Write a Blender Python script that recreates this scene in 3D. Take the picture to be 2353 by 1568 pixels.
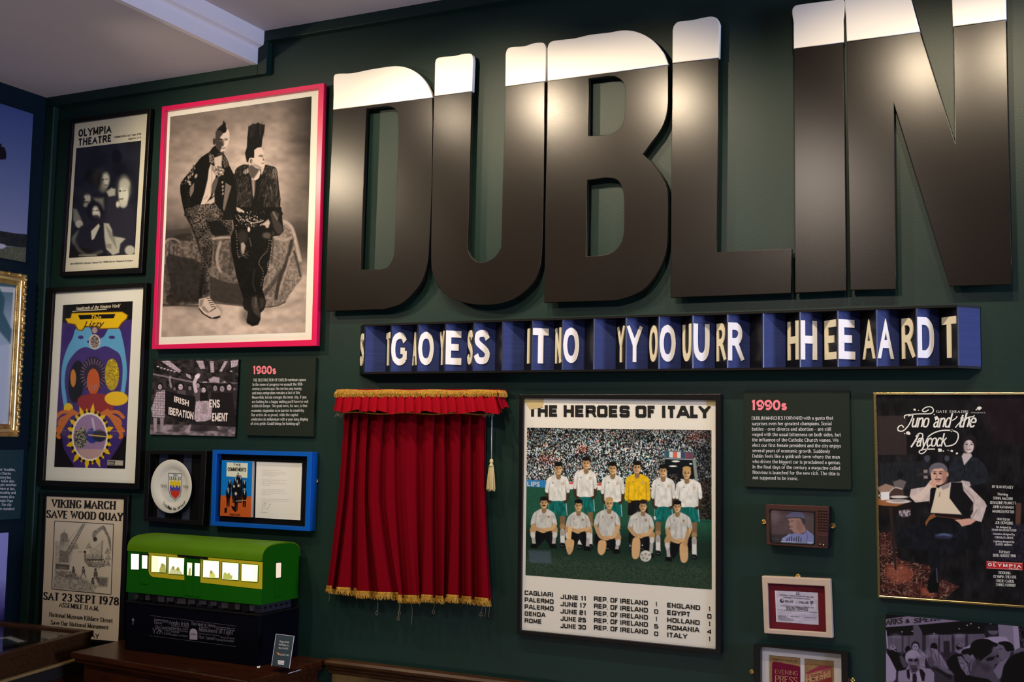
import bpy, bmesh, math, random
import numpy as np
from mathutils import Vector
random.seed(7); RNG = np.random.RandomState(11)
for o in list(bpy.data.objects): bpy.data.objects.remove(o)
SC = bpy.context.scene; COL = SC.collection

# ------------------------------------------------------------------ camera
F_PX = 2621.6; PCX, PCY = 1176.5, 784.0; CAM = np.array([0.0, -3.0, 1.6])
YAW, PIT, ROL = 0.4545, 0.08271, 0.01678
_f = np.array([-math.sin(YAW)*math.cos(PIT), math.cos(YAW)*math.cos(PIT), math.sin(PIT)])
_r = np.cross(_f, [0, 0, 1]); _r /= np.linalg.norm(_r); _u = np.cross(_r, _f)
_c, _s = math.cos(ROL), math.sin(ROL)
_r, _u = _c*_r+_s*_u, -_s*_r+_c*_u
cam = bpy.data.objects.new('camera', bpy.data.cameras.new('camera')); COL.objects.link(cam)
from mathutils import Matrix
cam.matrix_world = Matrix(((_r[0], _u[0], -_f[0], CAM[0]), (_r[1], _u[1], -_f[1], CAM[1]), (_r[2], _u[2], -_f[2], CAM[2]), (0, 0, 0, 1)))
cam.data.sensor_width = 36; cam.data.lens = F_PX/2353*36; cam.data.clip_start = .05
SC.camera = cam
# ------------------------------------------------------------------ world, lights, exposure
SC.view_settings.view_transform = 'Standard'; SC.view_settings.look = 'None'
SC.view_settings.gamma = 1; SC.view_settings.use_curve_mapping = False
SC.view_settings.exposure = 0.0
W = bpy.data.worlds.new('world'); SC.world = W; W.use_nodes = True
W.node_tree.nodes['Background'].inputs[0].default_value = (.62, .62, .85, 1)
W.node_tree.nodes['Background'].inputs[1].default_value = .05
WARM = (1, .80, .56)
def spot(x, y, z, tx, ty, tz, power, size=80, blend=.6, col=WARM, rad=.02):
    l = bpy.data.lights.new('gallery_spotlight', 'SPOT'); l.energy = power; l.color = col
    l.spot_size = math.radians(size); l.spot_blend = blend; l.shadow_soft_size = rad
    o = bpy.data.objects.new('gallery_spotlight', l); COL.objects.link(o); o.location = (x, y, z)
    o.rotation_euler = (Vector((tx, ty, tz))-Vector((x, y, z))).to_track_quat('-Z', 'Y').to_euler()
    return o
def area(x, y, z, tx, ty, tz, power, sx, sy, col):
    l = bpy.data.lights.new('window_or_fill_light', 'AREA'); l.energy = power; l.color = col
    l.shape = 'RECTANGLE'; l.size = sx; l.size_y = sy
    o = bpy.data.objects.new('window_or_fill_light', l); COL.objects.link(o); o.location = (x, y, z)
    o.rotation_euler = (Vector((tx, ty, tz))-Vector((x, y, z))).to_track_quat('-Z', 'Y').to_euler()
    return o
# track spotlights above the letters (their mirror images are the highlights on the lettering)
spot(-2.77, -1.0, 2.66, -2.4, 0, 2.1, 38, 95)
spot(-2.06, -.78, 2.80, -2.0, 0, 2.1, 13, 95)
spot(-1.68, -.78, 2.79, -1.6, 0, 2.1, 38, 95)
spot(-1.20, -.78, 2.76, -1.1, 0, 2.0, 31, 95)
spot(-.39, -.78, 2.77, -.4, 0, 2.0, 27, 95)
spot(-.13, -.78, 2.78, .1, 0, 2.0, 24, 95)
# dimmer lamps further out that reach the lower rows
spot(-1.0, -2.3, 2.85, -1.0, 0, 1.3, 95, 60, .8, (1, .84, .70), .05)
spot(-2.6, -2.2, 2.78, -2.8, 0, 1.7, 90, 62, .8, (1, .84, .66), .05)
# cool daylight from a window on the right, behind the photographer
area(4.4, -1.7, 1.9, -1.5, -.2, 2.0, 215, .9, 1.2, (.58, .66, 1))
area(-1.4, -1.75, .22, -1.4, -1.76, 3, 17, 2.4, 1.0, (1, .84, .80))  # added upward fill near the floor, stands in for bounce onto the ceiling

# ------------------------------------------------------------------ geometry helpers
def ray(x, y): return (x-PCX)*_r-(y-PCY)*_u+F_PX*_f
def at(x, y, Y=0.0):            # the point of the plane at depth Y (parallel to the back wall) seen there
    d = ray(x, y); return CAM+d*((Y-CAM[1])/d[1])
def atX(x, y, X):
    d = ray(x, y); return CAM+d*((X-CAM[0])/d[0])
def atZ(x, y, Z):
    d = ray(x, y); return CAM+d*((Z-CAM[2])/d[2])
def pr(P):
    q = P-CAM; z = q@_f; return PCX+F_PX*(q@_r)/z, PCY-F_PX*(q@_u)/z
XW = -3.40                      # left wall

_MC = {}
def mat(name, col, rough=.6, metal=0, spec=.2, bump=0, bscale=60, var=0, vscale=8, emit=None, estr=1, trans=0, stretch=(1, 1, 1), sheen=0, col2=None):
    if name in _MC: return _MC[name]
    m = bpy.data.materials.new(name); m.use_nodes = True; nt = m.node_tree; b = nt.nodes['Principled BSDF']
    c = tuple(col)+(1,) if len(col) == 3 else col
    b.inputs['Base Color'].default_value = c; b.inputs['Roughness'].default_value = rough
    b.inputs['Metallic'].default_value = metal; b.inputs['Specular IOR Level'].default_value = spec
    if sheen: b.inputs['Sheen Weight'].default_value = sheen; b.inputs['Sheen Roughness'].default_value = .4
    if trans: b.inputs['Transmission Weight'].default_value = trans
    if emit: b.inputs['Emission Color'].default_value = tuple(emit)+(1,); b.inputs['Emission Strength'].default_value = estr
    if bump or var or col2:
        tc = nt.nodes.new('ShaderNodeTexCoord'); mp = nt.nodes.new('ShaderNodeMapping'); mp.inputs['Scale'].default_value = stretch
        nt.links.new(tc.outputs['Object'], mp.inputs[0])
    if var or col2:
        n = nt.nodes.new('ShaderNodeTexNoise'); n.inputs['Scale'].default_value = vscale; n.inputs['Detail'].default_value = 5
        nt.links.new(mp.outputs[0], n.inputs['Vector'])
        rp = nt.nodes.new('ShaderNodeValToRGB'); rp.color_ramp.elements[0].position = .32; rp.color_ramp.elements[1].position = .68
        a = col2 if col2 else tuple(v*(1-var) for v in col[:3]); d = col[:3] if col2 else tuple(min(1, v*(1+var)) for v in col[:3])
        rp.color_ramp.elements[0].color = tuple(a)+(1,); rp.color_ramp.elements[1].color = tuple(d)+(1,)
        nt.links.new(n.outputs['Fac'], rp.inputs[0]); nt.links.new(rp.outputs[0], b.inputs['Base Color'])
    if bump:
        n2 = nt.nodes.new('ShaderNodeTexNoise'); n2.inputs['Scale'].default_value = bscale; n2.inputs['Detail'].default_value = 3
        nt.links.new(mp.outputs[0], n2.inputs['Vector'])
        bp = nt.nodes.new('ShaderNodeBump'); bp.inputs['Strength'].default_value = bump; bp.inputs['Distance'].default_value = .002
        nt.links.new(n2.outputs['Fac'], bp.inputs['Height']); nt.links.new(bp.outputs[0], b.inputs['Normal'])
    _MC[name] = m; return m
def printmat(name, rough=.5, spec=.35):
    if name in _MC: return _MC[name]
    m = bpy.data.materials.new(name); m.use_nodes = True; nt = m.node_tree; b = nt.nodes['Principled BSDF']
    a = nt.nodes.new('ShaderNodeVertexColor'); a.layer_name = 'ink'
    nt.links.new(a.outputs['Color'], b.inputs['Base Color']); b.inputs['Roughness'].default_value = rough
    b.inputs['Specular IOR Level'].default_value = spec
    _MC[name] = m; return m
def glassmat(name, refl=.05, rough=.03):
    if name in _MC: return _MC[name]
    m = bpy.data.materials.new(name); m.use_nodes = True; nt = m.node_tree; nt.nodes.remove(nt.nodes['Principled BSDF'])
    out = nt.nodes['Material Output']; t = nt.nodes.new('ShaderNodeBsdfTransparent'); t.inputs[0].default_value = (.96, .97, .96, 1)
    g = nt.nodes.new('ShaderNodeBsdfGlossy'); g.inputs['Roughness'].default_value = rough
    fr = nt.nodes.new('ShaderNodeFresnel'); io = 1.0+refl*8
    ge = nt.nodes.new('ShaderNodeNewGeometry'); ma = nt.nodes.new('ShaderNodeMath'); ma.operation = 'MULTIPLY_ADD'; ma.inputs[1].default_value = 1/io-io; ma.inputs[2].default_value = io
    nt.links.new(ge.outputs['Backfacing'], ma.inputs[0]); nt.links.new(ma.outputs[0], fr.inputs[0])
    mx = nt.nodes.new('ShaderNodeMixShader'); nt.links.new(fr.outputs[0], mx.inputs[0]); nt.links.new(t.outputs[0], mx.inputs[1]); nt.links.new(g.outputs[0], mx.inputs[2])
    nt.links.new(mx.outputs[0], out.inputs[0]); _MC[name] = m; return m

def tag(o, label=None, cat=None, group=None, kind=None):
    if label: o['label'] = label
    if cat: o['category'] = cat
    if group: o['group'] = group
    if kind: o['kind'] = kind
    return o
def thing(name, label, cat, loc=(0, 0, 0), group=None):
    o = bpy.data.objects.new(name, None); COL.objects.link(o); o.location = tuple(loc); o.empty_display_size = .05
    return tag(o, label, cat, group)
def link(name, me, m, parent=None):
    if m is not None: me.materials.append(m) if not len(me.materials) else None
    o = bpy.data.objects.new(name, me); COL.objects.link(o)
    if parent is not None:
        o.parent = parent
        w = Vector((0, 0, 0)); p = parent
        while p is not None: w += p.location; p = p.parent
        o.location = -w
    return o
def mesh(name, V, Fc, m, parent=None, smooth=False, bevel=0):
    me = bpy.data.meshes.new(name); me.from_pydata([tuple(map(float, v)) for v in V], [], [tuple(f) for f in Fc]); me.update()
    o = link(name, me, m, parent)
    if smooth: me.polygons.foreach_set('use_smooth', [True]*len(me.polygons))
    if bevel:
        md = o.modifiers.new('bevel', 'BEVEL'); md.width = bevel; md.segments = 2; md.limit_method = 'ANGLE'; md.harden_normals = False
    return o
def fixn(o):
    bm = bmesh.new(); bm.from_mesh(o.data); bmesh.ops.remove_doubles(bm, verts=bm.verts, dist=1e-6); bmesh.ops.recalc_face_normals(bm, faces=bm.faces); bm.to_mesh(o.data); bm.free(); return o
class MB:
    def __init__(s): s.V = []; s.F = []
    def add(s, V, Fc):
        n = len(s.V); s.V += [tuple(map(float, v)) for v in V]; s.F += [tuple(i+n for i in f) for f in Fc]; return s
    def box(s, x0, x1, y0, y1, z0, z1):
        V = [(x0, y0, z0), (x1, y0, z0), (x1, y1, z0), (x0, y1, z0), (x0, y0, z1), (x1, y0, z1), (x1, y1, z1), (x0, y1, z1)]
        return s.add(V, [(3, 2, 1, 0), (4, 5, 6, 7), (0, 1, 5, 4), (1, 2, 6, 5), (2, 3, 7, 6), (3, 0, 4, 7)])
    def hexa(s, Q, R):          # two quads, front Q and back R
        return s.add(list(Q)+list(R), [(0, 1, 2, 3), (7, 6, 5, 4), (0, 4, 5, 1), (1, 5, 6, 2), (2, 6, 7, 3), (3, 7, 4, 0)])
    def tube(s, P, r, n=8, cap=True):
        P = [np.array(p, float) for p in P]; rr = r if hasattr(r, '__len__') else [r]*len(P); base = len(s.V); pu = None
        for i, p in enumerate(P):
            t = P[min(i+1, len(P)-1)]-P[max(i-1, 0)]; t = t/(np.linalg.norm(t)+1e-12)
            a = np.array([0, 0, 1.]) if abs(t[2]) < .9 else np.array([1., 0, 0])
            if pu is not None: a = pu
            u = a-t*(a@t); u /= np.linalg.norm(u)+1e-12; pu = u; v = np.cross(t, u)
            for k in range(n):
                an = 2*math.pi*k/n; s.V.append(tuple(p+rr[i]*(math.cos(an)*u+math.sin(an)*v)))
        for i in range(len(P)-1):
            for k in range(n):
                a = base+i*n+k; b = base+i*n+(k+1) % n; s.F.append((a, b, b+n, a+n))
        if cap: s.F.append(tuple(base+k for k in range(n))[::-1]); s.F.append(tuple(base+(len(P)-1)*n+k for k in range(n)))
        return s
    def lathe(s, c, ax, prof, n=24):   # prof: (radius, along axis)
        ax = np.array(ax, float); ax /= np.linalg.norm(ax); a = np.array([0, 0, 1.]) if abs(ax[2]) < .9 else np.array([1., 0, 0])
        u = np.cross(ax, a); u /= np.linalg.norm(u); v = np.cross(ax, u); base = len(s.V); c = np.array(c, float)
        for rr, h in prof:
            for k in range(n):
                an = 2*math.pi*k/n; s.V.append(tuple(c+ax*h+rr*(math.cos(an)*u+math.sin(an)*v)))
        for i in range(len(prof)-1):
            for k in range(n):
                p = base+i*n+k; q = base+i*n+(k+1) % n; s.F.append((p, q, q+n, p+n))
        s.F.append(tuple(base+k for k in range(n))[::-1]); s.F.append(tuple(base+(len(prof)-1)*n+k for k in range(n)))
        return s
    def build(s, name, m, parent=None, smooth=False, bevel=0): return mesh(name, s.V, s.F, m, parent, smooth, bevel)
def off(P, dy): P = np.array(P, float).copy(); P[..., 1] += dy; return P
def crv(pts, n=6, closed=False):      # Catmull-Rom through points
    P = np.array(pts, float); N = len(P); out = []
    rng = range(N if closed else N-1)
    for i in rng:
        p0, p1, p2, p3 = (P[(i-1) % N], P[i], P[(i+1) % N], P[(i+2) % N]) if closed else (P[max(i-1, 0)], P[i], P[i+1], P[min(i+2, N-1)])
        for k in range(n):
            t = k/n; out.append(.5*((2*p1)+(-p0+p2)*t+(2*p0-5*p1+4*p2-p3)*t*t+(-p0+3*p1-3*p2+p3)*t**3))
    if not closed: out.append(P[-1])
    return np.array(out)

# flat outline (with holes) extruded: slab between Yf (front) and Yb (back); loops are px lists in a crop frame
def slab(name, loops, Yf, Yb, m, parent, bev=.0012):
    cu = bpy.data.curves.new(name, 'CURVE'); cu.dimensions = '2D'; cu.fill_mode = 'BOTH'
    th = (Yb-Yf)/2; cu.extrude = th-bev; cu.bevel_depth = bev; cu.bevel_resolution = 2; cu.offset = -bev
    for L in loops:
        W_ = [at(x, y, Yf) for x, y in L]
        a = sum(W_[i][0]*W_[(i+1) % len(W_)][2]-W_[(i+1) % len(W_)][0]*W_[i][2] for i in range(len(W_)))
        sp = cu.splines.new('POLY'); sp.points.add(len(W_)-1); sp.use_cyclic_u = True
        for i, p in enumerate(W_ if a > 0 else W_[::-1]): sp.points[i].co = (p[0], p[2], 0, 1)
    o = bpy.data.objects.new(name, cu); COL.objects.link(o)
    dg = bpy.context.evaluated_depsgraph_get(); me = bpy.data.meshes.new_from_object(o.evaluated_get(dg)); bpy.data.objects.remove(o)
    n = len(me.vertices); co = np.empty(n*3); me.vertices.foreach_get('co', co); co = co.reshape(-1, 3)
    new = np.stack([co[:, 0], (Yf+Yb)/2-co[:, 2], co[:, 1]], 1); me.vertices.foreach_set('co', new.ravel()); me.materials.clear(); me.update()
    return link(name, me, m, parent)

# ------------------------------------------------------------------ stroke lettering
G = {}
def _g(s):
    for line in s.strip().split('\n'):
        ch, w, rest = line.split(' ', 2); st = []
        for part in rest.split(';'):
            k, *pts = part.split(); st.append((k, [tuple(map(float, p.split(','))) for p in pts]))
        G[ch] = (float(w), st)
_g('''A 5 l 0,0 2.5,7 5,0;l .9,2.3 4.1,2.3
B 4.4 l .4,0 .4,7;c .4,7 2.6,7 3.9,6.2 3.7,4.3 2.4,3.7 .4,3.7;c .4,3.7 2.8,3.7 4.4,2.9 4.2,.8 2.6,0 .4,0
C 4.6 c 4.5,5.4 3.6,6.8 2.2,7 .7,6 .2,3.5 .7,1 2.2,0 3.6,.2 4.5,1.6
D 4.8 l .4,0 .4,7;c .4,7 2.8,7 4.4,5.7 4.8,3.5 4.4,1.3 2.8,0 .4,0
E 4 l .4,0 .4,7;l .4,7 3.9,7;l .4,3.6 3.2,3.6;l .4,0 4,0
F 3.8 l .4,0 .4,7;l .4,7 3.8,7;l .4,3.6 3.1,3.6
G 4.8 c 4.5,5.5 3.6,6.8 2.3,7 .7,6 .2,3.5 .7,1 2.3,0 3.7,.3 4.5,1;l 4.5,.7 4.5,3;l 2.9,3 4.5,3
H 5 l .4,0 .4,7;l 4.6,0 4.6,7;l .4,3.6 4.6,3.6
I 1.4 l .7,0 .7,7
J 3.4 c 2.8,7 2.8,2 2.4,.5 1.3,0 .3,.5 .1,1.8
K 4.9 l .4,0 .4,7;l 4.5,7 .4,2.9;l 1.8,4.2 4.8,0
L 3.9 l .4,0 .4,7;l .4,0 3.9,0
M 6 l .4,0 .6,7;l .6,7 3,.6;l 3,.6 5.4,7;l 5.4,7 5.6,0
N 5.2 l .5,0 .5,7;l .5,7 4.7,0;l 4.7,0 4.7,7
O 5 c 2.5,7 .9,6.2 .2,3.5 .9,.8 2.5,0 4.1,.8 4.8,3.5 4.1,6.2 2.5,7
P 4.3 l .4,0 .4,7;c .4,7 2.8,7 4.2,6 4.2,4.4 2.8,3.2 .4,3.2
Q 5 c 2.5,7 .9,6.2 .2,3.5 .9,.8 2.5,0 4.1,.8 4.8,3.5 4.1,6.2 2.5,7;l 2.6,1.8 4.7,-.6
R 4.7 l .4,0 .4,7;c .4,7 2.8,7 4.1,6.1 4.1,4.6 2.8,3.5 .4,3.5;l 2.4,3.5 4.6,0
S 4.2 c 3.9,5.6 3.2,6.8 2,7 .7,6.5 .5,5 1.3,4.1 3,3 3.9,1.9 3.4,.4 2,0 .8,.3 .2,1.5
T 4.4 l 2.2,0 2.2,7;l 0,7 4.4,7
U 4.8 c .4,7 .4,2.5 1,.6 2.4,0 3.8,.6 4.4,2.5 4.4,7
V 4.8 l .1,7 2.4,0 4.7,7
W 6.6 l .1,7 1.8,0 3.3,6 4.8,0 6.5,7
X 4.8 l .2,7 4.6,0;l 4.6,7 .2,0
Y 4.6 l .1,7 2.3,3.2 4.5,7;l 2.3,3.2 2.3,0
Z 4.4 l .3,7 4.2,7 .2,0 4.4,0
0 4.2 c 2.1,7 .8,6.2 .2,3.5 .8,.8 2.1,0 3.4,.8 4,3.5 3.4,6.2 2.1,7
1 2.4 l 1.4,0 1.4,7;l .3,5.8 1.4,7
2 4.2 c .3,5.4 .8,6.7 2.1,7 3.6,6.4 3.8,5 3,3.4 1.5,1.6 .3,0;l .3,0 4.1,0
3 4.2 c .4,6 1.2,6.9 2.2,7 3.5,6.3 3.5,4.6 1.8,3.8;c 1.8,3.8 3.8,3.3 4,1.5 3,.1 1.5,0 .2,1
4 4.4 l 3.2,0 3.2,7;l 3.2,7 .2,2;l .2,2 4.4,2
5 4.2 l .8,7 3.8,7;l .8,7 .6,3.9;c .6,3.9 2.2,4.4 3.8,3.6 4,1.8 3,.1 1.5,0 .2,.9
6 4.2 c 3.7,6.4 2.2,7 .8,5.6 .2,3 .9,.6 2.2,0 3.8,.8 4,2.6 3,4.1 1.6,4 .5,2.8
7 4.2 l .3,7 4,7 1.7,0
8 4.2 c 2.1,3.8 .7,4.6 .6,6 2.1,7 3.6,6 3.5,4.6 2.1,3.8 .5,2.9 .2,1.2 2.1,0 4,1.2 3.7,2.9 2.1,3.8
9 4.2 c .5,.6 2,0 3.4,1.4 4,4 3.3,6.4 2,7 .4,6.2 .2,4.4 1.2,2.9 2.6,3 3.7,4.2
a 3.6 c .4,3.9 1.2,4.8 2.2,4.8 2.8,4 2.8,2 2.8,.7 3.5,.1;c 2.8,2.9 1.2,2.6 .3,1.4 1,.1 2,.2 2.8,1.2
b 4 l .6,0 .6,7;c .6,3.6 1.8,4.8 3.2,4.4 3.8,2.5 3.2,.5 1.8,0 .6,1
c 3.4 c 3.2,3.8 2.3,4.8 1.1,4.5 .3,2.4 1.1,.3 2.3,0 3.2,.9
d 4 l 3.4,0 3.4,7;c 3.4,3.8 2.2,4.8 .9,4.4 .2,2.4 .9,.4 2.1,0 3.4,1.2
e 3.6 c .3,2.7 3.3,2.7 3,4.2 1.9,4.9 .8,4.3 .3,2.4 1,.4 2.2,0 3.3,.9
f 2.5 c 2.6,6.6 1.8,7.1 1.1,6.2 1,3 1,0;l .1,4.7 2.2,4.7
g 3.8 c 3.3,3.8 2.2,4.8 .9,4.4 .3,2.6 1,.7 2.2,.5 3.2,1.5;c 3.3,4.8 3.4,0 2.9,-1.7 1.6,-2.2 .4,-1.7
h 4 l .6,0 .6,7;c .6,3.6 2,4.9 3.2,4.2 3.4,2.5 3.4,0
i 1.4 l .7,0 .7,4.8;l .7,6.2 .7,6.9
j 1.6 c 1,4.8 1,-1 .5,-2 -.2,-2.1;l 1,6.2 1,6.9
k 3.8 l .6,0 .6,7;l 3.2,4.7 .6,2;l 1.5,2.9 3.6,0
l 1.4 l .7,0 .7,7
m 6 l .6,0 .6,4.8;c .6,3.6 1.8,4.9 2.9,4.2 3,2.5 3,0;c 3,3.6 4.3,4.9 5.3,4.2 5.4,2.5 5.4,0
n 4 l .6,0 .6,4.8;c .6,3.6 2,4.9 3.2,4.2 3.4,2.5 3.4,0
o 3.8 c 1.9,4.8 .7,4.3 .2,2.4 .7,.5 1.9,0 3.1,.5 3.6,2.4 3.1,4.3 1.9,4.8
p 4 l .6,-2 .6,4.8;c .6,3.6 1.8,4.8 3.2,4.4 3.8,2.5 3.2,.5 1.8,0 .6,1
q 4 l 3.4,-2 3.4,4.8;c 3.4,3.8 2.2,4.8 .9,4.4 .2,2.4 .9,.4 2.1,0 3.4,1.2
r 2.8 l .6,0 .6,4.8;c .6,3.2 1.6,4.7 2.7,4.5
s 3.1 c 2.7,3.9 1.8,4.9 .7,4.3 .7,3 1.6,2.5 2.8,1.6 2.4,.2 1.3,0 .3,.9
t 2.4 c 1.1,6.4 1,3 1.2,.5 1.9,0 2.5,.5;l .1,4.7 2.2,4.7
u 4 c .6,4.8 .6,1.4 1.2,.1 2.4,.2 3.4,1.4;l 3.4,0 3.4,4.8
v 3.6 l .2,4.8 1.8,0 3.4,4.8
w 5.2 l .2,4.8 1.4,0 2.6,4.4 3.8,0 5,4.8
x 3.6 l .3,4.8 3.3,0;l 3.3,4.8 .3,0
y 3.6 l .2,4.8 1.9,.2;l 3.4,4.8 1.2,-2
z 3.4 l .3,4.7 3.1,4.7 .3,0 3.2,0
. 1.2 l .6,0 .6,.9
, 1.2 l .7,.8 .4,-1.1
- 2.2 l .3,2.6 1.9,2.6
– 3.4 l .2,2.6 3.2,2.6
? 3.4 c .3,5.6 1.2,7 2.6,6.8 3,5.2 1.8,3.8 1.6,2.2;l 1.6,0 1.6,.9
' 1 l .5,7 .4,5.6
& 5 c 4.6,2.8 3,.2 1.2,.1 .3,1.6 1.6,3.6 3,5 2.6,6.8 1.4,6.6 1.2,5.4 3,2.4 4.8,0
/ 2.6 l 0,-.5 2.6,7.3
: 1.2 l .6,0 .6,.9;l .6,3.6 .6,4.5
· 1.6 l .8,3 .8,4''')
SQ = dict(G)
def _sq(s):
    keep = dict(G); G.clear(); _g(s); SQ.update(G); G.clear(); G.update(keep)
_sq('''A 6 l .3,0 2.5,7 3.7,7 5.9,0;l 1.2,1.9 5,1.9
B 5.6 l 5,3.6 .5,3.6 .5,7 4.7,7 5,6.7 5,3.6;l .5,3.6 .5,0 5.1,0 5.4,.4 5.4,3.3 5,3.6
C 5.4 l 5.2,5 5.2,6.6 4.8,7 .9,7 .5,6.5 .5,.5 .9,0 4.8,0 5.2,.4 5.2,2
D 5.6 l .5,0 .5,7 4.6,7 5.3,6.2 5.3,.8 4.6,0 .5,0
E 5 l 4.9,7 .5,7 .5,0 4.9,0;l .5,3.5 4.5,3.5
G 5.6 l 5.2,5.2 5.2,6.6 4.8,7 .9,7 .5,6.5 .5,.5 .9,0 4.8,0 5.2,.4 5.2,3.3 3,3.3
H 5.8 l .5,0 .5,7;l 5.3,0 5.3,7;l .5,3.5 5.3,3.5
J 4.6 l 4.1,7 4.1,.5 3.7,0 .8,0 .4,.4 .4,2
O 5.8 l 2.9,7 .9,7 .5,6.5 .5,.5 .9,0 4.9,0 5.3,.5 5.3,6.5 4.9,7 2.9,7
P 5.4 l .5,0 .5,7 4.7,7 5.1,6.6 5.1,3.2 4.7,2.7 .5,2.7
R 5.6 l .5,0 .5,7 4.7,7 5.1,6.6 5.1,3.6 4.7,3.2 .5,3.2;l 4,3.2 5.2,0
S 5.3 l 4.9,5.2 4.9,6.6 4.5,7 .9,7 .5,6.5 .5,4 .9,3.5 4.5,3.5 4.9,3 4.9,.5 4.5,0 .9,0 .5,.4 .5,1.8
U 5.6 l .5,7 .5,.5 .9,0 4.7,0 5.1,.5 5.1,7
0 5.4 l 2.7,7 .9,7 .5,6.5 .5,.5 .9,0 4.5,0 4.9,.5 4.9,6.5 4.5,7 2.7,7
1 2.6 l 1.8,0 1.8,7;l .5,5.6 1.8,7
2 5.2 l .5,5.4 .5,6.6 .9,7 4.4,7 4.8,6.5 4.8,4 4.4,3.5 .9,3.5 .5,3 .5,0 4.9,0
3 5.2 l .5,5.6 .5,6.7 .9,7 4.4,7 4.8,6.5 4.8,.5 4.4,0 .9,0 .5,.4 .5,1.5;l 1.8,3.5 4.8,3.5
4 5.2 l 4,0 4,7 .4,2.3 .4,1.6 5,1.6
5 5.2 l 4.7,7 .6,7 .6,4 4.4,4 4.8,3.5 4.8,.5 4.4,0 .9,0 .5,.4 .5,1.5
7 4.8 l .3,7 4.7,7 2,0''')
def _strip(P, wfun):
    P = [np.array(p, float) for p in P]; Q = [P[0]]
    for p in P[1:]:
        if np.hypot(*(p-Q[-1])) > 1e-4: Q.append(p)
    P = Q; n = len(P)
    if n < 2: return [], []
    closed = np.hypot(*(P[0]-P[-1])) < 1e-3 and n > 3
    L, R = [], []
    for i in range(n):
        if closed and i in (0, n-1): a = P[0]-P[n-2]; b = P[1]-P[0]
        else: a = P[i]-P[max(i-1, 0)]; b = P[min(i+1, n-1)]-P[i]
        if np.hypot(*a) < 1e-6: a = b
        if np.hypot(*b) < 1e-6: b = a
        a = a/np.hypot(*a); b = b/np.hypot(*b); t = a+b
        if np.hypot(*t) < .3: t = b
        t = t/np.hypot(*t); nrm = np.array([-t[1], t[0]]); w = (wfun(a)+wfun(b))/4
        cs = max(.45, abs(t@b)); L.append(P[i]+nrm*w/cs); R.append(P[i]-nrm*w/cs)
    V = []
    for l, r in zip(L, R): V += [l, r]
    return V, [(2*i, 2*i+1, 2*i+3, 2*i+2) for i in range(n-1)]
GK = []
def glyphs(text, bold=1.0, serif=0, square=False, gap=.9, slant=0, thin=.45, word=2.6):
    V, Fc, x = [], [], 0.0; T = SQ if square else G; K = []; ns = 0
    wf = (lambda d: bold*(thin+(1-thin)*abs(d[1])**1.3)) if (serif or thin < 1) else (lambda d: bold)
    for ch in text:
        if ch == ' ': x += word; continue
        if ch not in T: ch = ch.upper() if ch.upper() in T else '-'
        w, st = T[ch]; hi = 4.8 if ch in 'acegmnopqrsuvwxyz' else 7.0; dsc = ch in "gjpqy,Q/"; pun = ch in ".,-–':·"; bh = bold*thin
        for k, pts in st:
            def ym(y): return y if pun else y+bh/2*(1-2*min(max(y, 0), hi)/hi) if y >= 0 else y
            raw = pts; pts = [(p[0]+x, ym(p[1])) for p in pts]; P = crv(pts, 3) if k == 'c' else list(pts)
            if k == 'l' and not pun:
                for e, nb in ((0, 1), (-1, -2)):
                    dx, dy = P[e][0]-P[nb][0], P[e][1]-P[nb][1]; L_ = math.hypot(dx, dy)
                    if abs(dy) > abs(dx)*.9 and (raw[e][1] < .05 or raw[e][1] > hi-.2) and raw[e][1] > -.1: ex = bold*.75/L_; P[e] = (P[e][0]+dx*ex, P[e][1]+dy*ex)
            v, f = _strip(P, wf); n = len(V)
            if not pun: v = [np.array([q[0], min(q[1], 7.0 if raw[0][1] > hi or raw[-1][1] > hi else hi) if dsc or ch == '4' and False else min(max(q[1], 0 if not dsc else -2.2), 7.0 if max(r_[1] for r_ in raw) > hi else hi)]) for q in v]
            V += v; Fc += [tuple(i+n for i in q) for q in f]; ns += 1; K += [ns % 5]*(len(V)-len(K))
            pts = [(p[0]+x, p[1]) for p in raw]
            if serif and k == 'l':
                for e, nb in ((pts[0], pts[1]), (pts[-1], pts[-2])):
                    dx, dy = nb[0]-e[0], nb[1]-e[1]
                    if abs(dy) > abs(dx)*1.1 and abs(dy) > 2 and (abs(e[1]) < .05 or e[1] > 4.6 or e[1] < -1.9):
                        hw = bold*.5+serif; n = len(V); sg = 1 if e[1] < 2 else -1; y0 = e[1]-(.0 if sg > 0 else bold*thin*.8)
                        hl = hw if (e[1] > 6.5 or e[1] < 3 or True) else hw
                        V += [np.array([e[0]-hl, y0]), np.array([e[0]+hl, y0]), np.array([e[0]+hl, y0+bold*thin*.8]), np.array([e[0]-hl, y0+bold*thin*.8])]
                        Fc.append((n, n+1, n+2, n+3))
                    elif abs(dx) > abs(dy) and abs(dy) < .1 and (abs(e[1]) < .05 or abs(e[1]-7) < .05) and e[0]-x > w*.75 or (ch == 'T' and abs(dy) < .1 and abs(e[1]-7) < .05):
                        n = len(V); q = serif*1.6; s0 = -1 if e[1] > 3 else 1; t = bold*thin*.9; e0 = e[0]-(t if e[0]-x > w/2 else 0)
                        V += [np.array([e0, e[1]]), np.array([e0+t, e[1]]), np.array([e0+t, e[1]+s0*q]), np.array([e0, e[1]+s0*q])]; Fc.append((n, n+1, n+2, n+3))
        K += [4+(len(V) % 2)]*(len(V)-len(K)); x += w+gap+max(0, bold-1)*.75
    GK[:] = K
    V = np.array(V) if len(V) else np.zeros((0, 2)); V[:, 0] += slant*V[:, 1]
    return V/7.0, Fc, (x-gap)/7.0
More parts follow.
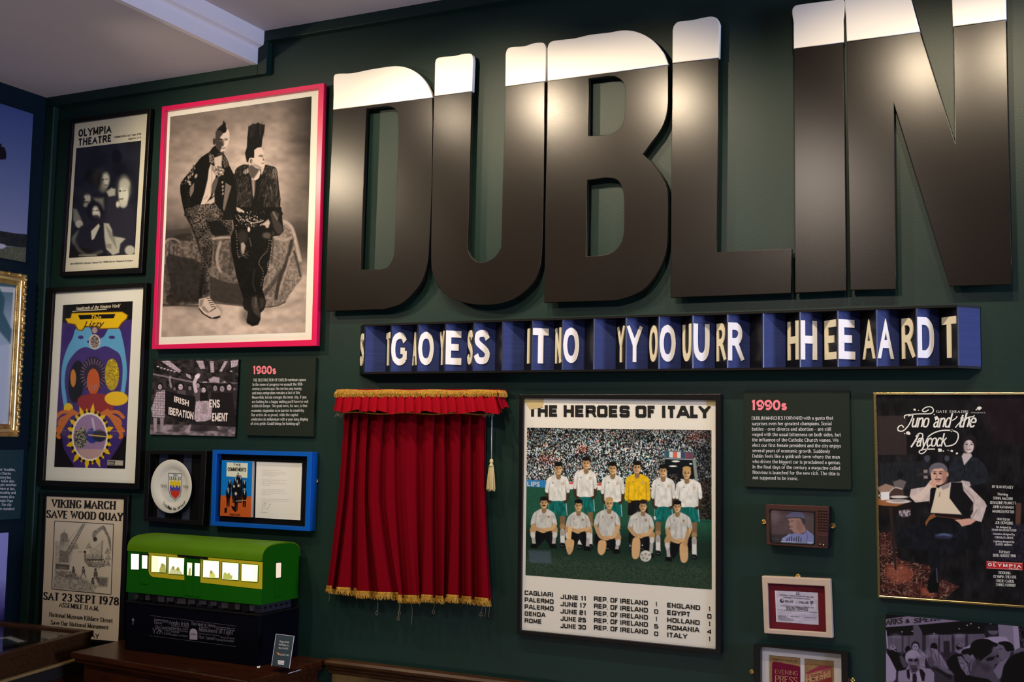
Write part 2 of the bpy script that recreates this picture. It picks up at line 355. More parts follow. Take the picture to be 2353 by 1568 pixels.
class Ink:                       # collects lettering on one surface -> one mesh
    def __init__(s, plane, lift=.0004): s.V = []; s.F = []; s.pl = plane; s.lift = lift
    def put(s, text, p0, p1, h, dirv=None, **k):
        """text from p0 to p1 (image points on the surface), cap height h px, up direction dirv"""
        V, Fc, w = glyphs(text, **k)
        if w <= 0: return
        A = s.pl(*p0); B = s.pl(*p1); d = np.array(p1, float)-p0
        up = np.array(dirv if dirv else (0, -1.0)); Cc = s.pl(p0[0]+up[0]*h, p0[1]+up[1]*h)
        n = len(s.V); U = (B-A)/w; Vv = Cc-A; N = np.cross(U, Vv); N /= np.linalg.norm(N)
        for v, kk in zip(V, GK): s.V.append(A+U*v[0]+Vv*v[1]+N*(s.lift+kk*.00004)*(1 if N@(CAM-A) > 0 else -1))
        s.F += [tuple(i+n for i in q) for q in Fc]
    def poly(s, pts):
        n = len(s.V); P = [s.pl(*p) for p in pts]
        N = np.cross(P[1]-P[0], P[2]-P[1]); N /= np.linalg.norm(N)+1e-12
        if N@(CAM-P[0]) < 0: N = -N
        for p in P: s.V.append(p+N*s.lift)
        s.F.append(tuple(range(n, n+len(pts))))
    def build(s, name, m, parent): return mesh(name, s.V, s.F, m, parent)
def wallp(Y): return lambda x, y: at(x, y, Y)
def leftp(X): return lambda x, y: atX(x, y, X)

# ------------------------------------------------------------------ print painting (vertex-coloured sheets)
def vnoise(x, y, seed=0):
    xi = np.floor(x).astype(np.int64); yi = np.floor(y).astype(np.int64); fx = x-xi; fy = y-yi; fx = fx*fx*(3-2*fx); fy = fy*fy*(3-2*fy)
    def h(a, b):
        v = (a*374761393+b*668265263+seed*1442695041) & 0xffffffff; v = ((v ^ (v >> 13))*1274126177) & 0xffffffff; return ((v ^ (v >> 16)) & 0xffff)/65535.0
    return (h(xi, yi)*(1-fx)+h(xi+1, yi)*fx)*(1-fy)+(h(xi, yi+1)*(1-fx)+h(xi+1, yi+1)*fx)*fy
def cellrand(x, y, seed=0):
    xi = np.floor(x).astype(np.int64); yi = np.floor(y).astype(np.int64)
    v = (xi*374761393+yi*668265263+seed*1442695041) & 0xffffffff; v = ((v ^ (v >> 13))*1274126177) & 0xffffffff; return ((v ^ (v >> 16)) & 0xffff)/65535.0
class Sheet:
    def __init__(s, quad, plane, res=1.0, base=(128, 128, 128)):
        P = [plane(*q) for q in quad]; s.P = P       # tl tr br bl
        w = max(np.hypot(quad[1][0]-quad[0][0], quad[1][1]-quad[0][1]), 4)*res; h = max(np.hypot(quad[3][0]-quad[0][0], quad[3][1]-quad[0][1]), 4)*res
        s.nx, s.ny = int(w)+1, int(h)+1
        u = np.linspace(0, 1, s.nx)[None, :, None]; v = np.linspace(0, 1, s.ny)[:, None, None]
        s.W = (P[0]*(1-u)+P[1]*u)*(1-v)+(P[3]*(1-u)+P[2]*u)*v
        s.X, s.Y = pr(s.W.reshape(-1, 3)); s.X = s.X.reshape(s.ny, s.nx); s.Y = s.Y.reshape(s.ny, s.nx)
        s.C = np.empty((s.ny, s.nx, 3)); s.C[:] = base; s.o = (0, 0, 1.0); s.sm = .45
    def frame(s, ox, oy, sc): s.o = (ox, oy, sc); return s
    def T(s, pts): return [(s.o[0]+p[0]*s.o[2], s.o[1]+p[1]*s.o[2]) for p in pts]
    def _win(s, x0, x1, y0, y1):
        m = (s.X >= x0) & (s.X <= x1) & (s.Y >= y0) & (s.Y <= y1)
        r = np.where(m.any(1))[0]; c = np.where(m.any(0))[0]
        if not len(r) or not len(c): return None
        return slice(r[0], r[-1]+1), slice(c[0], c[-1]+1)
    def _mix(s, w, a, col):
        if callable(col): col = col(s.X[w], s.Y[w])
        a = a[..., None]; s.C[w] = s.C[w]*(1-a)+np.array(col, float)*a
    def poly(s, pts, col, soft=.6, alpha=1, smooth=0, tex=None):
        P = s.T(pts); soft = max(.5, soft*s.sm)
        if smooth: P = [tuple(p) for p in crv(P, smooth, True)]
        P = np.array(P); pad = soft+1; w = s._win(P[:, 0].min()-pad, P[:, 0].max()+pad, P[:, 1].min()-pad, P[:, 1].max()+pad)
        if w is None: return
        X, Y = s.X[w], s.Y[w]; D = np.full(X.shape, 1e9); ins = np.zeros(X.shape, bool)
        for i in range(len(P)):
            ax, ay = P[i]; bx, by = P[(i+1) % len(P)]; ex, ey = bx-ax, by-ay; l = ex*ex+ey*ey+1e-9
            t = np.clip(((X-ax)*ex+(Y-ay)*ey)/l, 0, 1); D = np.minimum(D, (X-ax-t*ex)**2+(Y-ay-t*ey)**2)
            if abs(ey) > 1e-9: ins ^= ((ay > Y) != (by > Y)) & (X < ex*(Y-ay)/ey+ax)
        d = np.where(ins, np.sqrt(D), -np.sqrt(D)); a = np.clip(.5+d/(2*soft), 0, 1)*alpha
        if tex is not None: a = a*tex(X, Y)
        s._mix(w, a, col)
    def ell(s, c, rx, ry, col, soft=.6, alpha=1, rot=0, tex=None):
        soft = max(.5, soft*s.sm); (cx, cy), = s.T([c]); rx *= s.o[2]; ry *= s.o[2]; R_ = max(rx, ry)+soft+1
        w = s._win(cx-R_, cx+R_, cy-R_, cy+R_)
        if w is None: return
        X, Y = s.X[w]-cx, s.Y[w]-cy; cr, sr = math.cos(rot), math.sin(rot); x = X*cr+Y*sr; y = -X*sr+Y*cr
        q = np.sqrt((x/rx)**2+(y/ry)**2); d = (1-q)*min(rx, ry); a = np.clip(.5+d/(2*soft), 0, 1)*alpha
        if tex is not None: a = a*tex(s.X[w], s.Y[w])
        s._mix(w, a, col)
    def line(s, pts, wd, col, soft=.5, alpha=1, smooth=0):
        P = s.T(pts); wd = wd*s.o[2]; soft = max(.5, soft*s.sm)
        if smooth: P = [tuple(p) for p in crv(P, smooth)]
        P = np.array(P); pad = wd+soft+1; w = s._win(P[:, 0].min()-pad, P[:, 0].max()+pad, P[:, 1].min()-pad, P[:, 1].max()+pad)
        if w is None: return
        X, Y = s.X[w], s.Y[w]; D = np.full(X.shape, 1e9)
        for i in range(len(P)-1):
            ax, ay = P[i]; bx, by = P[i+1]; ex, ey = bx-ax, by-ay; l = ex*ex+ey*ey+1e-9
            t = np.clip(((X-ax)*ex+(Y-ay)*ey)/l, 0, 1); D = np.minimum(D, (X-ax-t*ex)**2+(Y-ay-t*ey)**2)
        d = wd/2-np.sqrt(D); s._mix(w, np.clip(.5+d/(2*soft), 0, 1)*alpha, col)
    def shade(s, fun): s.C = fun(s.C, s.X, s.Y)
    def build(s, name, parent, gain=1.0, rough=.5, spec=.35, label=None, dy=0):
        lin = np.clip(s.C/255, 0, 1)**2.2*gain*np.array([1, 1.10, 1.28])
        rough, spec = .6, .12; lin = np.clip(lin, .002, .9); n = s.nx*s.ny
        me = bpy.data.meshes.new(name); i = np.arange(n).reshape(s.ny, s.nx)
        q = np.stack([i[:-1, :-1], i[1:, :-1], i[1:, 1:], i[:-1, 1:]], -1).reshape(-1)
        me.vertices.add(n); W_ = s.W.reshape(-1, 3).copy(); W_[:, 1] += dy; me.vertices.foreach_set('co', W_.ravel())
        me.loops.add(len(q)); me.loops.foreach_set('vertex_index', q.astype(np.int32))
        me.polygons.add(len(q)//4); me.polygons.foreach_set('loop_start', np.arange(0, len(q), 4, dtype=np.int32))
        me.update(calc_edges=True)
        ca = me.color_attributes.new('ink', 'FLOAT_COLOR', 'POINT'); c4 = np.ones((n, 4)); c4[:, :3] = lin.reshape(-1, 3); ca.data.foreach_set('color', c4.ravel())
        o = link(name, me, printmat('printed_sheet_%g_%g' % (rough, spec), rough, spec), parent)
        if label: o['label'] = label
        return o
# ------------------------------------------------------------------ materials
M_GREEN = mat('dark_green_wall_paint', (.0050, .0200, .0162), rough=.45, spec=.27, bump=.12, bscale=220, var=.06, vscale=3)
M_BLUEW = mat('dark_blue_wall_paint', (.0018, .010, .019), rough=.5, spec=.15, bump=.1, bscale=220)
M_CEIL = mat('ceiling_paint', (.52, .49, .50), rough=.85, var=.03, vscale=2)
M_COVE = mat('white_cornice_paint', (.72, .70, .74), rough=.5)
M_BLACK = mat('satin_black', (.0085, .0065, .005), rough=.265, spec=.26, bump=.05, bscale=500, var=.12, vscale=5)
M_BLK2 = mat('matt_black', (.003, .003, .0035), rough=.5, spec=.15)
M_BFR = mat('black_frame_wood', (.005, .0045, .0045), rough=.35, spec=.22, bump=.08, bscale=150)
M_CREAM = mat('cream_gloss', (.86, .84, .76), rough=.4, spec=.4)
M_LETW = mat('white_sign_letter', (.72, .72, .72), rough=.6)
M_LETC = mat('cream_sign_letter', (.60, .56, .42), rough=.6)
M_SBLU = mat('blue_sign_facet', (.020, .032, .125), rough=.6, bump=.25, bscale=40, stretch=(.2, .2, 6), var=.1, vscale=30)
M_SBLK = mat('black_sign_facet', (.004, .004, .004), rough=.3, spec=.3)
M_PINK = mat('hot_pink_lacquer', (.55, .006, .075), rough=.32, spec=.5)
M_BLUEF = mat('cobalt_blue_lacquer', (.003, .075, .38), rough=.35)
M_MATB = mat('ivory_mount_board', (.78, .77, .74), rough=.8, bump=.05, bscale=300)
M_WHITEP = mat('white_paper', (.78, .76, .75), rough=.8)
M_GOLD = mat('polished_brass', (.83, .60, .22), rough=.25, metal=1)
M_GLEAF = mat('gold_leaf', (.70, .50, .20), rough=.35, metal=.9, bump=.4, bscale=120, col2=(.30, .18, .06), vscale=30)
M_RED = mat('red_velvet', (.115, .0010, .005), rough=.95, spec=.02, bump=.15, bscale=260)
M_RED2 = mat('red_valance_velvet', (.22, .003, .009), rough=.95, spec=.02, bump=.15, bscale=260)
M_BRAID = mat('gold_braid', (.42, .23, .025), rough=.7, bump=.8, bscale=300, col2=(.20, .10, .012), vscale=140)
M_TASSEL = mat('pale_gold_thread', (.50, .40, .20), rough=.75)
M_THREAD = mat('loose_gold_thread', (.17, .14, .08), rough=.8)
M_CORD = mat('grey_cord', (.42, .42, .46), rough=.6)
M_MAHOG = mat('mahogany', (.045, .012, .004), rough=.22, spec=.25, col2=(.022, .006, .0022), vscale=14, stretch=(.6, 5, 5), bump=.05, bscale=90)
M_WALN = mat('walnut', (.05, .022, .008), rough=.32, spec=.2, col2=(.03, .012, .005), vscale=20, stretch=(.8, 5, 5))
M_OAK = mat('pale_oak_edge', (.20, .13, .055), rough=.4, col2=(.26, .17, .07), vscale=30, stretch=(1, 6, 6))
M_OCHRE = mat('ochre_panel_paint', (.13, .085, .03), rough=.5, col2=(.035, .022, .008), vscale=9, stretch=(1, 1, .6))
M_TGRN = mat('green_train_paint', (.004, .078, .001), rough=.45, spec=.15)
M_TROOF = mat('light_green_roof_paint', (.060, .150, .002), rough=.5, spec=.12, var=.05)
M_TYEL = mat('yellow_train_paint', (.42, .36, .012), rough=.45)
M_NAVY = mat('navy_plinth_paint', (.0010, .0010, .0038), rough=.6, spec=.06)
M_ACRY = glassmat('acrylic', .05, .05); M_GLASS = glassmat('picture_glass', .035, .02); M_CGLASS = glassmat('case_glass', .05, .01)
M_FLOOR = mat('dark_floor_boards', (.06, .035, .02), rough=.5, var=.2)
M_INKK = mat('black_ink', (.012, .011, .011), rough=.6, spec=.2)
M_INKW = mat('white_ink', (.62, .64, .66), rough=.7, spec=.2)
M_TVB = mat('brown_television_case', (.050, .020, .016), rough=.4, bump=.1, bscale=80)

# ------------------------------------------------------------------ the setting
def struct(name, V, Fc, m, bevel=0, parent=None):
    o = mesh(name, V, Fc, m, parent, False, bevel)
    if parent is None: o['kind'] = 'structure'
    return o
def sbox(name, x0, x1, y0, y1, z0, z1, m, bevel=0):
    b = MB().box(x0, x1, y0, y1, z0, z1); return struct(name, b.V, b.F, m, bevel)
XR = 1.6; ZL, ZM, ZH = 2.826, 2.887, 2.937; XB1, XB2 = -2.418, -2.395
sbox('wall_back', XW-.1, XR, 0, .12, -.02, 3.1, M_GREEN)
sbox('wall_left', XW-.12, XW, -4.5, 0, -.02, 3.1, M_BLUEW)
sbox('floor', XW-.1, XR+2, -5, .05, -.06, 0, M_FLOOR)
sbox('ceiling', XB2, XR+2, -5, .05, ZH, ZH+.1, M_CEIL)
sbox('ceiling_soffit', XW-.1, XB1-.001, -5, .02, ZL, ZH+.1, M_CEIL)
# stepped cornice on the edge of the lower ceiling (runs out into the room)
b = MB()
prof = [(XB1-.02, ZL-.0005), (XB1, ZL-.0005), (XB1, ZM-.008), (XB1+.006, ZM-.004), (XB2-.004, ZM), (XB2, ZM+.004), (XB2, ZH+.01), (XB1-.02, ZH+.01)]
b.add([(x, 0, z) for x, z in prof]+[(x, -5, z) for x, z in prof], [tuple(range(8))[::-1], tuple(range(8, 16))]+[(i, (i+1) % 8, (i+1) % 8+8, i+8) for i in range(8)])
o = struct('trim_1', b.V, b.F, M_COVE); fixn(o)
# green boxed border strips that follow the ceiling on the back wall
PT = .028
sbox('trim_2', XB2+.003, XR, -PT, 0, ZH-.036, ZH, M_GREEN, .002)
sbox('trim_3', XB1, XB1+.038, -PT, 0, ZL-.036, ZH-.036, M_GREEN, .002)
sbox('trim_4', XW, XB1, -PT, 0, ZL-.036, ZL, M_GREEN, .002)
sbox('trim_5', XW, XW+.042, -PT, 0, .0, ZL-.036, M_GREEN, .004)
# chair rail with moulding and the painted panel below it
b = MB(); ra = [(0, .862), (-.012, .862), (-.014, .872), (-.022, .876), (-.024, .884), (-.034, .889), (-.036, .897), (-.030, .904), (0, .905)]
n = len(ra)
b.add([(-2.072, y, z) for y, z in ra]+[(XR, y, z) for y, z in ra], [tuple(range(n))[::-1], tuple(range(n, 2*n))]+[(i, (i+1) % n, (i+1) % n+n, i+n) for i in range(n)])
o = struct('trim_6', b.V, b.F, M_WALN); fixn(o)
sbox('baseboard_back', XW+.05, XR, -.018, 0, 0, .14, M_WALN, .003)
sbox('trim_7', -2.06, XR, -.008, 0, .15, .86, M_OCHRE)

# ------------------------------------------------------------------ the giant letters
LY, LT = -.036, .016
def fr(ox, oy, sc, pts): return [(ox+x*sc, oy+y*sc) for x, y in pts]
A1 = (740, 20, 820/1786); A2 = (1520, 0, 833/1814)
def sm(spec):                      # 's' segments straight, points flagged by a leading smooth list
    out = []
    for seg in spec:
        if seg[0] == 'c': out += [tuple(p) for p in crv(seg[1:], 5)]
        else: out += list(seg[1:])
    res = []
    for p in out:
        if not res or math.hypot(p[0]-res[-1][0], p[1]-res[-1][1]) > .5: res.append(p)
    return res
def giant(ch, label, fA, body, caps, holes=()):
    P = fr(*fA, sm(body)); c = at(*P[0], 0); bz = min(at(x, y, LY)[2] for x, y in P)
    t = thing('giant_letter', label, 'letter', (c[0]+.1, 0, bz), 'giant black letters with cream tops spelling a city name')
    slab('letter_body', [P]+[fr(*fA, sm(h)) for h in holes], LY, LY+LT, M_BLACK, t)
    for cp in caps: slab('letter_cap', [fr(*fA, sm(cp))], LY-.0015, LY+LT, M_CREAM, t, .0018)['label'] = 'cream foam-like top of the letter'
    xs = [at(x, y, LY)[0] for x, y in P]; x0, x1 = min(xs), max(xs)
    return t
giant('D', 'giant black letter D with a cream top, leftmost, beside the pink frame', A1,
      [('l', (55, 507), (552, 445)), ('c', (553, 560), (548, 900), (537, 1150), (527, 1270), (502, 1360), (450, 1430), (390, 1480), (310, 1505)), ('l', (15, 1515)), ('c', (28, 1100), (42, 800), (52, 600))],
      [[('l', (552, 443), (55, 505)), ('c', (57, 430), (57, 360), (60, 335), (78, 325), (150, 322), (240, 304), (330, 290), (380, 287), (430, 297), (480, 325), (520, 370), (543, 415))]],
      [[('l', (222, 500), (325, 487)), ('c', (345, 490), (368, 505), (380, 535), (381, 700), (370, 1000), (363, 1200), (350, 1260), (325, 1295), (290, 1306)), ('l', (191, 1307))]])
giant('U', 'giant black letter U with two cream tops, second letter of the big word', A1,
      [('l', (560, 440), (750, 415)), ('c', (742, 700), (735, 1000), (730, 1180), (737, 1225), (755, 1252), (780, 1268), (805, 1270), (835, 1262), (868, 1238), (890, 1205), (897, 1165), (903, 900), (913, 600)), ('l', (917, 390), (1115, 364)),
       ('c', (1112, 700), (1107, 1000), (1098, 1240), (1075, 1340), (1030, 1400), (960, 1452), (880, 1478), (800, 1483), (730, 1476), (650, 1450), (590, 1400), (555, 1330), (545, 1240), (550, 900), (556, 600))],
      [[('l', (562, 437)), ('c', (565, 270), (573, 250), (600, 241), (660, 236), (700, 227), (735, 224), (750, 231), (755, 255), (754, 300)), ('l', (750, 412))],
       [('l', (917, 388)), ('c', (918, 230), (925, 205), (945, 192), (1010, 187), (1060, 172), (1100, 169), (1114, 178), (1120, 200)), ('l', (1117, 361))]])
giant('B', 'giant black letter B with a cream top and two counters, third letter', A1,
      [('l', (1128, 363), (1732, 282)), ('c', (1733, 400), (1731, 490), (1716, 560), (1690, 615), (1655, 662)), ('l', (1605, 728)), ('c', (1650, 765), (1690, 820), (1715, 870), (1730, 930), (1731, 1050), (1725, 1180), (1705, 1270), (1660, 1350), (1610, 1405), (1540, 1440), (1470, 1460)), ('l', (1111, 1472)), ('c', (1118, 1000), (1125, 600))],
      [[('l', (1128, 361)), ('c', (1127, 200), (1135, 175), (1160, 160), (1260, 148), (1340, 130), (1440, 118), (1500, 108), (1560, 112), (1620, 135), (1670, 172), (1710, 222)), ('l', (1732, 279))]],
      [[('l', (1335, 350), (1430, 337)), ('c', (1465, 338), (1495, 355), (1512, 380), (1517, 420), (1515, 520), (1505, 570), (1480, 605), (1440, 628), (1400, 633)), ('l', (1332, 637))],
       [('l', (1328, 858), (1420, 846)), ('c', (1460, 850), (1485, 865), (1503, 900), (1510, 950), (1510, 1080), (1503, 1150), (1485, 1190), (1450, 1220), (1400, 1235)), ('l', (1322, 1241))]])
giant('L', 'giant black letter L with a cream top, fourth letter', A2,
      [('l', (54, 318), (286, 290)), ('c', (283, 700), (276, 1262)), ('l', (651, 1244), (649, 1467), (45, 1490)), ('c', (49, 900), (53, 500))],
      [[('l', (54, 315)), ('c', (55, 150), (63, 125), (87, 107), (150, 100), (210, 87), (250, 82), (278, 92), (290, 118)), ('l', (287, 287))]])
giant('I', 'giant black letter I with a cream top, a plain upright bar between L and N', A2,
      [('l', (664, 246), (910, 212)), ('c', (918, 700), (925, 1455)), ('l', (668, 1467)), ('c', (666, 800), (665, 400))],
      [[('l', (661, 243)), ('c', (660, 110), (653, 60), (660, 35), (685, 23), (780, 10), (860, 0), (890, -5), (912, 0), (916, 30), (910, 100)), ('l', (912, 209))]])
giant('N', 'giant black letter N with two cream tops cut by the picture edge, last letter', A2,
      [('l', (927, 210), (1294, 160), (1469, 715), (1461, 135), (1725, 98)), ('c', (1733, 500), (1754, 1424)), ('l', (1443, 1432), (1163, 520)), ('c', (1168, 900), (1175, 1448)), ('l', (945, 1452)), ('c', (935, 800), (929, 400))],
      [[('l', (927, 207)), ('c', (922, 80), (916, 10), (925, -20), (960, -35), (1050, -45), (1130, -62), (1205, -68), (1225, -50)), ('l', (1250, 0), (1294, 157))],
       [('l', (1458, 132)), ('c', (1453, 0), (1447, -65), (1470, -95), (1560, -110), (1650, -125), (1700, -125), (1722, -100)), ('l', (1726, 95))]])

# ------------------------------------------------------------------ the zig-zag sign
SD = .055
Z_T0, Z_T1 = at(837, 747, -SD)[2], at(2201, 698, -SD)[2]; Z_B0, Z_B1 = at(835, 859, -SD)[2], at(2203, 847, -SD)[2]
zt, zb = (Z_T0+Z_T1)/2, (Z_B0+Z_B1)/2
NR = 19; xr0, xr1 = at(837, 800, -SD)[0], at(2201.5, 800, -SD)[0]; per = (xr1-xr0)/(NR-1); VY = -.006
sg = thing('lenticular_sign', 'long zig-zag sign with blue and black facets whose letters spell two phrases', 'sign', ((xr0+xr1)/2, 0, zb))
xL, xRt = xr0-per/2, xr1+per/2
for nm, za, zbb in (('top_board', zt-.006, zt), ('bottom_board', zb, zb+.006)):
    V = [(xL, 0, za), (xL, VY, za), (xr0, -SD, za), (xr1, -SD, za), (xRt, VY, za), (xRt, 0, za)]
    V += [(x, y, zbb) for x, y, _ in V]
    o = mesh(nm, V, [(0, 1, 2, 3, 4, 5), (6, 11, 10, 9, 8, 7)]+[(i, i+6, (i+1) % 6+6, (i+1) % 6) for i in range(6)], M_BLK2, sg); fixn(o)
WR = ' GOES TO YOUR HEAD '; WLf = 'STAYS IN YOUR HEART'
lz0, lz1 = zb+(zt-zb)*.17, zb+(zt-zb)*.825
def facet(i, side):
    xr = xr0+i*per; xv = xr+per/2*side
    A = np.array([xr, -SD, 0]); Bv = np.array([xv, VY, 0]); m = M_SBLU if side > 0 else M_SBLK
    z0, z1 = zb+.006, zt-.006; N = np.cross(Bv-A, [0, 0, 1.]); N /= np.linalg.norm(N)
    if N[1] > 0: N = -N
    th = .003
    Q = [(A[0], A[1], z0), (Bv[0], Bv[1], z0), (Bv[0], Bv[1], z1), (A[0], A[1], z1)]; R_ = [tuple(np.array(q)-N*th*np.array([1, 1, 0])) for q in Q]
    b = MB().hexa(Q, R_); o = b.build('facet', m, sg); fixn(o)
    o['label'] = 'blue facet facing right' if side > 0 else 'black facet facing left'
    ch = (WR if side > 0 else WLf)[i]
    if ch == ' ': return
    V, Fc, w = glyphs(ch, bold=1.45 if side > 0 else 1.35, thin=.95)
    u0, u1 = (.03, .74) if side > 0 else (.80, .06)
    if ch == 'I': u0, u1 = (.5, .28) if side < 0 else (.3, .5)
    # letter occupies a span of the facet, text direction runs left to right in the picture
    if side > 0: P0, P1 = A+(Bv-A)*u0, A+(Bv-A)*u1
    else: P0, P1 = Bv+(A-Bv)*(1-u0), Bv+(A-Bv)*(1-u1)
    mx, mn = V[:, 0].max(), V[:, 0].min(); hy = V[:, 1].max(); ly = V[:, 1].min()
    W2 = [P0+(P1-P0)*((v[0]-mn)/(mx-mn)) + np.array([0, 0, lz0+(lz1-lz0)*(v[1]-ly)/(hy-ly)]) for v in V]
    F_ = [p+N*(.0025+.0002*kk) for p, kk in zip(W2, GK)]; B_ = [p+N*.0002 for p in W2]; n = len(W2); Fo = []
    for f in Fc:
        Fo.append(tuple(f)); k = len(f)
        for j in range(k): Fo.append((f[j], f[(j+1) % k], f[(j+1) % k]+n, f[j]+n))
    lo = mesh('letter', F_+B_, Fo, M_LETW if side > 0 else M_LETC, o)
for i in range(NR): facet(i, -1); facet(i, 1)

# ------------------------------------------------------------------ red theatre curtain
CF = (730, 860, 470/1271)
def cz(x, y, Y): px, py = CF[0]+x*CF[2], CF[1]+y*CF[2]; return at(px, py, Y)
cb = cz(560, 1400, 0); ct = thing('theatre_curtain', 'small red velvet stage curtain with pleated valance and gold braid on the green wall', 'curtain', (cb[0], 0, cb[2]))
folds = [(166, 127, 58, .25), (192, 152, 84, 1), (213, 185, 116, .1), (222, 195, 125, .9), (247, 215, 190, .8), (264, 236, 236, .1), (280, 262, 250, .8), (310, 290, 300, .85), (322, 300, 366, .05),
         (372, 330, 380, .9), (395, 362, 440, .8), (428, 410, 498, .1), (450, 425, 508, .7), (474, 465, 520, .6), (490, 505, 545, .15), (520, 535, 570, .7), (566, 552, 606, .85), (600, 600, 634, .55), (640, 646, 640, .05), (672, 672, 655, .9), (715, 700, 700, .9), (742, 735, 745, .15), (775, 775, 780, .95),
         (800, 818, 794, .05), (835, 838, 815, .9), (880, 870, 860, .9), (905, 903, 905, .12), (940, 935, 940, .95), (965, 975, 985, .1), (1005, 1015, 1025, .95), (1030, 1036, 1060, .8), (1046, 1046, 1079, .2)]
NVV = 60; fx = np.array(folds); cols = []
S = 7
def interp_cols(v):
    y = 240+v*(1420-240)
    def q(a): L0, L1, L2 = (v-.48)*(v-1)/.48, v*(v-1)/(.48*-.52), v*(v-.48)/.52; return .5*np.interp(v, [0, .48, 1], a)+.5*(L0*a[0]+L1*a[1]+L2*a[2])
    xs = np.array([q(f[:3]) for f in fx]); ds = fx[:, 3]*(.55+.45*v)
    out = []
    for i in range(len(xs)-1):
        for k in range(S):
            t = k/S; s2 = .5-.5*math.cos(math.pi*t); out.append((xs[i]+(xs[i+1]-xs[i])*t, max(0, ds[i]+(ds[i+1]-ds[i])*s2)**.62))
    out.append((xs[-1], ds[-1]**.62)); return out
hemx = [0, 58, 116, 242, 371, 503, 640, 787, 1079]; 
def hemy(x): return np.interp(x, [50, 108, 123, 243, 245, 371, 373, 503, 505, 640, 642, 775, 800, 1079], [1328, 1335, 1338, 1346, 1362, 1368, 1370, 1372, 1388, 1392, 1384, 1396, 1384, 1412])
V = []; nc = None
for j in range(NVV+1):
    v = j/NVV; row = interp_cols(v); nc = len(row)
    for (x, d) in row:
        xb = x; yb = hemy(np.interp(x, [p[0] for p in interp_cols(v)][::S], fx[:, 2])) if False else None
        V.append((x, d, v))
bx = [p[0] for p in interp_cols(1)]
VV = []
for k, (x, d, v) in enumerate(V):
    c = k % nc; yb = hemy(bx[c])-4; y = 240+(yb-240)*v; Yd = -(.006+.056*d*(.72+.28*v)+.004*v); VV.append(cz(x, y, max(Yd, -.052) if v < .04 else Yd))
Fc = [(j*nc+i, (j+1)*nc+i, (j+1)*nc+i+1, j*nc+i+1) for j in range(NVV) for i in range(nc-1)]
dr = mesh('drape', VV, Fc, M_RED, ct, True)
hem = [VV[NVV*nc+i] for i in range(nc)]
# hem braid and fringe
hv = []; up = np.array([0, 0, 1.0])
for p in hem: hv += [p+np.array([0, -.003, .006]), p+np.array([0, -.0045, .001]), p+np.array([0, -.003, -.005])]
o = mesh('hem_braid', hv, [(3*i+j, 3*i+j+1, 3*i+j+4, 3*i+j+3) for i in range(nc-1) for j in (0, 1)], M_BRAID, ct, True)
b = MB()
for i in range(0, nc-1):
    for k in range(2):
        p = hem[i]+(hem[i+1]-hem[i])*(k/2); L = random.uniform(.010, .016); b.tube([p+[0, -.003, -.003], p+[random.uniform(-.002, .002), -.004, -.003-L*.6], p+[random.uniform(-.004, .004), -.003, -.003-L]], .0011, 3)
o = b.build('fringe', M_BRAID, ct); o['kind'] = 'stuff'
for hx, L, kn in ((70, 60, 0), (371, 80, 1), (510, 60, 1), (503, 110, 1), (583, 150, 0), (632, 30, 0), (722, 50, 1), (1018, 50, 1), (1040, 80, 0), (1062, 80, 0)):
    y0 = hemy(hx)+22; P = [cz(hx, y0, -.03), cz(hx+4, y0+L*.5, -.028), cz(hx-3, y0+L, -.028)]
    if kn: P += [cz(hx-10, y0+L+12, -.028), cz(hx-8, y0+L+26, -.028), cz(hx+3, y0+L+24, -.028), cz(hx+2, y0+L+8, -.028), cz(hx-2, y0+L, -.028)]
    MB().tube(crv(P, 4), .0007, 4).build('loose_thread', M_THREAD, ct, True)
# valance
bd = [160, 222, 272, 322, 375, 435, 487, 540, 597, 643, 705, 757, 800, 852, 908, 968, 1028, 1116]
xs_t = [118]+bd+[1128]; VY0 = -.060
rows = 9; V = []; per_n = 8; nn = (len(xs_t)-1)*per_n+1
for j in range(rows+1):
    v = j/rows
    for i in range(nn):
        s = i//per_n if i < nn-1 else len(xs_t)-2; t = (i-s*per_n)/per_n; x = xs_t[s]+(xs_t[s+1]-xs_t[s])*t
        prof_ = (t**.7)*(1-max(0, t-.86)/.14) if True else 0
        fl = (x-600)/520*26*v; yb = 222+18*min(1, x/500)+7*math.sin(s*2.3)+5*math.sin(t*3.1+s); y = 130+(yb-130)*v
        e = max(0, (x-1095)/33)+max(0, (130-x)/14)*.7
        V.append(cz(x+fl*.8-6*math.sin(t*6.2)*v*(s % 3-1)*.5, y, VY0-.024*prof_*(.35+.65*v)-.010*v+.045*min(1, e)*(.5+.5*v)))
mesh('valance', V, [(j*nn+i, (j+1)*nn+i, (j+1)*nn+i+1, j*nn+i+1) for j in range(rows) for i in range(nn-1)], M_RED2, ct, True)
a0, a1 = cz(126, 97, VY0)[2], cz(126, 140, VY0)[2]; xl, xr_ = cz(118, 110, VY0)[0], cz(1120, 110, VY0)[0]
zr0, zr1 = cz(1122, 99, VY0)[2], cz(1122, 136, VY0)[2]
b = MB().hexa([(xl, VY0+.004, a1), (xr_, VY0+.004, zr1), (xr_, VY0+.004, zr0+.002), (xl, VY0+.004, a0+.002)], [(xl, 0, a1), (xr_, 0, zr1), (xr_, 0, zr0+.002), (xl, 0, a0+.002)]); b.build('pelmet_board', M_RED2, ct, bevel=.002)
V = []; NB = 90
for i in range(NB+1):
    t = i/NB; x = xl+(xr_-xl)*t; zt_ = a0+(zr0-a0)*t+.0015*math.sin(t*23); zb_ = a1+(zr1-a1)*t+.0015*math.sin(t*31)
    for k, dy in enumerate((0, -.005, -.004, -.006, -.002)): V.append((x, VY0+dy, zt_+(zb_-zt_)*k/4))
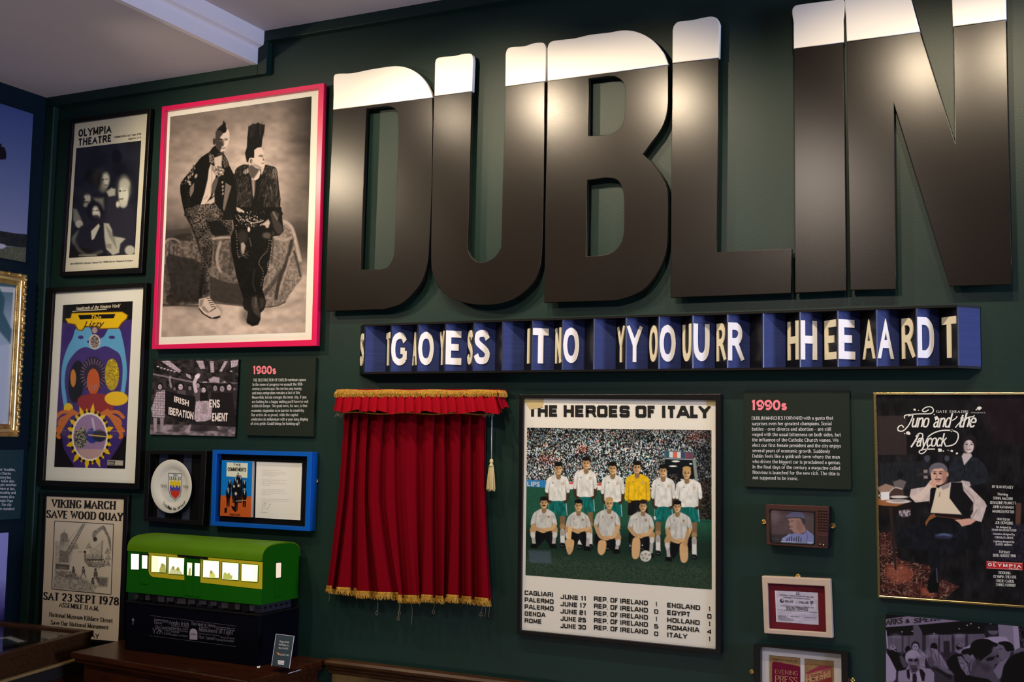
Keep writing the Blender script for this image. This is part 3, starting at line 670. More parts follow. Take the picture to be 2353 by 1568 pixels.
mesh('valance_braid', V, [(5*i+j, 5*i+j+1, 5*i+j+6, 5*i+j+5) for i in range(NB) for j in range(4)], M_BRAID, ct, True)
b = MB()
for i in range(260):
    t = i/259; x = xl+(xr_-xl)*t; zb_ = a1+(zr1-a1)*t; zt_ = a0+(zr0-a0)*t
    b.tube([(x, VY0-.005, zt_-.006), (x+random.uniform(-.002, .002), VY0-.009, (zb_+zt_)/2-.003), (x+random.uniform(-.003, .003), VY0-.007, zb_-random.uniform(.000, .004))], .0016, 4)
o = b.build('fringe', M_BRAID, ct); o['kind'] = 'stuff'
# valance returning to the wall on the right end
V = []; n2 = 14
for j in range(7):
    v = j/6
    for i in range(n2+1):
        t = i/n2; V.append((xr_+.002+.016*v+.004*math.sin(t*9)*v, VY0-.012+.052*t, zr1-.001-(.034+.004*math.sin(t*7))*v))
mesh('valance_return', V, [(j*(n2+1)+i, (j+1)*(n2+1)+i, (j+1)*(n2+1)+i+1, j*(n2+1)+i+1) for j in range(6) for i in range(n2)], M_RED2, ct, True)
b = MB()
for i in range(26):
    y = VY0-.005+i*.0020; b.tube([(xr_+.001, y, zr0-.001), (xr_+.006, y, (zr0+zr1)/2), (xr_+.006+random.uniform(-.001, .003), y+random.uniform(-.002, .002), zr1-random.uniform(0, .004))], .0017, 4)
b.build('fringe', M_BRAID, ct)['kind'] = 'stuff'
P = [cz(x, 240+5*math.sin(x*.02)+x*.006, -.052) for x in range(125, 1105, 28)]
MB().tube(P, .0026, 6).build('lower_braid', M_BRAID, ct, True)
b = MB()
for k in range(16):
    x = 125+random.uniform(-8, 30) if k < 8 else 1060+random.uniform(-20, 40); b.tube([cz(x, 240, -.055), cz(x-12+random.uniform(-8, 8), 255+random.uniform(0, 18), -.058)], .0008, 4)
b.build('frayed_end', M_THREAD, ct)['kind'] = 'stuff'
MB().tube([cz(1083, 240, -.040), cz(1081, 400, -.040), cz(1080, 530, -.040)], .0014, 6).build('pull_cord', M_CORD, ct, True)
ts = MB(); p0 = cz(1080, 530, -.040); p1 = cz(1081, 575, -.040); p2 = cz(1082, 725, -.040)
ts.lathe(p0, (0, 0, -1), [(.001, -.002), (.004, .0), (.0058, .005), (.005, .010), (.0035, .013), (.0060, .016), (.0070, .02)], 14)
tz = thing('curtain_tassel', 'gold thread tassel hanging on a grey cord right of the curtain', 'tassel', tuple(p0)); ts.build('tassel_head', M_TASSEL, tz, True)
b = MB(); hh = p0[2]-p2[2]
for k in range(60):
    a = k*2.399; r0 = .0062*math.sqrt((k+.5)/60); r1 = .0135*math.sqrt((k+.5)/60); L = hh*random.uniform(.93, 1.02)
    b.tube([p0+[r0*math.cos(a), r0*math.sin(a)*.7, -.018], p0+[r1*.75*math.cos(a), r1*.7*math.sin(a)*.7, -hh*.5], p0+[r1*math.cos(a), r1*math.sin(a)*.7, -L]], .0011, 4)
b.build('tassel_skirt', M_TASSEL, tz)

# ------------------------------------------------------------------ side table with the train
TZ = .900; tx0, tx1 = -2.86, -2.085
tb = thing('console_table', 'dark red mahogany side table against the green wall under the green train', 'table', ((tx0+tx1)/2, -.18, 0))
V = [(tx0, -.003, TZ), (tx0+.03, -.325, TZ), (tx1, -.385, TZ), (tx1, -.003, TZ)]
def plate(V, th): return list(V), [(x, y, z-th) for x, y, z in V]
def topped(name, V, th, m, parent, bev=0):
    Q, R_ = plate(V, th); o = MB().hexa(Q, R_).build(name, m, parent, bevel=bev); fixn(o); return o
topped('table_top', V, .018, M_MAHOG, tb, .004)
topped('moulding', [(x*1.0+(.008 if i in (0, 1) else -.008), y+(.010 if i in (1, 2) else 0), TZ-.018) for i, (x, y, z) in enumerate(V)], .014, M_MAHOG, tb, .004)
topped('apron', [(x+(.03 if i in (0, 1) else -.03), y+(.03 if i in (1, 2) else 0), TZ-.032) for i, (x, y, z) in enumerate(V)], .10, M_MAHOG, tb, .002)
for (x, y) in ((tx0+.06, -.04), (tx0+.08, -.28), (tx1-.06, -.33), (tx1-.06, -.04)):
    MB().lathe((x, y, 0), (0, 0, 1), [(.014, 0), (.018, .05), (.013, .09), (.022, .4), (.016, .62), (.024, .68), (.024, .80)], 16).build('leg', M_MAHOG, tb, True)
# plinth box
bx0, bx1, by = -2.722, -2.190, -.205; BZ = 1.053
pb = thing('display_plinth', 'black plinth box printed with a cloud of words, under the green train', 'plinth', ((bx0+bx1)/2, -.11, TZ))
MB().box(bx0, bx1, by, -.012, TZ, BZ-.006).build('box_body', M_NAVY, pb, bevel=.002)
MB().box(bx0-.002, bx1+.003, by-.003, -.010, BZ-.006, BZ).build('box_lid', M_BLK2, pb, bevel=.0015)
# train
tz0 = 1.080; tx0_, tx1_ = -2.728, -2.190; ty0 = -.203; ty1 = -.018
zef, zpk = 1.213, 1.246
tr = thing('model_train_carriage', 'green model train carriage with yellow stripe and lit windows on the black plinth', 'train', ((tx0_+tx1_)/2, (ty0+ty1)/2, BZ))
prof = [(ty0, tz0), (ty0, zef)]
for k in range(1, 18):
    t = k/18*math.pi; prof.append(((ty0+ty1)/2-math.copysign(abs(math.cos(t))**.62, math.cos(t))*(ty1-ty0)/2, zef+(zpk+.012-zef)*math.sin(t)**.75))
prof += [(ty1, zef), (ty1, tz0)]
n = len(prof)
o = mesh('carriage_body', [(tx0_, y, z) for y, z in prof]+[(tx1_, y, z) for y, z in prof], [tuple(range(n)), tuple(range(n, 2*n))[::-1]]+[(i, i+n, (i+1) % n+n, (i+1) % n) for i in range(n)], M_TGRN, tr, bevel=.001); fixn(o)
rp = prof[1:-1]; n = len(rp); V = []
for x, g in ((tx0_-.001, .0016), (tx1_+.001, .0016)):
    for i, (y, z) in enumerate(rp):
        cy = (ty0+ty1)/2; V.append((x, cy+(y-cy)*(1+g*12), z+g))
V += [(x, cyy, z-.004) for (x, cyy, z) in V]
m2 = 2*n
Fc = [(i, i+1, n+i+1, n+i) for i in range(n-1)]+[(m2+i, m2+n+i, m2+n+i+1, m2+i+1) for i in range(n-1)]+[(0, n, m2+n, m2), (n-1, m2+n-1, m2+2*n-1, 2*n-1)]
Fc += [(i, m2+i, m2+i+1, i+1) for i in range(n-1)]+[(n+i, n+i+1, m2+n+i+1, m2+n+i) for i in range(n-1)]
o = mesh('carriage_roof', V, Fc, M_TROOF, tr, True); fixn(o)
md = o.modifiers.new('e', 'EDGE_SPLIT'); md.split_angle = math.radians(40)
TF = (270, 1200, 510/2173)
def tp(x, y, Y): return at(TF[0]+x*TF[2], TF[1]+y*TF[2], Y)
def tpanel(name, pts, m, lift, parent, th=.001, bev=0):
    Y = ty0-lift; Q = [tp(x, y, Y) for x, y in pts]; n = len(Q)
    o = mesh(name, list(Q)+[q+np.array([0, th, 0]) for q in Q], [tuple(range(n)), tuple(range(n, 2*n))[::-1]]+[(i, (i+1) % n, (i+1) % n+n, i+n) for i in range(n)], m, parent, bevel=bev); fixn(o); return o
def rrect(x0, y0, x1, y1, x2, y2, x3, y3, r):   # tl tr br bl rounded
    Q = np.array([(x0, y0), (x1, y1), (x2, y2), (x3, y3)], float); out = []
    for i in range(4):
        p, a, c = Q[i], Q[i-1], Q[(i+1) % 4]; ua = (a-p)/np.hypot(*(a-p)); uc = (c-p)/np.hypot(*(c-p))
        for t in (0, .25, .5, .75, 1): s_ = p+ua*r*(1-t)**2+uc*r*t**2; out.append(tuple(s_))
    return out
tpanel('yellow_stripe', [(305, 292), (668, 330), (657, 572), (340, 537), (318, 520), (304, 488)], M_TYEL, .0010, tr)
tpanel('yellow_stripe', [(806, 342), (1420, 394), (1414, 660), (812, 593)], M_TYEL, .0010, tr)
tpanel('door', [(655, 352), (737, 360), (733, 727), (653, 718)], M_TGRN, .0022, tr, .0025, .0005)
tpanel('door', [(739, 360), (812, 368), (808, 733), (735, 727)], M_TGRN, .0022, tr, .0025, .0005)
tpanel('door', [(217, 318), (300, 326), (298, 612), (217, 604)], M_TGRN, .0022, tr, .0025, .0005)
tpanel('door_header', [(585, 322), (880, 350), (878, 366), (584, 338)], M_BLK2, .0045, tr, .005)
tpanel('door_header', [(222, 312), (305, 318), (305, 326), (222, 320)], M_BLK2, .0035, tr, .004)
def litmat():
    if 'lit' in _MC: return _MC['lit']
    m = bpy.data.materials.new('lit_carriage_window'); m.use_nodes = True; nt = m.node_tree; b = nt.nodes['Principled BSDF']
    a = nt.nodes.new('ShaderNodeVertexColor'); a.layer_name = 'ink'; b.inputs['Base Color'].default_value = (.1, .1, .08, 1)
    nt.links.new(a.outputs['Color'], b.inputs['Emission Color']); b.inputs['Emission Strength'].default_value = 1.35; b.inputs['Roughness'].default_value = .2
    _MC['lit'] = m; return m
wins = [((133, 312, 210, 316, 208, 466, 132, 464), .0014, 0), ((240, 325, 293, 329, 290, 459, 239, 456), .0030, 0), ((333, 330, 476, 340, 473, 496, 331, 490), .0020, 1), ((502, 343, 653, 356, 647, 517, 500, 508), .0020, 2),
        ((682, 396, 731, 402, 727, 525, 680, 521), .0030, 3), ((756, 403, 806, 407, 803, 533, 755, 529), .0030, 0), ((840, 373, 995, 386, 992, 550, 836, 541), .0020, 4), ((1027, 393, 1185, 407, 1182, 571, 1025, 559), .0020, 5), ((1215, 409, 1375, 424, 1370, 588, 1213, 576), .0020, 6)]
for q, lf, kind in wins:
    big = np.array(q, float).reshape(4, 2); c = big.mean(0); bg = c+(big-c)*np.array([1.09, 1.07])
    fro = tpanel('window_frame', rrect(*bg.ravel(), 16), M_TGRN if kind else M_BLK2, lf, tr, .0012)
    sh = Sheet([(TF[0]+x*TF[2], TF[1]+y*TF[2]) for x, y in q.__class__ and [tuple(p) for p in big]], wallp(ty0-lf-.0004), 2.2, (255, 246, 190)); sh.frame(*TF)
    x0, y0, x1, y1 = big[:, 0].min(), big[:, 1].min(), big[:, 0].max(), big[:, 1].max()
    if kind:
        sh.poly([(x0-9, y1-30), (x1+9, y1-26), (x1+9, y1+20), (x0-9, y1+20)], (255, 240, 150), 3, .5)
        sh.poly([(x0-9, y0-9), (x1+9, y0-2), (x1+9, y0+22), (x0-9, y0+10)], (250, 225, 110), 2, .55)
    dk = (120, 112, 40)
    if kind == 1:
        sh.poly([(x0, y0), (x0+70, y0), (x0+70, y1), (x0, y1)], (255, 232, 120), 2, .5)
        sh.poly([(408, 495), (412, 455), (425, 430), (440, 412), (470, 420), (475, 495)], dk, 1, .9); sh.ell((440, 425), 16, 20, dk, 1)
    if kind == 2:
        sh.poly([(505, 500), (520, 460), (545, 435), (565, 465), (585, 450), (610, 465), (635, 505), (640, 520), (505, 515)], (150, 140, 90), 1, .9); sh.ell((545, 450), 13, 18, (110, 100, 60)); sh.ell((592, 462), 15, 20, dk)
    if kind == 3: sh.poly([(692, 520), (700, 460), (712, 440), (718, 470), (716, 522)], dk, 1, .9)
    if kind == 4: sh.poly([(900, 540), (903, 500), (915, 480), (935, 488), (955, 515), (958, 545)], (160, 150, 60), 1, .9); sh.ell((917, 492), 13, 18, dk)
    if kind == 5: sh.poly([(1030, 555), (1040, 500), (1055, 490), (1072, 508), (1100, 495), (1105, 520), (1128, 525), (1120, 560), (1030, 560)], (130, 128, 40), 1, .9)
    if kind == 6: sh.poly([(x0, y0), (x1, y0), (x1, y1), (x0, y1)], (255, 238, 150), 2, .6); sh.poly([(1235, 430), (1330, 440), (1330, 560), (1235, 550)], (255, 250, 205), 12, .9)
    o = sh.build('pane', fro, 1.1); o.data.materials.clear(); o.data.materials.append(litmat())
# end door and its window on the right-hand end
def te(x, y, l=0): return atX(TF[0]+x*TF[2], TF[1]+y*TF[2], tx1_+l)
def epanel(name, pts, m, lf, th=.0012, parent=None):
    Q = [te(x, y, lf) for x, y in pts]; n = len(Q); o = mesh(name, list(Q)+[q-np.array([th, 0, 0]) for q in Q], [tuple(range(n)), tuple(range(n, 2*n))[::-1]]+[(i, (i+1) % n, (i+1) % n+n, i+n) for i in range(n)], m, parent or tr); fixn(o); return o
ed = epanel('end_door', [(1543, 386), (1618, 372), (1612, 716), (1538, 734)], M_TGRN, .0018, .003)
epanel('window_frame', [(1546, 396), (1610, 388), (1608, 548), (1544, 558)], M_BLK2, .0022, .001, ed)
ew = epanel('pane', rrect(1554, 403, 1603, 398, 1600, 542, 1552, 550, 8), mat('lit_end_pane', (.3, .25, .2), emit=(1, .80, .60), estr=.75), .0028, .0008, ed)
# underframe
MB().box(tx0_+.02, tx1_-.012, ty0+.018, ty1-.02, BZ+.001, tz0+.001).build('underframe', mat('dark_steel', (.02, .02, .026), rough=.5), tr)
for k in range(11):
    x = tx0_+.03+k*.044; MB().box(x, x+random.uniform(.018, .036), ty0+.008, ty0+.02, BZ+random.uniform(.004, .010), tz0-.002).build('equipment_box', mat('underframe_grey', (.035, .03, .035), rough=.5), tr, bevel=.001)
for x in (tx0_+.06, tx0_+.115, tx1_-.115, tx1_-.06):
    MB().lathe((x, ty0+.004, BZ+.0135), (0, 1, 0), [(.0125, 0), (.0125, .006), (.006, .007)], 20).build('wheel', M_BLK2, tr)
for k in range(6): MB().lathe((tx1_-.013, ty0+.035+k*.026, BZ+.015), (1, 0, 0), [(.003, 0), (.003, .006)], 10).build('bolt', M_BLK2, tr)

# ------------------------------------------------------------------ glass display case, lower left
dc = thing('display_case', 'wooden glass-topped display case in the lower left corner before the blue wall', 'cabinet', (-3.1, -.4, 0))
Zc = .928; B0, B1, F1 = atZ(24, 1425, Zc), atZ(216, 1449, Zc), atZ(-2, 1506, Zc)
B0 = np.array([XW+.03, B0[1]-.03, Zc]); dirR = (F1-B1)/np.linalg.norm(F1-B1); F1 = B1+dirR*.95; F0 = B0+dirR*.95
def ins(Q, d):
    Q = [np.array(q, float) for q in Q]; out = []
    for i in range(4):
        a, p, c = Q[i-1], Q[i], Q[(i+1) % 4]; u = (a-p)/np.linalg.norm(a-p); v = (c-p)/np.linalg.norm(c-p); sn = np.linalg.norm(np.cross(u, v)); out.append(p+(u+v)*d/sn)
    return out
O4 = [B0, B1, F1, F0]; I4 = ins(O4, .030)
def rail_ring(O4, I4, z0, z1, m, nm, par, bev=.002):
    for i in range(4):
        j = (i+1) % 4; Q = [O4[i], O4[j], I4[j], I4[i]]; T_ = [(q[0], q[1], z1) for q in Q]; Bt = [(q[0], q[1], z0) for q in Q]
        o = MB().hexa(T_, Bt).build(nm, m, par, bevel=bev); fixn(o)
rail_ring(O4, I4, Zc-.020, Zc, M_WALN, 'lid_rail', dc)
I5 = ins(O4, .024)
o = MB().hexa([(q[0], q[1], Zc-.006) for q in I5], [(q[0], q[1], Zc-.009) for q in I5]).build('glass_top', M_CGLASS, dc); fixn(o)
O6 = ins(O4, .006); I6 = ins(O4, .03)
rail_ring(O6, I6, Zc-.075, Zc-.020, M_WALN, 'side_panel', dc, .001)
O7 = ins(O4, -.012)
o = MB().hexa([(q[0], q[1], Zc-.075) for q in O7], [(q[0], q[1], Zc-.083) for q in O7]).build('ledge_moulding', M_OAK, dc, bevel=.003); fixn(o)
I8 = ins(O4, .002)
o = MB().hexa([(q[0], q[1], Zc-.083) for q in I8], [(q[0], q[1], Zc-.125) for q in I8]).build('pale_apron', mat('pale_fabric_band', (.016, .012, .009), rough=.7), dc); fixn(o)
I9 = ins(O4, -.004)
o = MB().hexa([(q[0], q[1], Zc-.125) for q in I9], [(q[0], q[1], Zc-.20) for q in I9]).build('case_base', M_MAHOG, dc, bevel=.002); fixn(o)
for q in ins(O4, .05): MB().lathe((q[0], q[1], 0), (0, 0, 1), [(.018, 0), (.028, .4), (.03, Zc-.2)], 12).build('leg', M_MAHOG, dc, True)
lin = ins(O4, .031)
o = MB().hexa([(q[0], q[1], Zc-.0335) for q in lin], [(q[0], q[1], Zc-.037) for q in lin]).build('case_lining', mat('green_black_felt', (.010, .016, .015), rough=.9), dc); fixn(o)
# framed item lying in the case
zi = .8960
pi_ = thing('framed_print', 'brown framed print with a pale mount lying inside the glass display case', 'picture', tuple(float(v) for v in atZ(34, 1462, zi)))
p0 = np.array(atZ(34, 1462, zi)); d2 = np.array(atZ(84, 1479, zi))-p0; d2 /= np.linalg.norm(d2); d1 = np.cross([0, 0, 1], d2); d1 = d1 if d1[1] < 0 else -d1
Q4 = [p0, p0+d2*.20, p0+d2*.20+d1*.30, p0+d1*.30]
rail_ring(Q4, ins(Q4, .022), zi, zi+.010, M_WALN, 'frame_rail', pi_, .001)
rail_ring(ins(Q4, .022), ins(Q4, .045), zi, zi+.004, M_WHITEP, 'mount', pi_, 0)
q9 = ins(Q4, .045); o = MB().hexa([(q[0], q[1], zi+.003) for q in q9], [(q[0], q[1], zi) for q in q9]).build('print', mat('dark_teal_print', (.03, .045, .045), rough=.5), pi_); fixn(o)

# acrylic card holder
CFm = (560, 1430, 440/2353)
def cp(x, y, Y): return at(CFm[0]+x*CFm[2], CFm[1]+y*CFm[2], Y)
yh = -.245
foot = cp(450, 565, yh); ch = thing('card_holder', 'clear acrylic holder with a dark birthday card on the table beside the plinth', 'card', (float(foot[0]), yh, TZ))
def hold(x, y, lift=0):   # slightly leaning back plane
    P = cp(x, y, yh); t = (P[2]-TZ)/.12; return cp(x, y, yh+.028*t-lift)
CQ = [(398, 148), (620, 176), (560, 572), (342, 540)]
Q = [hold(*q) for q in CQ]; R_ = [q+np.array([0, .003, 0]) for q in Q]
o = MB().hexa(Q, R_).build('acrylic_sheet', M_ACRY, ch); fixn(o)
cc = np.mean(CQ, 0); c2 = [tuple(cc+(np.array(q)-cc)*np.array([.955, .975])) for q in CQ]
o = MB().hexa([hold(*q, .001) for q in c2], [hold(*q, .0002) for q in c2]).build('card', mat('slate_card', (.030, .048, .060), rough=.5), ch); fixn(o)
for a, c in ((0, 3), (1, 2), (0, 1)): MB().tube([Q[a], Q[c]], .0009, 5).build('polished_edge', mat('acrylic_edge', (.45, .48, .52), rough=.2), ch)
fx0, fx1 = Q[3][0], Q[2][0]
o = MB().box(fx0, fx1, yh+.002, yh+.060, TZ+.0003, TZ+.003).build('acrylic_foot', M_ACRY, ch)
MB().tube([(fx1, yh, TZ+.002), (fx1, yh+.06, TZ+.002)], .0009, 5).build('polished_edge', mat('acrylic_edge', (.45, .48, .52)), ch)
ik = Ink(lambda x, y: hold(x, y, .0014))
up = (.14, -1)
for tx, a, bb in (('Happy 40th', (440, 248), (556, 262)), ('Birthday to', (433, 286), (553, 300)), ('the DART', (428, 328), (548, 342)), ('DART', (446, 412), (520, 418)), ('40', (525, 418), (556, 421))):
    ik.put(tx, a, bb, 22, up, bold=.8, serif=.2 if tx != 'DART' else 0, thin=.6)
for k in range(3): ik.poly([(420+k, 470+k*18), (500-k*2, 478+k*18), (499-k*2, 492+k*18), (419+k, 484+k*18)])
ik.build('lettering', M_INKW, ch)
ik = Ink(lambda x, y: hold(x, y, .0014)); ik.poly([(402, 372), (430, 378), (444, 392), (432, 412), (420, 398)]); ik.build('logo_mark', mat('orange_ink', (.6, .2, .08)), ch)
# small white paper scrap under plinth corner
sc_ = mesh('paper_scrap', [atZ(590+x, 1532+y, TZ+.001) for x, y in ((0, 0), (9, -2), (7, 3), (1, 4))]+[atZ(590+x, 1532+y, TZ+.0002) for x, y in ((0, 0), (9, -2), (7, 3), (1, 4))], [(0, 1, 2, 3), (7, 6, 5, 4), (0, 4, 5, 1), (1, 5, 6, 2), (2, 6, 7, 3), (3, 7, 4, 0)], M_WHITEP)
tag(sc_, 'tiny white paper scrap at the front corner of the black plinth', 'paper')
# words on the plinth
ik = Ink(lambda x, y: tp(x, y, by-.0004)); D = (.0, -1)
def pw(t, x0, y0, x1, h, **k):
    s_ = .100; ik.put(t, (x0, y0), (x1, y0+(x1-x0)*s_), h, D, **k)
SB = dict(serif=.25, bold=.95, thin=.45)
pw('Building Boom', 362, 965, 500, 20, **SB); pw('Anglo-Irish', 506, 1002, 700, 40, **SB); pw('Disco', 362, 996, 434, 26, **SB)
pw('The Euro', 366, 1040, 480, 32, slant=.2, **SB); pw('Austerity', 486, 1052, 622, 36, **SB); pw('Y2K', 345, 1088, 446, 50, **SB)
pw('Luas', 455, 1100, 515, 28, slant=.2, **SB); pw('Sarsaparilla', 520, 1082, 605, 26, slant=.2, **SB); pw('London Love Ulster', 520, 1112, 690, 20, **SB)
pw('Tiger', 455, 1066, 515, 18, slant=.2, **SB); pw('of Pearl', 625, 1076, 690, 18, **SB); pw('Artane', 632, 1052, 690, 14, slant=.2, **SB)
pw('The Hand of Henry', 722, 1010, 958, 34, **SB); pw('Monument of Light', 796, 1072, 1128, 42, slant=.2, **SB); pw('Port Tunnel', 794, 1142, 948, 34, slant=.2, **SB)
pw('Padraig Harrington', 960, 1160, 1140, 22, **SB); pw('Riverdance Boyzone', 965, 1034, 1150, 14, **SB); pw('People in Charge', 965, 1052, 1150, 14, slant=.2, **SB); pw('Waterford Crystal', 1004, 1136, 1146, 16, slant=.2, **SB)
pw('Ben Dunne Temple Bar', 440, 985, 500, 9, **SB); pw('Section 31 Tallaght', 525, 1020, 700, 13, **SB); pw('National Lottery', 800, 1098, 1000, 12, **SB); pw('Celtic', 800, 1034, 900, 12, slant=.2, **SB)
for (a, b_) in (((322, 915), (1166, 1020)), ((308, 1112), (1160, 1220))):
    ik.poly([a, b_, (b_[0], b_[1]+2), (a[0], a[1]+2)])
ik.poly([(152, 938), (170, 965), (158, 965), (156, 1000), (142, 1008), (150, 990), (149, 965), (138, 962)])
ik.build('word_cloud_lettering', mat('grey_ink', (.13, .125, .15), rough=.7), pb)
ik = Ink(lambda x, y: tp(x, y, by-.0006)); ik.poly([(706, 1150), (707, 1075), (716, 1052), (735, 1044), (760, 1048), (778, 1066), (783, 1085), (782, 1156)]); ik.build('arch_symbol', mat('lavender_ink', (.26, .24, .30)), pb)
ik = Ink(lambda x, y: tp(x, y, by-.0008)); ik.put('2000s', (716, 1104), (772, 1110), 16, D, bold=1, thin=.6); ik.build('arch_lettering', M_NAVY, pb)
# ------------------------------------------------------------------ frames, boards and prints
def ring(name, outer, inner, Yf, Yb, m, parent, plane=at, bev=.0012, Yi=None):
    """mitred ring: front face at Yf between px quads, going back to Yb"""
    O_ = [plane(x, y, Yf) for x, y in outer]; I_ = [plane(x, y, Yf) for x, y in inner]
    ax = 1 if plane is at else 0
    def bk(p, Yq): q = p.copy(); q[ax] = Yq; return q
    Yi = Yb if Yi is None else Yi
    V = O_+I_+[bk(p, Yb) for p in O_]+[bk(p, Yi) for p in I_]; Fc = []
    for i in range(4):
        j = (i+1) % 4; Fc += [(i, j, 4+j, 4+i), (8+j, 8+i, 12+i, 12+j), (i, 8+i, 8+j, j), (4+j, 12+j, 12+i, 4+i)]
    o = mesh(name, V, Fc, m, parent, bevel=bev); return fixn(o)
def panel(name, quad, Yf, Yb, m, parent, plane=at, bev=0):
    Q = [plane(x, y, Yf) for x, y in quad]; ax = 1 if plane is at else 0; R_ = []
    for q in Q: r = q.copy(); r[ax] = Yb; R_.append(r)
    return fixn(MB().hexa(Q, R_).build(name, m, parent, bevel=bev))
def wthing(name, label, cat, quad, plane=at, Y=0, group=None):
    P = [plane(x, y, Y) for x, y in quad]; c = (P[2]+P[3])/2; return thing(name, label, cat, tuple(c), group)
def lerpq(Q, u, v): Q = np.array(Q, float); return tuple((Q[0]*(1-u)+Q[1]*u)*(1-v)+(Q[3]*(1-u)+Q[2]*u)*v)
def hangring(x, y, parent, r=.0045, Y=-.004):
    c = at(x, y, Y); b = MB()
    b.tube([c+[r*math.cos(a), 0, r*math.sin(a)] for a in np.linspace(0, 2*math.pi, 17)], .0013, 6); b.lathe(c+np.array([0, .003, 0]), (0, -1, 0), [(r*1.1, 0), (r*1.1, .0015), (.0022, .002), (.0015, .003)], 14)
    o = b.build('mirror_plate', M_GOLD, parent, True); o['label'] = 'brass fixing eye'; return o
BW = np.array([1, .86, .775])
def grey(v): return tuple(BW*v)
def fx_(v, k=BW): return lambda X, Y: np.stack([v(X, Y)*k[0], v(X, Y)*k[1], v(X, Y)*k[2]], -1)
def spots(sc, th, seed=1, sx=1.0): return lambda X, Y: (vnoise(X/sc/sx, Y/sc, seed) > th)*1.0
def strk(sx, sy, seed=3, lo=.35, hi=.7): return lambda X, Y: np.clip((vnoise(X/sx, Y/sy, seed)-lo)/(hi-lo), 0, 1)

# ---- pink frame with the black and white portrait
PQ = [(372, 245), (744, 190.5), (727, 795), (348.5, 803)]
pk = wthing('picture_frame', 'hot pink box frame holding a black and white portrait of two people with mohawks', 'picture', PQ)
ring('frame', PQ, [(378, 255), (731.5, 203), (715.5, 781), (357, 792.5)], -.036, -.018, M_PINK, pk, bev=.0012, Yi=-.020)
panel('back_box', [(376, 249), (741, 195), (724, 790), (352, 799)], -.018, 0, M_PINK, pk)
panel('mount', [(378, 255), (738, 200), (719, 787), (355, 796)], -.0192, -.017, M_MATB, pk)
sh = Sheet([(391.5, 268.5), (716, 221.5), (701.3, 764), (370.5, 775)], wallp(-.0196), 1.0)
def bgp(X, Y):
    v = 112+78*np.exp(-((X-585)/135)**2-((Y-390)/120)**2)+26*np.exp(-((X-440)/80)**2-((Y-420)/110)**2)
    v = v-52*np.exp(-((Y-545)/38)**2)*np.clip((Y-430)/60, 0, 1)
    fl = np.clip((Y-590-0*(X))/45, 0, 1); v = v*(1-fl)+fl*(178+16*np.exp(-((X-560)/110)**2)-10*((X-530)/160)**2)
    v = v*(1-.62*np.clip((X-640)/80, 0, 1)*(1-fl)*np.clip((430-Y)/140+.85, .35, 1))
    v = v*(1+.16*(vnoise(X/40, Y/16, 5)-.5)+.14*(vnoise(X/14, Y/9, 6)-.5)+.05*(vnoise(X/2, Y/2, 7)-.5))
    v = v+22*np.clip((X-640)/60, 0, 1)*np.exp(-((Y-395-.15*(690-X))/26)**2)-14*np.exp(-((Y-330)/14)**2)*np.clip((X-640)/40, 0, 1)
    return v
sh.shade(lambda C, X, Y: bgp(X, Y)[..., None]*BW)
c1 = (370, 220, 210/1176); c2 = (370, 480, 210/1062); c3 = (520, 220, 220/1232); c4 = (520, 480, 220/1113)
# draped bench
sh.frame(*c2)
clo = fx_(lambda X, Y: 92+58*(vnoise(X/5, Y/5, 11)-.45)+30*(vnoise(X/1.8, Y/1.8, 12)-.5))
sh.poly([(30, 390), (70, 345), (140, 330), (230, 360), (345, 270), (600, 320), (830, 320), (900, 340), (1000, 1130), (600, 1085), (400, 1110), (20, 1140)], clo, 1.2)
sh.poly([(60, 250), (340, 225), (350, 300), (240, 350), (150, 320), (60, 345)], grey(62), 3, .75)
sh.poly([(90, 350), (190, 300), (360, 280), (380, 380), (250, 370), (150, 400)], grey(38), 3, .7)
for x, y, w, h, t in ((95, 470, 14, 70, .2), (150, 470, 12, 70, .2), (190, 460, 10, 70, .25)): sh.line([(x, y-h/2), (x-6, y+h)], w, grey(45), 1, .8)
sh.poly([(60, 560), (220, 560), (470, 640), (470, 1060), (250, 1090), (60, 1080)], grey(30), 6, .75, 3)
sh.poly([(40, 590), (80, 700), (110, 900), (90, 1000), (30, 1040)], clo, 3, .6)
sh.poly([(560, 780), (700, 840), (850, 870), (980, 870), (980, 1120), (700, 1090), (580, 1060)], grey(52), 3, .85)
sh.poly([(580, 600), (640, 640), (680, 760), (860, 860), (900, 700), (840, 350), (700, 330), (600, 330), (590, 420)], clo, 2, .6)
sh.line([(690, 390), (655, 520), (655, 640), (690, 730)], 34, grey(168), 3, .75, 4); sh.line([(605, 350), (700, 335), (800, 335)], 24, grey(172), 2, .8)
sh.line([(640, 430), (620, 560), (630, 640)], 20, grey(50), 3, .7, 4); sh.line([(800, 400), (820, 560), (790, 700)], 26, grey(52), 4, .7, 4)
sh.line([(40, 400), (80, 360), (150, 350), (210, 380)], 22, grey(150), 2, .7, 4)
sh.line([(25, 1118), (430, 1130)], 14, grey(24), 4, .8); sh.line([(600, 1092), (1000, 1135)], 12, grey(24), 3, .8)
sh.poly([(20, 1120), (440, 1090), (640, 1100), (700, 1180), (640, 1290), (430, 1190), (250, 1150)], grey(70), 14, .5)
sh.frame(*c4)
clo2 = fx_(lambda X, Y: 118+52*(vnoise(X/4, Y/5, 21)-.45)+46*(vnoise(X/1.7, Y/1.9, 22)-.5))
sh.poly([(430, 240), (620, 118), (690, 138), (760, 195), (800, 290), (830, 450), (865, 610), (890, 740), (872, 820), (800, 910), (730, 1010), (680, 1100), (520, 1152), (400, 1155), (330, 900), (500, 600)], clo2, 1)
sh.line([(630, 135), (700, 160), (760, 220), (790, 300), (820, 420), (860, 600)], 40, grey(190), 3, .65, 4)
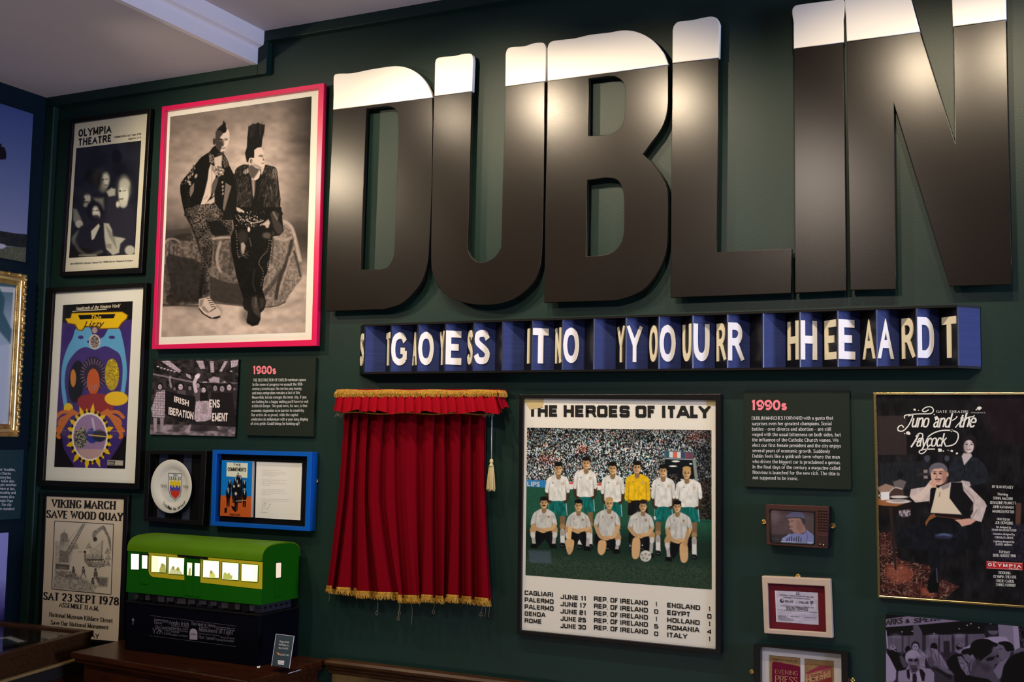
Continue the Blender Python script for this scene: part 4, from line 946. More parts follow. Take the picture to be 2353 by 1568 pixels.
sh.line([(765, 350), (740, 480), (690, 640), (640, 760), (600, 900), (580, 1040)], 40, grey(42), 4, .85, 4)
sh.line([(790, 500), (830, 640), (860, 780)], 26, grey(48), 3, .75, 4); sh.line([(640, 730), (540, 870), (440, 990)], 50, grey(52), 6, .7, 4)
sh.line([(735, 560), (700, 720), (640, 880), (610, 1030)], 22, grey(168), 3, .55, 4); sh.line([(545, 350), (540, 480), (520, 620)], 16, grey(60), 2, .8, 4)
sh.line([(570, 330), (650, 360), (760, 340)], 34, grey(175), 3, .6, 4); sh.line([(450, 1145), (600, 1130), (690, 1080)], 10, grey(40), 2, .9)
for q in ((705, 920, 34), (640, 1020, 30), (600, 470, 26), (780, 600, 30), (560, 620, 30)): sh.ell(q[:2], q[2], q[2]*1.1, grey(75), 3, .5); sh.ell(q[:2], q[2]*.6, q[2]*.7, grey(130), 3, .5)
sh.poly([(450, 1150), (680, 1120), (900, 1000), (920, 1060), (700, 1170), (450, 1190)], grey(120), 12, .45)
# left figure
DK = 20
sh.frame(*c1)
jk = fx_(lambda X, Y: 18+26*np.clip(vnoise(X/3, Y/4, 31)-.62, 0, 1))
sh.poly([(700, 640), (640, 700), (620, 725), (520, 790), (470, 850), (350, 1000), (262, 1110), (245, 1200), (262, 1330), (300, 1500), (330, 1570), (640, 1600), (830, 1600), (820, 1400), (900, 1160), (930, 1100), (880, 900), (850, 820), (810, 750), (790, 700)], jk, 1, 1, 2)
sh.poly([(375, 1180), (428, 1120), (420, 1230), (378, 1310), (366, 1250)], grey(118), 1)
sh.poly([(830, 1120), (912, 1165), (870, 1330), (812, 1490), (795, 1450), (815, 1270)], grey(112), 1)
sh.poly([(930, 1000), (1000, 1050), (905, 1165), (830, 1115), (800, 1000), (880, 900)], jk, 1)
# open shirt and bare chest
sh.poly([(640, 880), (615, 950), (600, 1080), (560, 1250), (510, 1400), (475, 1480), (540, 1450), (640, 1290), (665, 1120), (700, 1060), (720, 940)], grey(205), 2)
sh.line([(650, 900), (655, 1060), (640, 1250)], 10, grey(150), 2, .8); sh.line([(560, 1330), (600, 1290)], 8, grey(110), 2, .7)
sh.poly([(680, 800), (790, 760), (775, 920), (740, 960), (690, 900)], grey(195), 3)
sh.poly([(660, 900), (770, 910), (820, 960), (800, 1010), (740, 1050), (690, 1000), (650, 950)], grey(130), 3)
for i in range(26):
    a = i*.53; sh.ell((740+62*math.cos(a)*(.5+.5*(i % 3)/2), 960+55*math.sin(a*1.3)), 9, 7, grey(215 if i % 3 else 60), .6)
sh.poly([(650, 1160), (700, 1060), (740, 1050), (725, 1130), (690, 1240), (655, 1270)], grey(88), 2)
sh.poly([(640, 1330), (685, 1240), (690, 1370), (640, 1400), (575, 1405), (590, 1370)], grey(190), 2); sh.line([(640, 1330), (680, 1290)], 14, grey(30), 1)
sh.poly([(680, 1370), (735, 1440), (700, 1440)], grey(120), 2)
for i in range(34):       # badges on the sleeve, lapel studs
    r = random.Random(i); t = r.random(); x = 440-150*t+r.uniform(-22, 22); y = 900+230*t+r.uniform(-30, 30); sh.ell((x, y), r.uniform(6, 14), r.uniform(5, 12), grey(r.choice([90, 130, 180, 50])), 1, .85, r.uniform(0, 3))
for q in ((450, 1035, 16, 28), (405, 1010, 10, 22), (360, 1110, 26, 16), (372, 1140, 16, 14), (790, 1115, 12, 16), (795, 1170, 13, 16), (795, 1215, 10, 16), (797, 1262, 10, 18)): sh.ell(q[:2], q[2], q[3], grey(190), 2, .85, .4)
sh.poly([(615, 740), (680, 760), (690, 840), (660, 880), (620, 860)], fx_(lambda X, Y: 50+110*(vnoise(X/1.4, Y/1.4, 33) > .55)), 1, .8); sh.poly([(790, 760), (850, 830), (870, 920), (820, 930), (790, 860)], fx_(lambda X, Y: 45+90*(vnoise(X/1.4, Y/1.4, 34) > .55)), 1, .8)
for k in range(5): sh.line([(330, 1250+k*42), (372, 1240+k*42)], 8, grey(64), 2, .7)
# head
sh.poly([(700, 500), (705, 460), (740, 410), (790, 380), (850, 425), (878, 470), (880, 540), (870, 610), (845, 660), (822, 720), (790, 735), (740, 700), (705, 640)], grey(214), 1, smooth=4)
sh.poly([(700, 500), (705, 460), (740, 410), (790, 385), (800, 480), (760, 540), (790, 570), (800, 640), (780, 660), (760, 720), (735, 700), (703, 640)], grey(48), 3, .92, smooth=4)
sh.poly([(735, 740), (815, 710), (805, 770), (760, 770), (715, 760)], grey(60), 3, .8); sh.ell((685, 590), 18, 42, grey(40), 1.5); sh.ell((682, 595), 8, 24, grey(85), 2, .6); sh.ell((880, 555), 7, 24, grey(190), 1)
sh.poly([(720, 440), (765, 390), (790, 370), (806, 320), (812, 350), (828, 345), (830, 390), (848, 430), (835, 470), (805, 485), (770, 455)], grey(14), 1.2)
sh.line([(808, 330), (805, 400)], 14, grey(12), 2); sh.line([(828, 350), (826, 420)], 10, grey(12), 2)
sh.ell((838, 566), 20, 8, grey(50), 1.5); sh.line([(812, 548), (862, 548)], 7, grey(90), 1.5, .8); sh.ell((770, 580), 20, 9, grey(150), 2, .7); sh.ell((775, 582), 8, 7, grey(20), 1); sh.line([(745, 560), (795, 562)], 9, grey(20), 2)
sh.line([(808, 570), (806, 620), (800, 645)], 12, grey(70), 2, .8); sh.line([(780, 676), (830, 672)], 9, grey(70), 1.5); sh.line([(790, 690), (825, 688)], 8, grey(150), 2, .8)
# leopard trousers, left figure
sh.frame(*c2)
leo = fx_(lambda X, Y: np.interp(vnoise(X/1.5, Y/1.5, 41), [.4, .6], [30, 112])*np.clip(.85+.5*(vnoise(X/16, Y/16, 42)-.4), .3, 1.2))
sh.poly([(285, 0), (560, -60), (700, 20), (800, 90), (830, 180), (800, 290), (700, 310), (610, 320), (560, 240), (600, 400), (590, 600), (560, 800), (560, 960), (520, 1030), (450, 1050), (440, 900), (470, 700), (430, 430), (370, 250), (300, 120)], leo, 1.2, 1, 2)
sh.poly([(540, 150), (700, 140), (760, 230), (800, 300), (640, 318), (590, 290)], grey(20), 4, .88); sh.poly([(290, 40), (380, 250), (450, 430), (480, 700), (440, 900), (440, 1040), (470, 1040), (500, 820), (470, 560), (400, 330), (330, 160)], grey(16), 5, .8)
sh.poly([(470, 440), (560, 430), (520, 640), (540, 950), (500, 1000), (470, 900), (500, 700)], grey(30), 5, .55)
# shoes
sh.poly([(440, 1050), (530, 1035), (560, 1020), (640, 1130), (692, 1190), (690, 1240), (650, 1270), (580, 1265), (500, 1220), (440, 1150)], grey(198), 1)
sh.poly([(440, 1150), (500, 1220), (590, 1268), (690, 1240), (690, 1262), (640, 1280), (570, 1276), (480, 1222), (436, 1160)], grey(38), 1); sh.poly([(470, 1140), (500, 1130), (560, 1200), (550, 1215), (490, 1180)], grey(120), 2, .8)
for k in range(5): sh.line([(535+k*12, 1045+k*24), (575+k*13, 1040+k*24)], 8, grey(50), .8)
sh.line([(570, 1195), (640, 1150)], 10, grey(50), 1); sh.poly([(450, 1060), (500, 1050), (480, 1130), (445, 1140)], grey(110), 3, .7)
# right figure
sh.frame(*c3)
fur = fx_(lambda X, Y: 24+62*np.clip(vnoise((X+.35*Y)/1.7, Y/6, 51)-.4, 0, 1)*1.6)
sh.poly([(120, 950), (180, 900), (280, 890), (330, 1020), (430, 1040), (480, 960), (500, 890), (560, 900), (640, 930), (665, 1040), (680, 1200), (700, 1340), (690, 1450), (700, 1570), (80, 1570), (10, 1400), (70, 1160), (100, 1040)], fur, 1.2, 1, 2)
sh.poly([(0, 1120), (70, 1165), (20, 1330), (-60, 1600), (120, 1600), (140, 1300), (120, 1060), (60, 1040)], jk, 2, .9)
sh.poly([(280, 880), (300, 1080), (330, 1300), (300, 1580), (480, 1580), (470, 1300), (430, 1200), (450, 1040), (440, 930)], grey(18), 3)
sh.poly([(320, 1070), (345, 1060), (375, 1090), (372, 1200), (360, 1290), (345, 1330), (332, 1200)], grey(130), 3, .9); sh.line([(345, 1090), (352, 1280)], 16, grey(190), 3, .6)
sh.line([(415, 1200), (440, 1260), (410, 1350)], 5, grey(90), 1, .7); sh.poly([(590, 940), (640, 935), (660, 1020), (640, 1100), (600, 1050)], fx_(lambda X, Y: 60+90*(vnoise((X+.3*Y)/1.2, Y/4, 52) > .5)), 2, .7)
for i in range(60):
    r = random.Random(i+90); x = r.uniform(500, 660); y = r.uniform(900, 1500); sh.line([(x, y), (x+r.uniform(-14, 10), y+r.uniform(25, 60))], 4, grey(r.choice([120, 150, 100])), .7, .7)
for i in range(40):
    r = random.Random(i+290); x = r.uniform(150, 290); y = r.uniform(1080, 1460); sh.line([(x, y), (x-12, y+r.uniform(25, 60))], 4, grey(r.choice([80, 110, 60])), .7, .7)
sh.poly([(230, 960), (285, 930), (290, 990), (240, 1015), (218, 990)], grey(165), 2); sh.line([(240, 960), (235, 1005)], 6, grey(60), 1); sh.line([(262, 950), (258, 1000)], 6, grey(60), 1)
# head in profile, tall hair
sh.poly([(285, 860), (300, 820), (345, 700), (400, 670), (450, 665), (475, 720), (480, 760), (500, 815), (492, 835), (490, 860), (485, 880), (495, 915), (480, 940), (430, 940), (440, 1000), (420, 1060), (380, 1090), (330, 1080), (300, 1010)], grey(212), 1)
sh.poly([(290, 900), (330, 890), (380, 930), (430, 945), (400, 1000), (350, 1070), (310, 1050), (295, 980)], grey(62), 4, .85)
sh.poly([(240, 740), (265, 660), (270, 540), (285, 400), (300, 390), (320, 380), (350, 360), (380, 365), (400, 345), (430, 360), (460, 370), (495, 375), (490, 450), (465, 560), (455, 660), (400, 670), (360, 700), (360, 800), (300, 800), (285, 860), (262, 850)], grey(15), 1)
for i in range(46):
    r = random.Random(i+500); t = r.random(); x = 285+210*t; sh.line([(x-8, 430+r.uniform(0, 120)), (x+r.uniform(-8, 8), 350+r.uniform(0, 60)-14*math.sin(t*3))], 4, grey(16 if i % 3 else 92), .8, .75)
sh.ell((318, 845), 32, 44, grey(205), 1); sh.ell((322, 845), 17, 28, grey(70), 1.5); sh.ell((330, 850), 9, 20, grey(180), 1.5)
sh.line([(415, 780), (440, 765), (470, 770)], 9, grey(60), 1.5); sh.ell((447, 782), 16, 6, grey(50), 1); sh.line([(468, 770), (475, 815), (492, 828)], 8, grey(90), 1.5, .8); sh.ell((478, 828), 9, 6, grey(40), 1); sh.line([(455, 872), (486, 868)], 7, grey(60), 1); sh.poly([(350, 870), (420, 900), (470, 935), (420, 935), (350, 900)], grey(120), 3, .6)
# belts, knees, chains, boots
sh.frame(*c4)
sh.poly([(60, -20), (640, -20), (650, 110), (665, 260), (620, 310), (540, 320), (500, 620), (470, 760), (440, 800), (420, 940), (460, 1080), (440, 1170), (400, 1210), (360, 1180), (300, 1100), (200, 1050), (120, 800), (60, 500), (50, 330), (90, 230)], fx_(lambda X, Y: 16+30*np.clip(vnoise(X/4, Y/5, 61)-.6, 0, 1)), 2)
sh.poly([(510, 60), (560, 20), (620, 60), (600, 130), (650, 200), (655, 280), (600, 300), (560, 240), (530, 140)], grey(68), 3, .8); sh.line([(545, 40), (590, 120)], 22, grey(150), 3, .6)
sh.poly([(115, -20), (150, -10), (200, 20), (215, 40), (150, 40), (120, 20)], grey(190), 2)
sh.poly([(400, 185), (440, 160), (490, 120), (510, 160), (490, 220), (465, 225), (450, 195)], grey(180), 3); sh.line([(230, 125), (290, 160), (360, 160), (430, 135)], 9, grey(205), 1, 1, 4); sh.line([(140, 70), (200, 130), (260, 120)], 8, grey(180), 1, .9, 4)
for i in range(110):
    r = random.Random(i+700); x = r.gauss(270, 95); y = r.gauss(120, 50)
    if 100 < x < 520 and 30 < y < 260: sh.ell((x, y), r.uniform(3, 10), r.uniform(3, 7), grey(r.choice([210, 160, 230, 110, 30])), .8, .9, r.uniform(0, 3))
sh.ell((262, 240), 16, 30, grey(215), 2); sh.ell((190, 330), 60, 80, grey(54), 8, .8); sh.poly([(170, 400), (200, 390), (225, 430), (205, 520), (180, 530), (170, 470)], grey(178), 3, .9); sh.ell((470, 310), 50, 36, grey(100), 5, .8)
for i in range(30):
    r = random.Random(i+900); x0_, y0_ = r.uniform(130, 240), r.uniform(480, 560); sh.line([(x0_, y0_), (x0_+r.uniform(-30, 40), y0_+r.uniform(-25, 25))], 4, grey(r.choice([140, 110, 60])), .6, .8)
for chn in (([(110, 250), (120, 320), (130, 500), (150, 580)]), ([(500, 330), (480, 480), (410, 560), (380, 640), (430, 740), (400, 900)]), ([(520, 360), (520, 560), (480, 640), (490, 740)]), ([(270, 340), (290, 440)])):
    P = crv(chn, 10)
    for i, p in enumerate(P): sh.ell(tuple(p), 6, 6, grey(128 if i % 2 else 26), .8)
sh.line([(330, 700), (310, 860), (340, 960)], 8, grey(80), 2, .7, 4); sh.poly([(200, 1060), (300, 1010), (390, 1000), (440, 1030), (462, 1100), (430, 1170), (398, 1210), (396, 1290), (350, 1350), (290, 1350), (240, 1290), (250, 1200), (205, 1160)], grey(26), 2, smooth=3)
sh.poly([(300, 1030), (350, 1010), (370, 1100), (395, 1230), (385, 1265), (320, 1210), (290, 1120)], grey(72), 4, .8); sh.poly([(385, 1040), (430, 1040), (455, 1100), (420, 1160), (392, 1170)], grey(60), 3, .7)
for k in range(6): sh.line([(335, 1040+k*20), (352, 1046+k*20)], 6, grey(150), .8, .8)
sh.poly([(230, 1280), (300, 1340), (380, 1300), (395, 1280), (370, 1350), (300, 1365), (240, 1330)], grey(10), 4); sh.ell((230, 1230), 60, 90, grey(40), 18, .5)
sh.ell((545, 285), 16, 26, grey(120), 3, .35)
sh.frame(*c3); sh.ell((550, 278), 24, 40, grey(118), 3, .3)
sh.build('portrait_print', pk, .98, .45, .3)
panel('glass', [(379, 256), (731, 204), (715, 781), (358, 792)], -.0235, -.0225, M_GLASS, pk)

# ---- text boards
def board(label, quad, m, head, lines, inkm, fr_, th=.012, hx=None):
    t = wthing('text_panel', label, 'panel', quad); panel('board', quad, -th, -.002, m, t, bev=.0006)
    pl = wallp(-th-.0002); T_ = lambda x, y: pl(fr_[0]+x*fr_[2], fr_[1]+y*fr_[2])
    ik = Ink(T_); ik.put(head[0], head[1], head[2], head[3], bold=1.5, thin=.95, gap=1.0); ik.build('heading', mat('coral_pink_ink', (.70, .18, .23), rough=.6), t)
    ik = Ink(T_)
    for tx, x0, y0, x1, y1, h in lines: ik.put(tx, (x0, y0), (x1, y1), h, bold=.85, serif=.28, thin=.5, word=2.4)
    ik.build('lettering', M_INKW, t); return t
M_BRD = mat('dark_green_text_board', (.011, .017, .012), rough=.55, spec=.1)
y8 = [317, 350, 382, 414, 446, 479, 511, 545, 578, 611, 643]
t8 = [("THE DESTRUCTION OF DUBLIN continues apace.", 855, 1255), ("In the name of progress we assault the 18th-", 852, 1232), ("century streetscape. No one has any money,", 850, 1222), ("and mass emigration remains a fact of life.", 849, 1210), ("Meanwhile, heroin ravages the inner city. If you", 848, 1255), ("are looking for a happy ending you'll have to wait", 847, 1270), ("a little bit longer. The good news, for now, is that", 846, 1262), ("economic stagnation is no barrier to creativity.", 843, 1240), ("Our artists do us proud, while the capital", 841, 1193), ("celebrates its millennium with a year-long display", 840, 1267), ("of civic pride. Could things be looking up?", 838, 1205)]
C3 = (320, 780, 460/1503)
board('dark green text panel headed 1980s beside the small protest photograph', [(569.5, 826.5), (726, 821.5), (719.5, 1004), (563.5, 1001)], M_BRD, ('1980s', (856, 262), (1028, 262), 62), [(t, a, y, b_, y+k*.3-3, 21) for k, ((t, a, b_), y) in enumerate(zip(t8, y8))], M_INKW, C3)
C6 = (1680, 880, 330/1232)
t9 = ["DUBLIN MARCHES FORWARD with a gusto that", "surprises even her greatest champions. Social", "battles – over divorce and abortion – are still", "waged with the usual bitterness on both sides, but", "the influence of the Catholic Church wanes. We", "elect our first female president and the city enjoys", "several years of economic growth. Suddenly", "Dublin feels like a goldrush town where the man", "who drives the biggest car is proclaimed a genius.", "In the final days of the century a magazine called", "Nouveau is launched for the new rich. The title is", "not supposed to be ironic."]
e9 = [875, 862, 857, 940, 920, 941, 847, 932, 940, 935, 930, 577]
board('dark green text panel headed 1990s right of the football poster', [(1708.4, 898.2), (1951.3, 896.6), (1955.3, 1125.6), (1710.8, 1118.9)], M_BRD, ('1990s', (178, 235), (478, 236), 88), [(t, 178+k*.75, 318+k*46.3, x1, 318+k*46.3+(x1-178)*(-.002+.0021*k), 29) for k, (t, x1) in enumerate(zip(t9, e9))], M_INKW, C6)

# ---- protest photograph
q = [(353, 827.4), (549, 825.9), (540.3, 1003.7), (344.2, 999)]
pt = wthing('photograph', 'small unframed black and white photograph of a march with a banner', 'picture', q); panel('backing_board', q, -.009, -.001, M_BLK2, pt)
MV = np.array([1, .88, .90])
def mv(v): return tuple(MV*v)
sh = Sheet(q, wallp(-.0094), 1.15); sh.shade(lambda C, X, Y: (40+40*(vnoise(X/7, Y/7, 71)-.4)+24*(vnoise(X/2, Y/2, 72)-.5))[..., None]*MV); sh.frame(*C3)
for P in ([(165, 165), (225, 160), (315, 235), (300, 255), (200, 190)], [(425, 160), (480, 160), (495, 220), (460, 225)], [(530, 165), (560, 165), (562, 250), (535, 250)], [(640, 165), (665, 165), (620, 245), (600, 240)], [(685, 160), (745, 155), (735, 200), (690, 215)], [(350, 255), (385, 270), (390, 300), (355, 280)]):
    sh.poly(P, fx_(lambda X, Y: 110+90*((X*.9 % 3) > .8)*((Y*.8 % 3) > .8), MV), .8)
sh.line([(105, 262), (420, 325)], 14, mv(125), 1.5, .9); sh.line([(110, 282), (420, 345)], 6, mv(60), 1)
for x, y in ((140, 205), (165, 215), (190, 222), (215, 230), (240, 236), (265, 243), (485, 322), (500, 322), (640, 320), (690, 240)): sh.ell((x, y), 9, 4, mv(220), 1)
sh.line([(440, 322), (740, 330)], 6, mv(170), 2, .6)
fl = lambda X, Y: 150+50*(vnoise(X/9, Y/4, 73)-.5)
sh.poly([(80, 640), (735, 650), (722, 732), (78, 716)], fx_(lambda X, Y: 120+90*(vnoise(X/8, Y/5, 74)-.5), MV), 4, .85)
for k in range(6): sh.poly([(200+k*90, 640), (260+k*90, 645), (200+k*90, 700), (150+k*90, 695)], mv(50 if k % 2 else 175), 4, .6)
# people behind the banner
for (x, y, r, dark, tone) in ((155, 355, 19, 0, 180), (232, 340, 15, 1, 90), (310, 355, 22, 0, 195), (380, 365, 16, 1, 130), (483, 380, 20, 0, 205), (570, 365, 20, 1, 150), (622, 370, 22, 1, 150), (675, 360, 22, 1, 190), (440, 345, 17, 0, 170), (715, 370, 12, 1, 110), (265, 370, 12, 1, 130)):
    sh.poly([(x-r*2, 470), (x-r*1.7, y+r*1.4), (x, y+r*.8), (x+r*1.7, y+r*1.4), (x+r*2, 470)], mv(48 if dark else 85), 2, .9); sh.ell((x, y-2), r*1.25, r*1.5, mv(28), 1.5); sh.ell((x, y+3), r*.78, r*1.02, mv(tone), 1.5)
    sh.ell((x-r*.3, y), r*.2, r*.14, mv(50), .8); sh.ell((x+r*.3, y), r*.2, r*.14, mv(50), .8); sh.line([(x-r*.25, y+r*.6), (x+r*.25, y+r*.6)], 3, mv(70), .8)
sh.poly([(130, 400), (195, 380), (200, 470), (190, 590), (100, 585), (90, 520)], fx_(lambda X, Y: 150+60*(np.sin(X*1.7) > .2)*1.0-70*(np.sin(Y*1.6) > .4), MV), 1); sh.poly([(105, 590), (135, 590), (130, 700), (110, 700)], mv(150), 2); sh.poly([(155, 590), (185, 590), (180, 690), (160, 690)], mv(140), 2)
sh.line([(425, 390), (415, 330), (432, 285), (445, 268)], 26, mv(200), 2, .95, 4); sh.ell((435, 280), 18, 16, mv(225), 1.5); sh.line([(240, 360), (228, 300), (234, 280)], 14, mv(150), 1.5, .9)
sh.poly([(520, 300), (560, 280), (605, 290), (600, 330), (560, 320), (530, 325)], mv(185), 3, .85)
sh.poly([(195, 385), (300, 410), (420, 430), (430, 600), (410, 620), (220, 580), (190, 560)], mv(30), 1.2); sh.poly([(540, 400), (700, 400), (725, 660), (540, 650)], mv(32), 1.2); sh.poly([(400, 600), (560, 610), (600, 690), (380, 690)], mv(40), 3, .8)
sh.poly([(425, 470), (470, 455), (520, 465), (548, 510), (540, 600), (500, 615), (430, 620), (412, 600), (418, 520)], fx_(lambda X, Y: 170+60*(vnoise(X/2.4, Y/2.6, 75)-.5), MV), 1.2); sh.poly([(455, 400), (515, 400), (520, 460), (455, 465)], mv(30), 2); sh.poly([(478, 480), (505, 480), (515, 560), (470, 560)], mv(140), 2, .8)
sh.build('print', pt, .9, .5)
ik = Ink(lambda x, y: at(C3[0]+x*C3[2], C3[1]+y*C3[2], -.0095)); wk = dict(bold=1.6, thin=.95)
ik.put('IRISH', (262, 470), (372, 505), 44, (.06, -1), **wk); ik.put('IBERATION', (220, 565), (406, 604), 56, (.06, -1), **wk); ik.build('banner_lettering', mat('white_ink_2', (.66, .60, .58), rough=.6), pt); ik = Ink(lambda x, y: at(C3[0]+x*C3[2], C3[1]+y*C3[2], -.0095)); ik.put('ENS', (528, 512), (606, 515), 60, **wk); ik.put('EMENT', (548, 616), (664, 616), 62, (.04, -1), **wk)
ik.build('banner_lettering', mat('white_ink_2', (.66, .60, .58), rough=.6), pt)

# ---- plate in its black shadow box
q = [(335.5, 1036), (474, 1037), (465.5, 1208), (329, 1198)]
pb2 = wthing('shadow_box', 'deep black shadow box frame around a commemorative plate', 'frame', q)
ring('frame', q, [(344.5, 1044.5), (462, 1045), (454, 1198), (338, 1189)], -.030, -.001, M_BFR, pb2)
panel('backing', [(340, 1040), (468, 1041), (460, 1203), (334, 1193)], -.004, -.001, M_BLK2, pb2)
for x0_, x1_, x2_, x3_ in ((367, 386, 378, 360), (422, 441, 435, 418)): panel('blue_backing_strip', [(x0_, 1044), (x1_, 1044.5), (x2_, 1199), (x3_, 1196)], -.0065, -.004, mat('slate_blue_cloth', (.030, .036, .075), rough=.8), pb2)
pc = at(398, 1118, -.012); Rz = (at(398, 1056.5, -.020)[2]-at(398, 1180.5, -.020)[2])/2; pc[2] = (at(398, 1056.5, -.020)[2]+at(398, 1180.5, -.020)[2])/2
pp = thing('commemorative_plate', 'white china plate with a red, blue and yellow crest inside the black shadow box', 'plate', (pc[0], -.012, pc[2]-Rz))
M_CH = mat('white_china', (.70, .69, .66), rough=.12, spec=.6)
MB().lathe((pc[0], -.0066, pc[2]), (0, -1, 0), [(Rz*.5, 0), (Rz*.62, .001), (Rz*.98, .0145), (Rz, .0155), (Rz*.985, .0162), (Rz*.72, .0100), (Rz*.66, .0060), (Rz*.60, .0045), (Rz*.3, .0042), (.0005, .0042)], 72).build('plate_body', M_CH, pp, True)
PYw = -.0114
def plc(x, y): return at(C3[0]+x*C3[2], C3[1]+y*C3[2], PYw)
sh = Sheet([tuple(np.array(p)*C3[2]+np.array(C3[:2])) for p in ((216, 1002), (322, 1006), (320, 1216), (214, 1212))], wallp(PYw), 3, (222, 220, 214)); sh.frame(*C3)
sh.poly([(218, 1004), (320, 1008), (320, 1120), (308, 1180), (270, 1213), (232, 1180), (216, 1120)], (90, 84, 80), .5); sh.poly([(222, 1009), (316, 1012), (316, 1120), (304, 1176), (270, 1207), (236, 1176), (220, 1120)], (225, 222, 214), .5)
sh.poly([(230, 1065), (310, 1070), (310, 1110), (230, 1105)], (236, 196, 40), .5); sh.poly([(230, 1098), (243, 1098), (243, 1112), (252, 1112), (252, 1098), (262, 1098), (262, 1112), (275, 1112), (275, 1100), (290, 1100), (290, 1114), (298, 1114), (298, 1102), (310, 1102), (310, 1145), (230, 1140)], (80, 74, 160), .5)
for k in range(3): sh.poly([(236+k*26, 1050), (246+k*26, 1050), (246+k*26, 1074), (236+k*26, 1074)], (236, 196, 40), .5)
sh.poly([(230, 1130), (244, 1130), (244, 1142), (262, 1142), (262, 1130), (280, 1130), (280, 1144), (296, 1144), (296, 1132), (310, 1132), (300, 1172), (270, 1200), (240, 1172), (231, 1140)], (205, 58, 40), .5)
sh.build('crest', pp, .85, .3)
ik = Ink(plc); ik.put('1988', (254, 1028), (288, 1030), 16, bold=.9); ik.put('DUBLIN', (228, 1055), (311, 1060), 26, bold=1, serif=.3); ik.build('crest_lettering', M_INKK, pp)
ik = Ink(lambda x, y: at(C3[0]+x*C3[2], C3[1]+y*C3[2], -.0212)); ik.put('988', (160, 1115), (208, 1115), 24, bold=.9, serif=.2); ik.put('1988', (328, 1120), (366, 1120), 24, bold=.9, serif=.2)
word = 'Dublin be proud'
for i, chh in enumerate(word):
    if chh == ' ': continue
    t = i/(len(word)-1); x = 182+t*160; y = 1243+44*math.sin(math.pi*t)**.8-4*t; sl = math.cos(math.pi*t)*.55
    ik.put(chh, (x-5, y-3*sl), (x+5, y+3*sl), 24, (sl*.5, -1), bold=1.2, serif=.3)
ik.build('rim_lettering', M_INKK, pp)
panel('glass', [(345, 1045), (461.5, 1045.5), (453.5, 1197), (338.5, 1188.5)], -.0285, -.0275, M_GLASS, pb2)

# ---- blue frame with book and typed letter
q = [(488.5, 1034), (717, 1039.5), (710.5, 1221.5), (483, 1208.5)]
bf = wthing('box_frame', 'cobalt blue box frame that displays a paperback and a typed letter', 'frame', q)
ring('frame', q, [(497.5, 1043.5), (705.5, 1049.5), (700, 1212), (493, 1199.5)], -.034, -.001, M_BLUEF, bf)
panel('backing', [(493, 1039), (710, 1045), (704, 1216), (489, 1204)], -.010, -.001, M_BLK2, bf); hangring(727, 1106, bf, .0050)
bq = [(620, 909), (850, 917), (838, 1338), (606, 1326)]; BQ = [tuple(np.array(p)*C3[2]+np.array(C3[:2])) for p in bq]
bk = wthing('paperback_book', 'paperback with a blue and orange cover in the blue frame, left of the letter', 'book', BQ)
panel('page_block', BQ, -.0230, -.0105, mat('book_pages', (.55, .50, .48), rough=.9), bk)
sh = Sheet(BQ, wallp(-.0234), 2.2, (16, 118, 196)); sh.frame(*C3)
sh.poly([(600, 1172), (845, 1182), (840, 1345), (600, 1335)], (206, 92, 40), .8); sh.poly([(657, 924), (815, 930), (811, 1041), (654, 1030)], (232, 226, 200), .5)
def fig(x, y, s, face=(210, 190, 170)):
    sh.poly([(x-13*s, y+14*s), (x, y+8*s), (x+13*s, y+14*s), (x+15*s, y+60*s), (x+10*s, y+66*s), (x+8*s, y+120*s), (x+1*s, y+120*s), (x, y+75*s), (x-4*s, y+118*s), (x-11*s, y+116*s), (x-11*s, y+64*s), (x-15*s, y+58*s)], (18, 16, 18), .5)
    sh.poly([(x-4*s, y+12*s), (x+4*s, y+12*s), (x+1*s, y+38*s)], (235, 230, 225), .4); sh.ell((x, y-1*s), 7*s, 8*s, (24, 18, 16), .5); sh.ell((x, y+2*s), 5.4*s, 7*s, face, .5); sh.line([(x-3*s, y+1*s), (x+3*s, y+1*s)], 1.5*s, (30, 24, 22), .4)
for a in ((742, 1010, .8), (762, 1030, .8), (722, 1040, .8), (680, 1055, .9), (790, 1060, .9), (735, 1060, 1), (708, 1085, 1), (758, 1085, 1), (668, 1120, 1.15), (790, 1125, 1.15), (728, 1150, 1.15)): fig(*a)
sh.poly([(700, 1080), (780, 1080), (770, 1230), (700, 1230)], (18, 16, 18), 2, .7); sh.ell((725, 1160), 9, 12, (215, 195, 175)); sh.ell((745, 1100), 8, 11, (215, 195, 175)); sh.ell((712, 1105), 8, 10, (200, 175, 155)); sh.poly([(640, 1270), (660, 1262), (656, 1304), (640, 1304)], (18, 16, 18)); sh.poly([(690, 1250), (720, 1262), (730, 1300), (712, 1292), (696, 1270)], (18, 16, 18), .6); sh.line([(728, 1216), (800, 1210)], 7, (160, 150, 140), 1)
sh.build('cover', bk, .85, .35)
ik = Ink(lambda x, y: at(C3[0]+x*C3[2], C3[1]+y*C3[2], -.0236)); ik.put('T·H·E', (708, 950), (762, 953), 18, bold=1.3, thin=.9); ik.put('COMMITMENTS', (666, 990), (803, 994), 28, bold=1.6, thin=.9, gap=.5); ik.put('Roddy Doyle', (680, 1322), (758, 1326), 15, bold=1.3, thin=.8); ik.build('cover_lettering', M_INKK, bk)
lq = [(880, 920), (1222, 930), (1208, 1360), (870, 1340)]; LQ = [tuple(np.array(p)*C3[2]+np.array(C3[:2])) for p in lq]
lt = wthing('typed_letter', 'sheet of white paper with faint typing in the blue frame, right of the paperback', 'paper', LQ)
panel('sheet', LQ, -.0125, -.0105, M_WHITEP, lt)
ik = Ink(lambda x, y: at(C3[0]+x*C3[2], C3[1]+y*C3[2], -.0128)); r = random.Random(4)
wl = 'manuscript copies were sent from here about a band and the songs we played in town at the time of writing this page for you'.split()
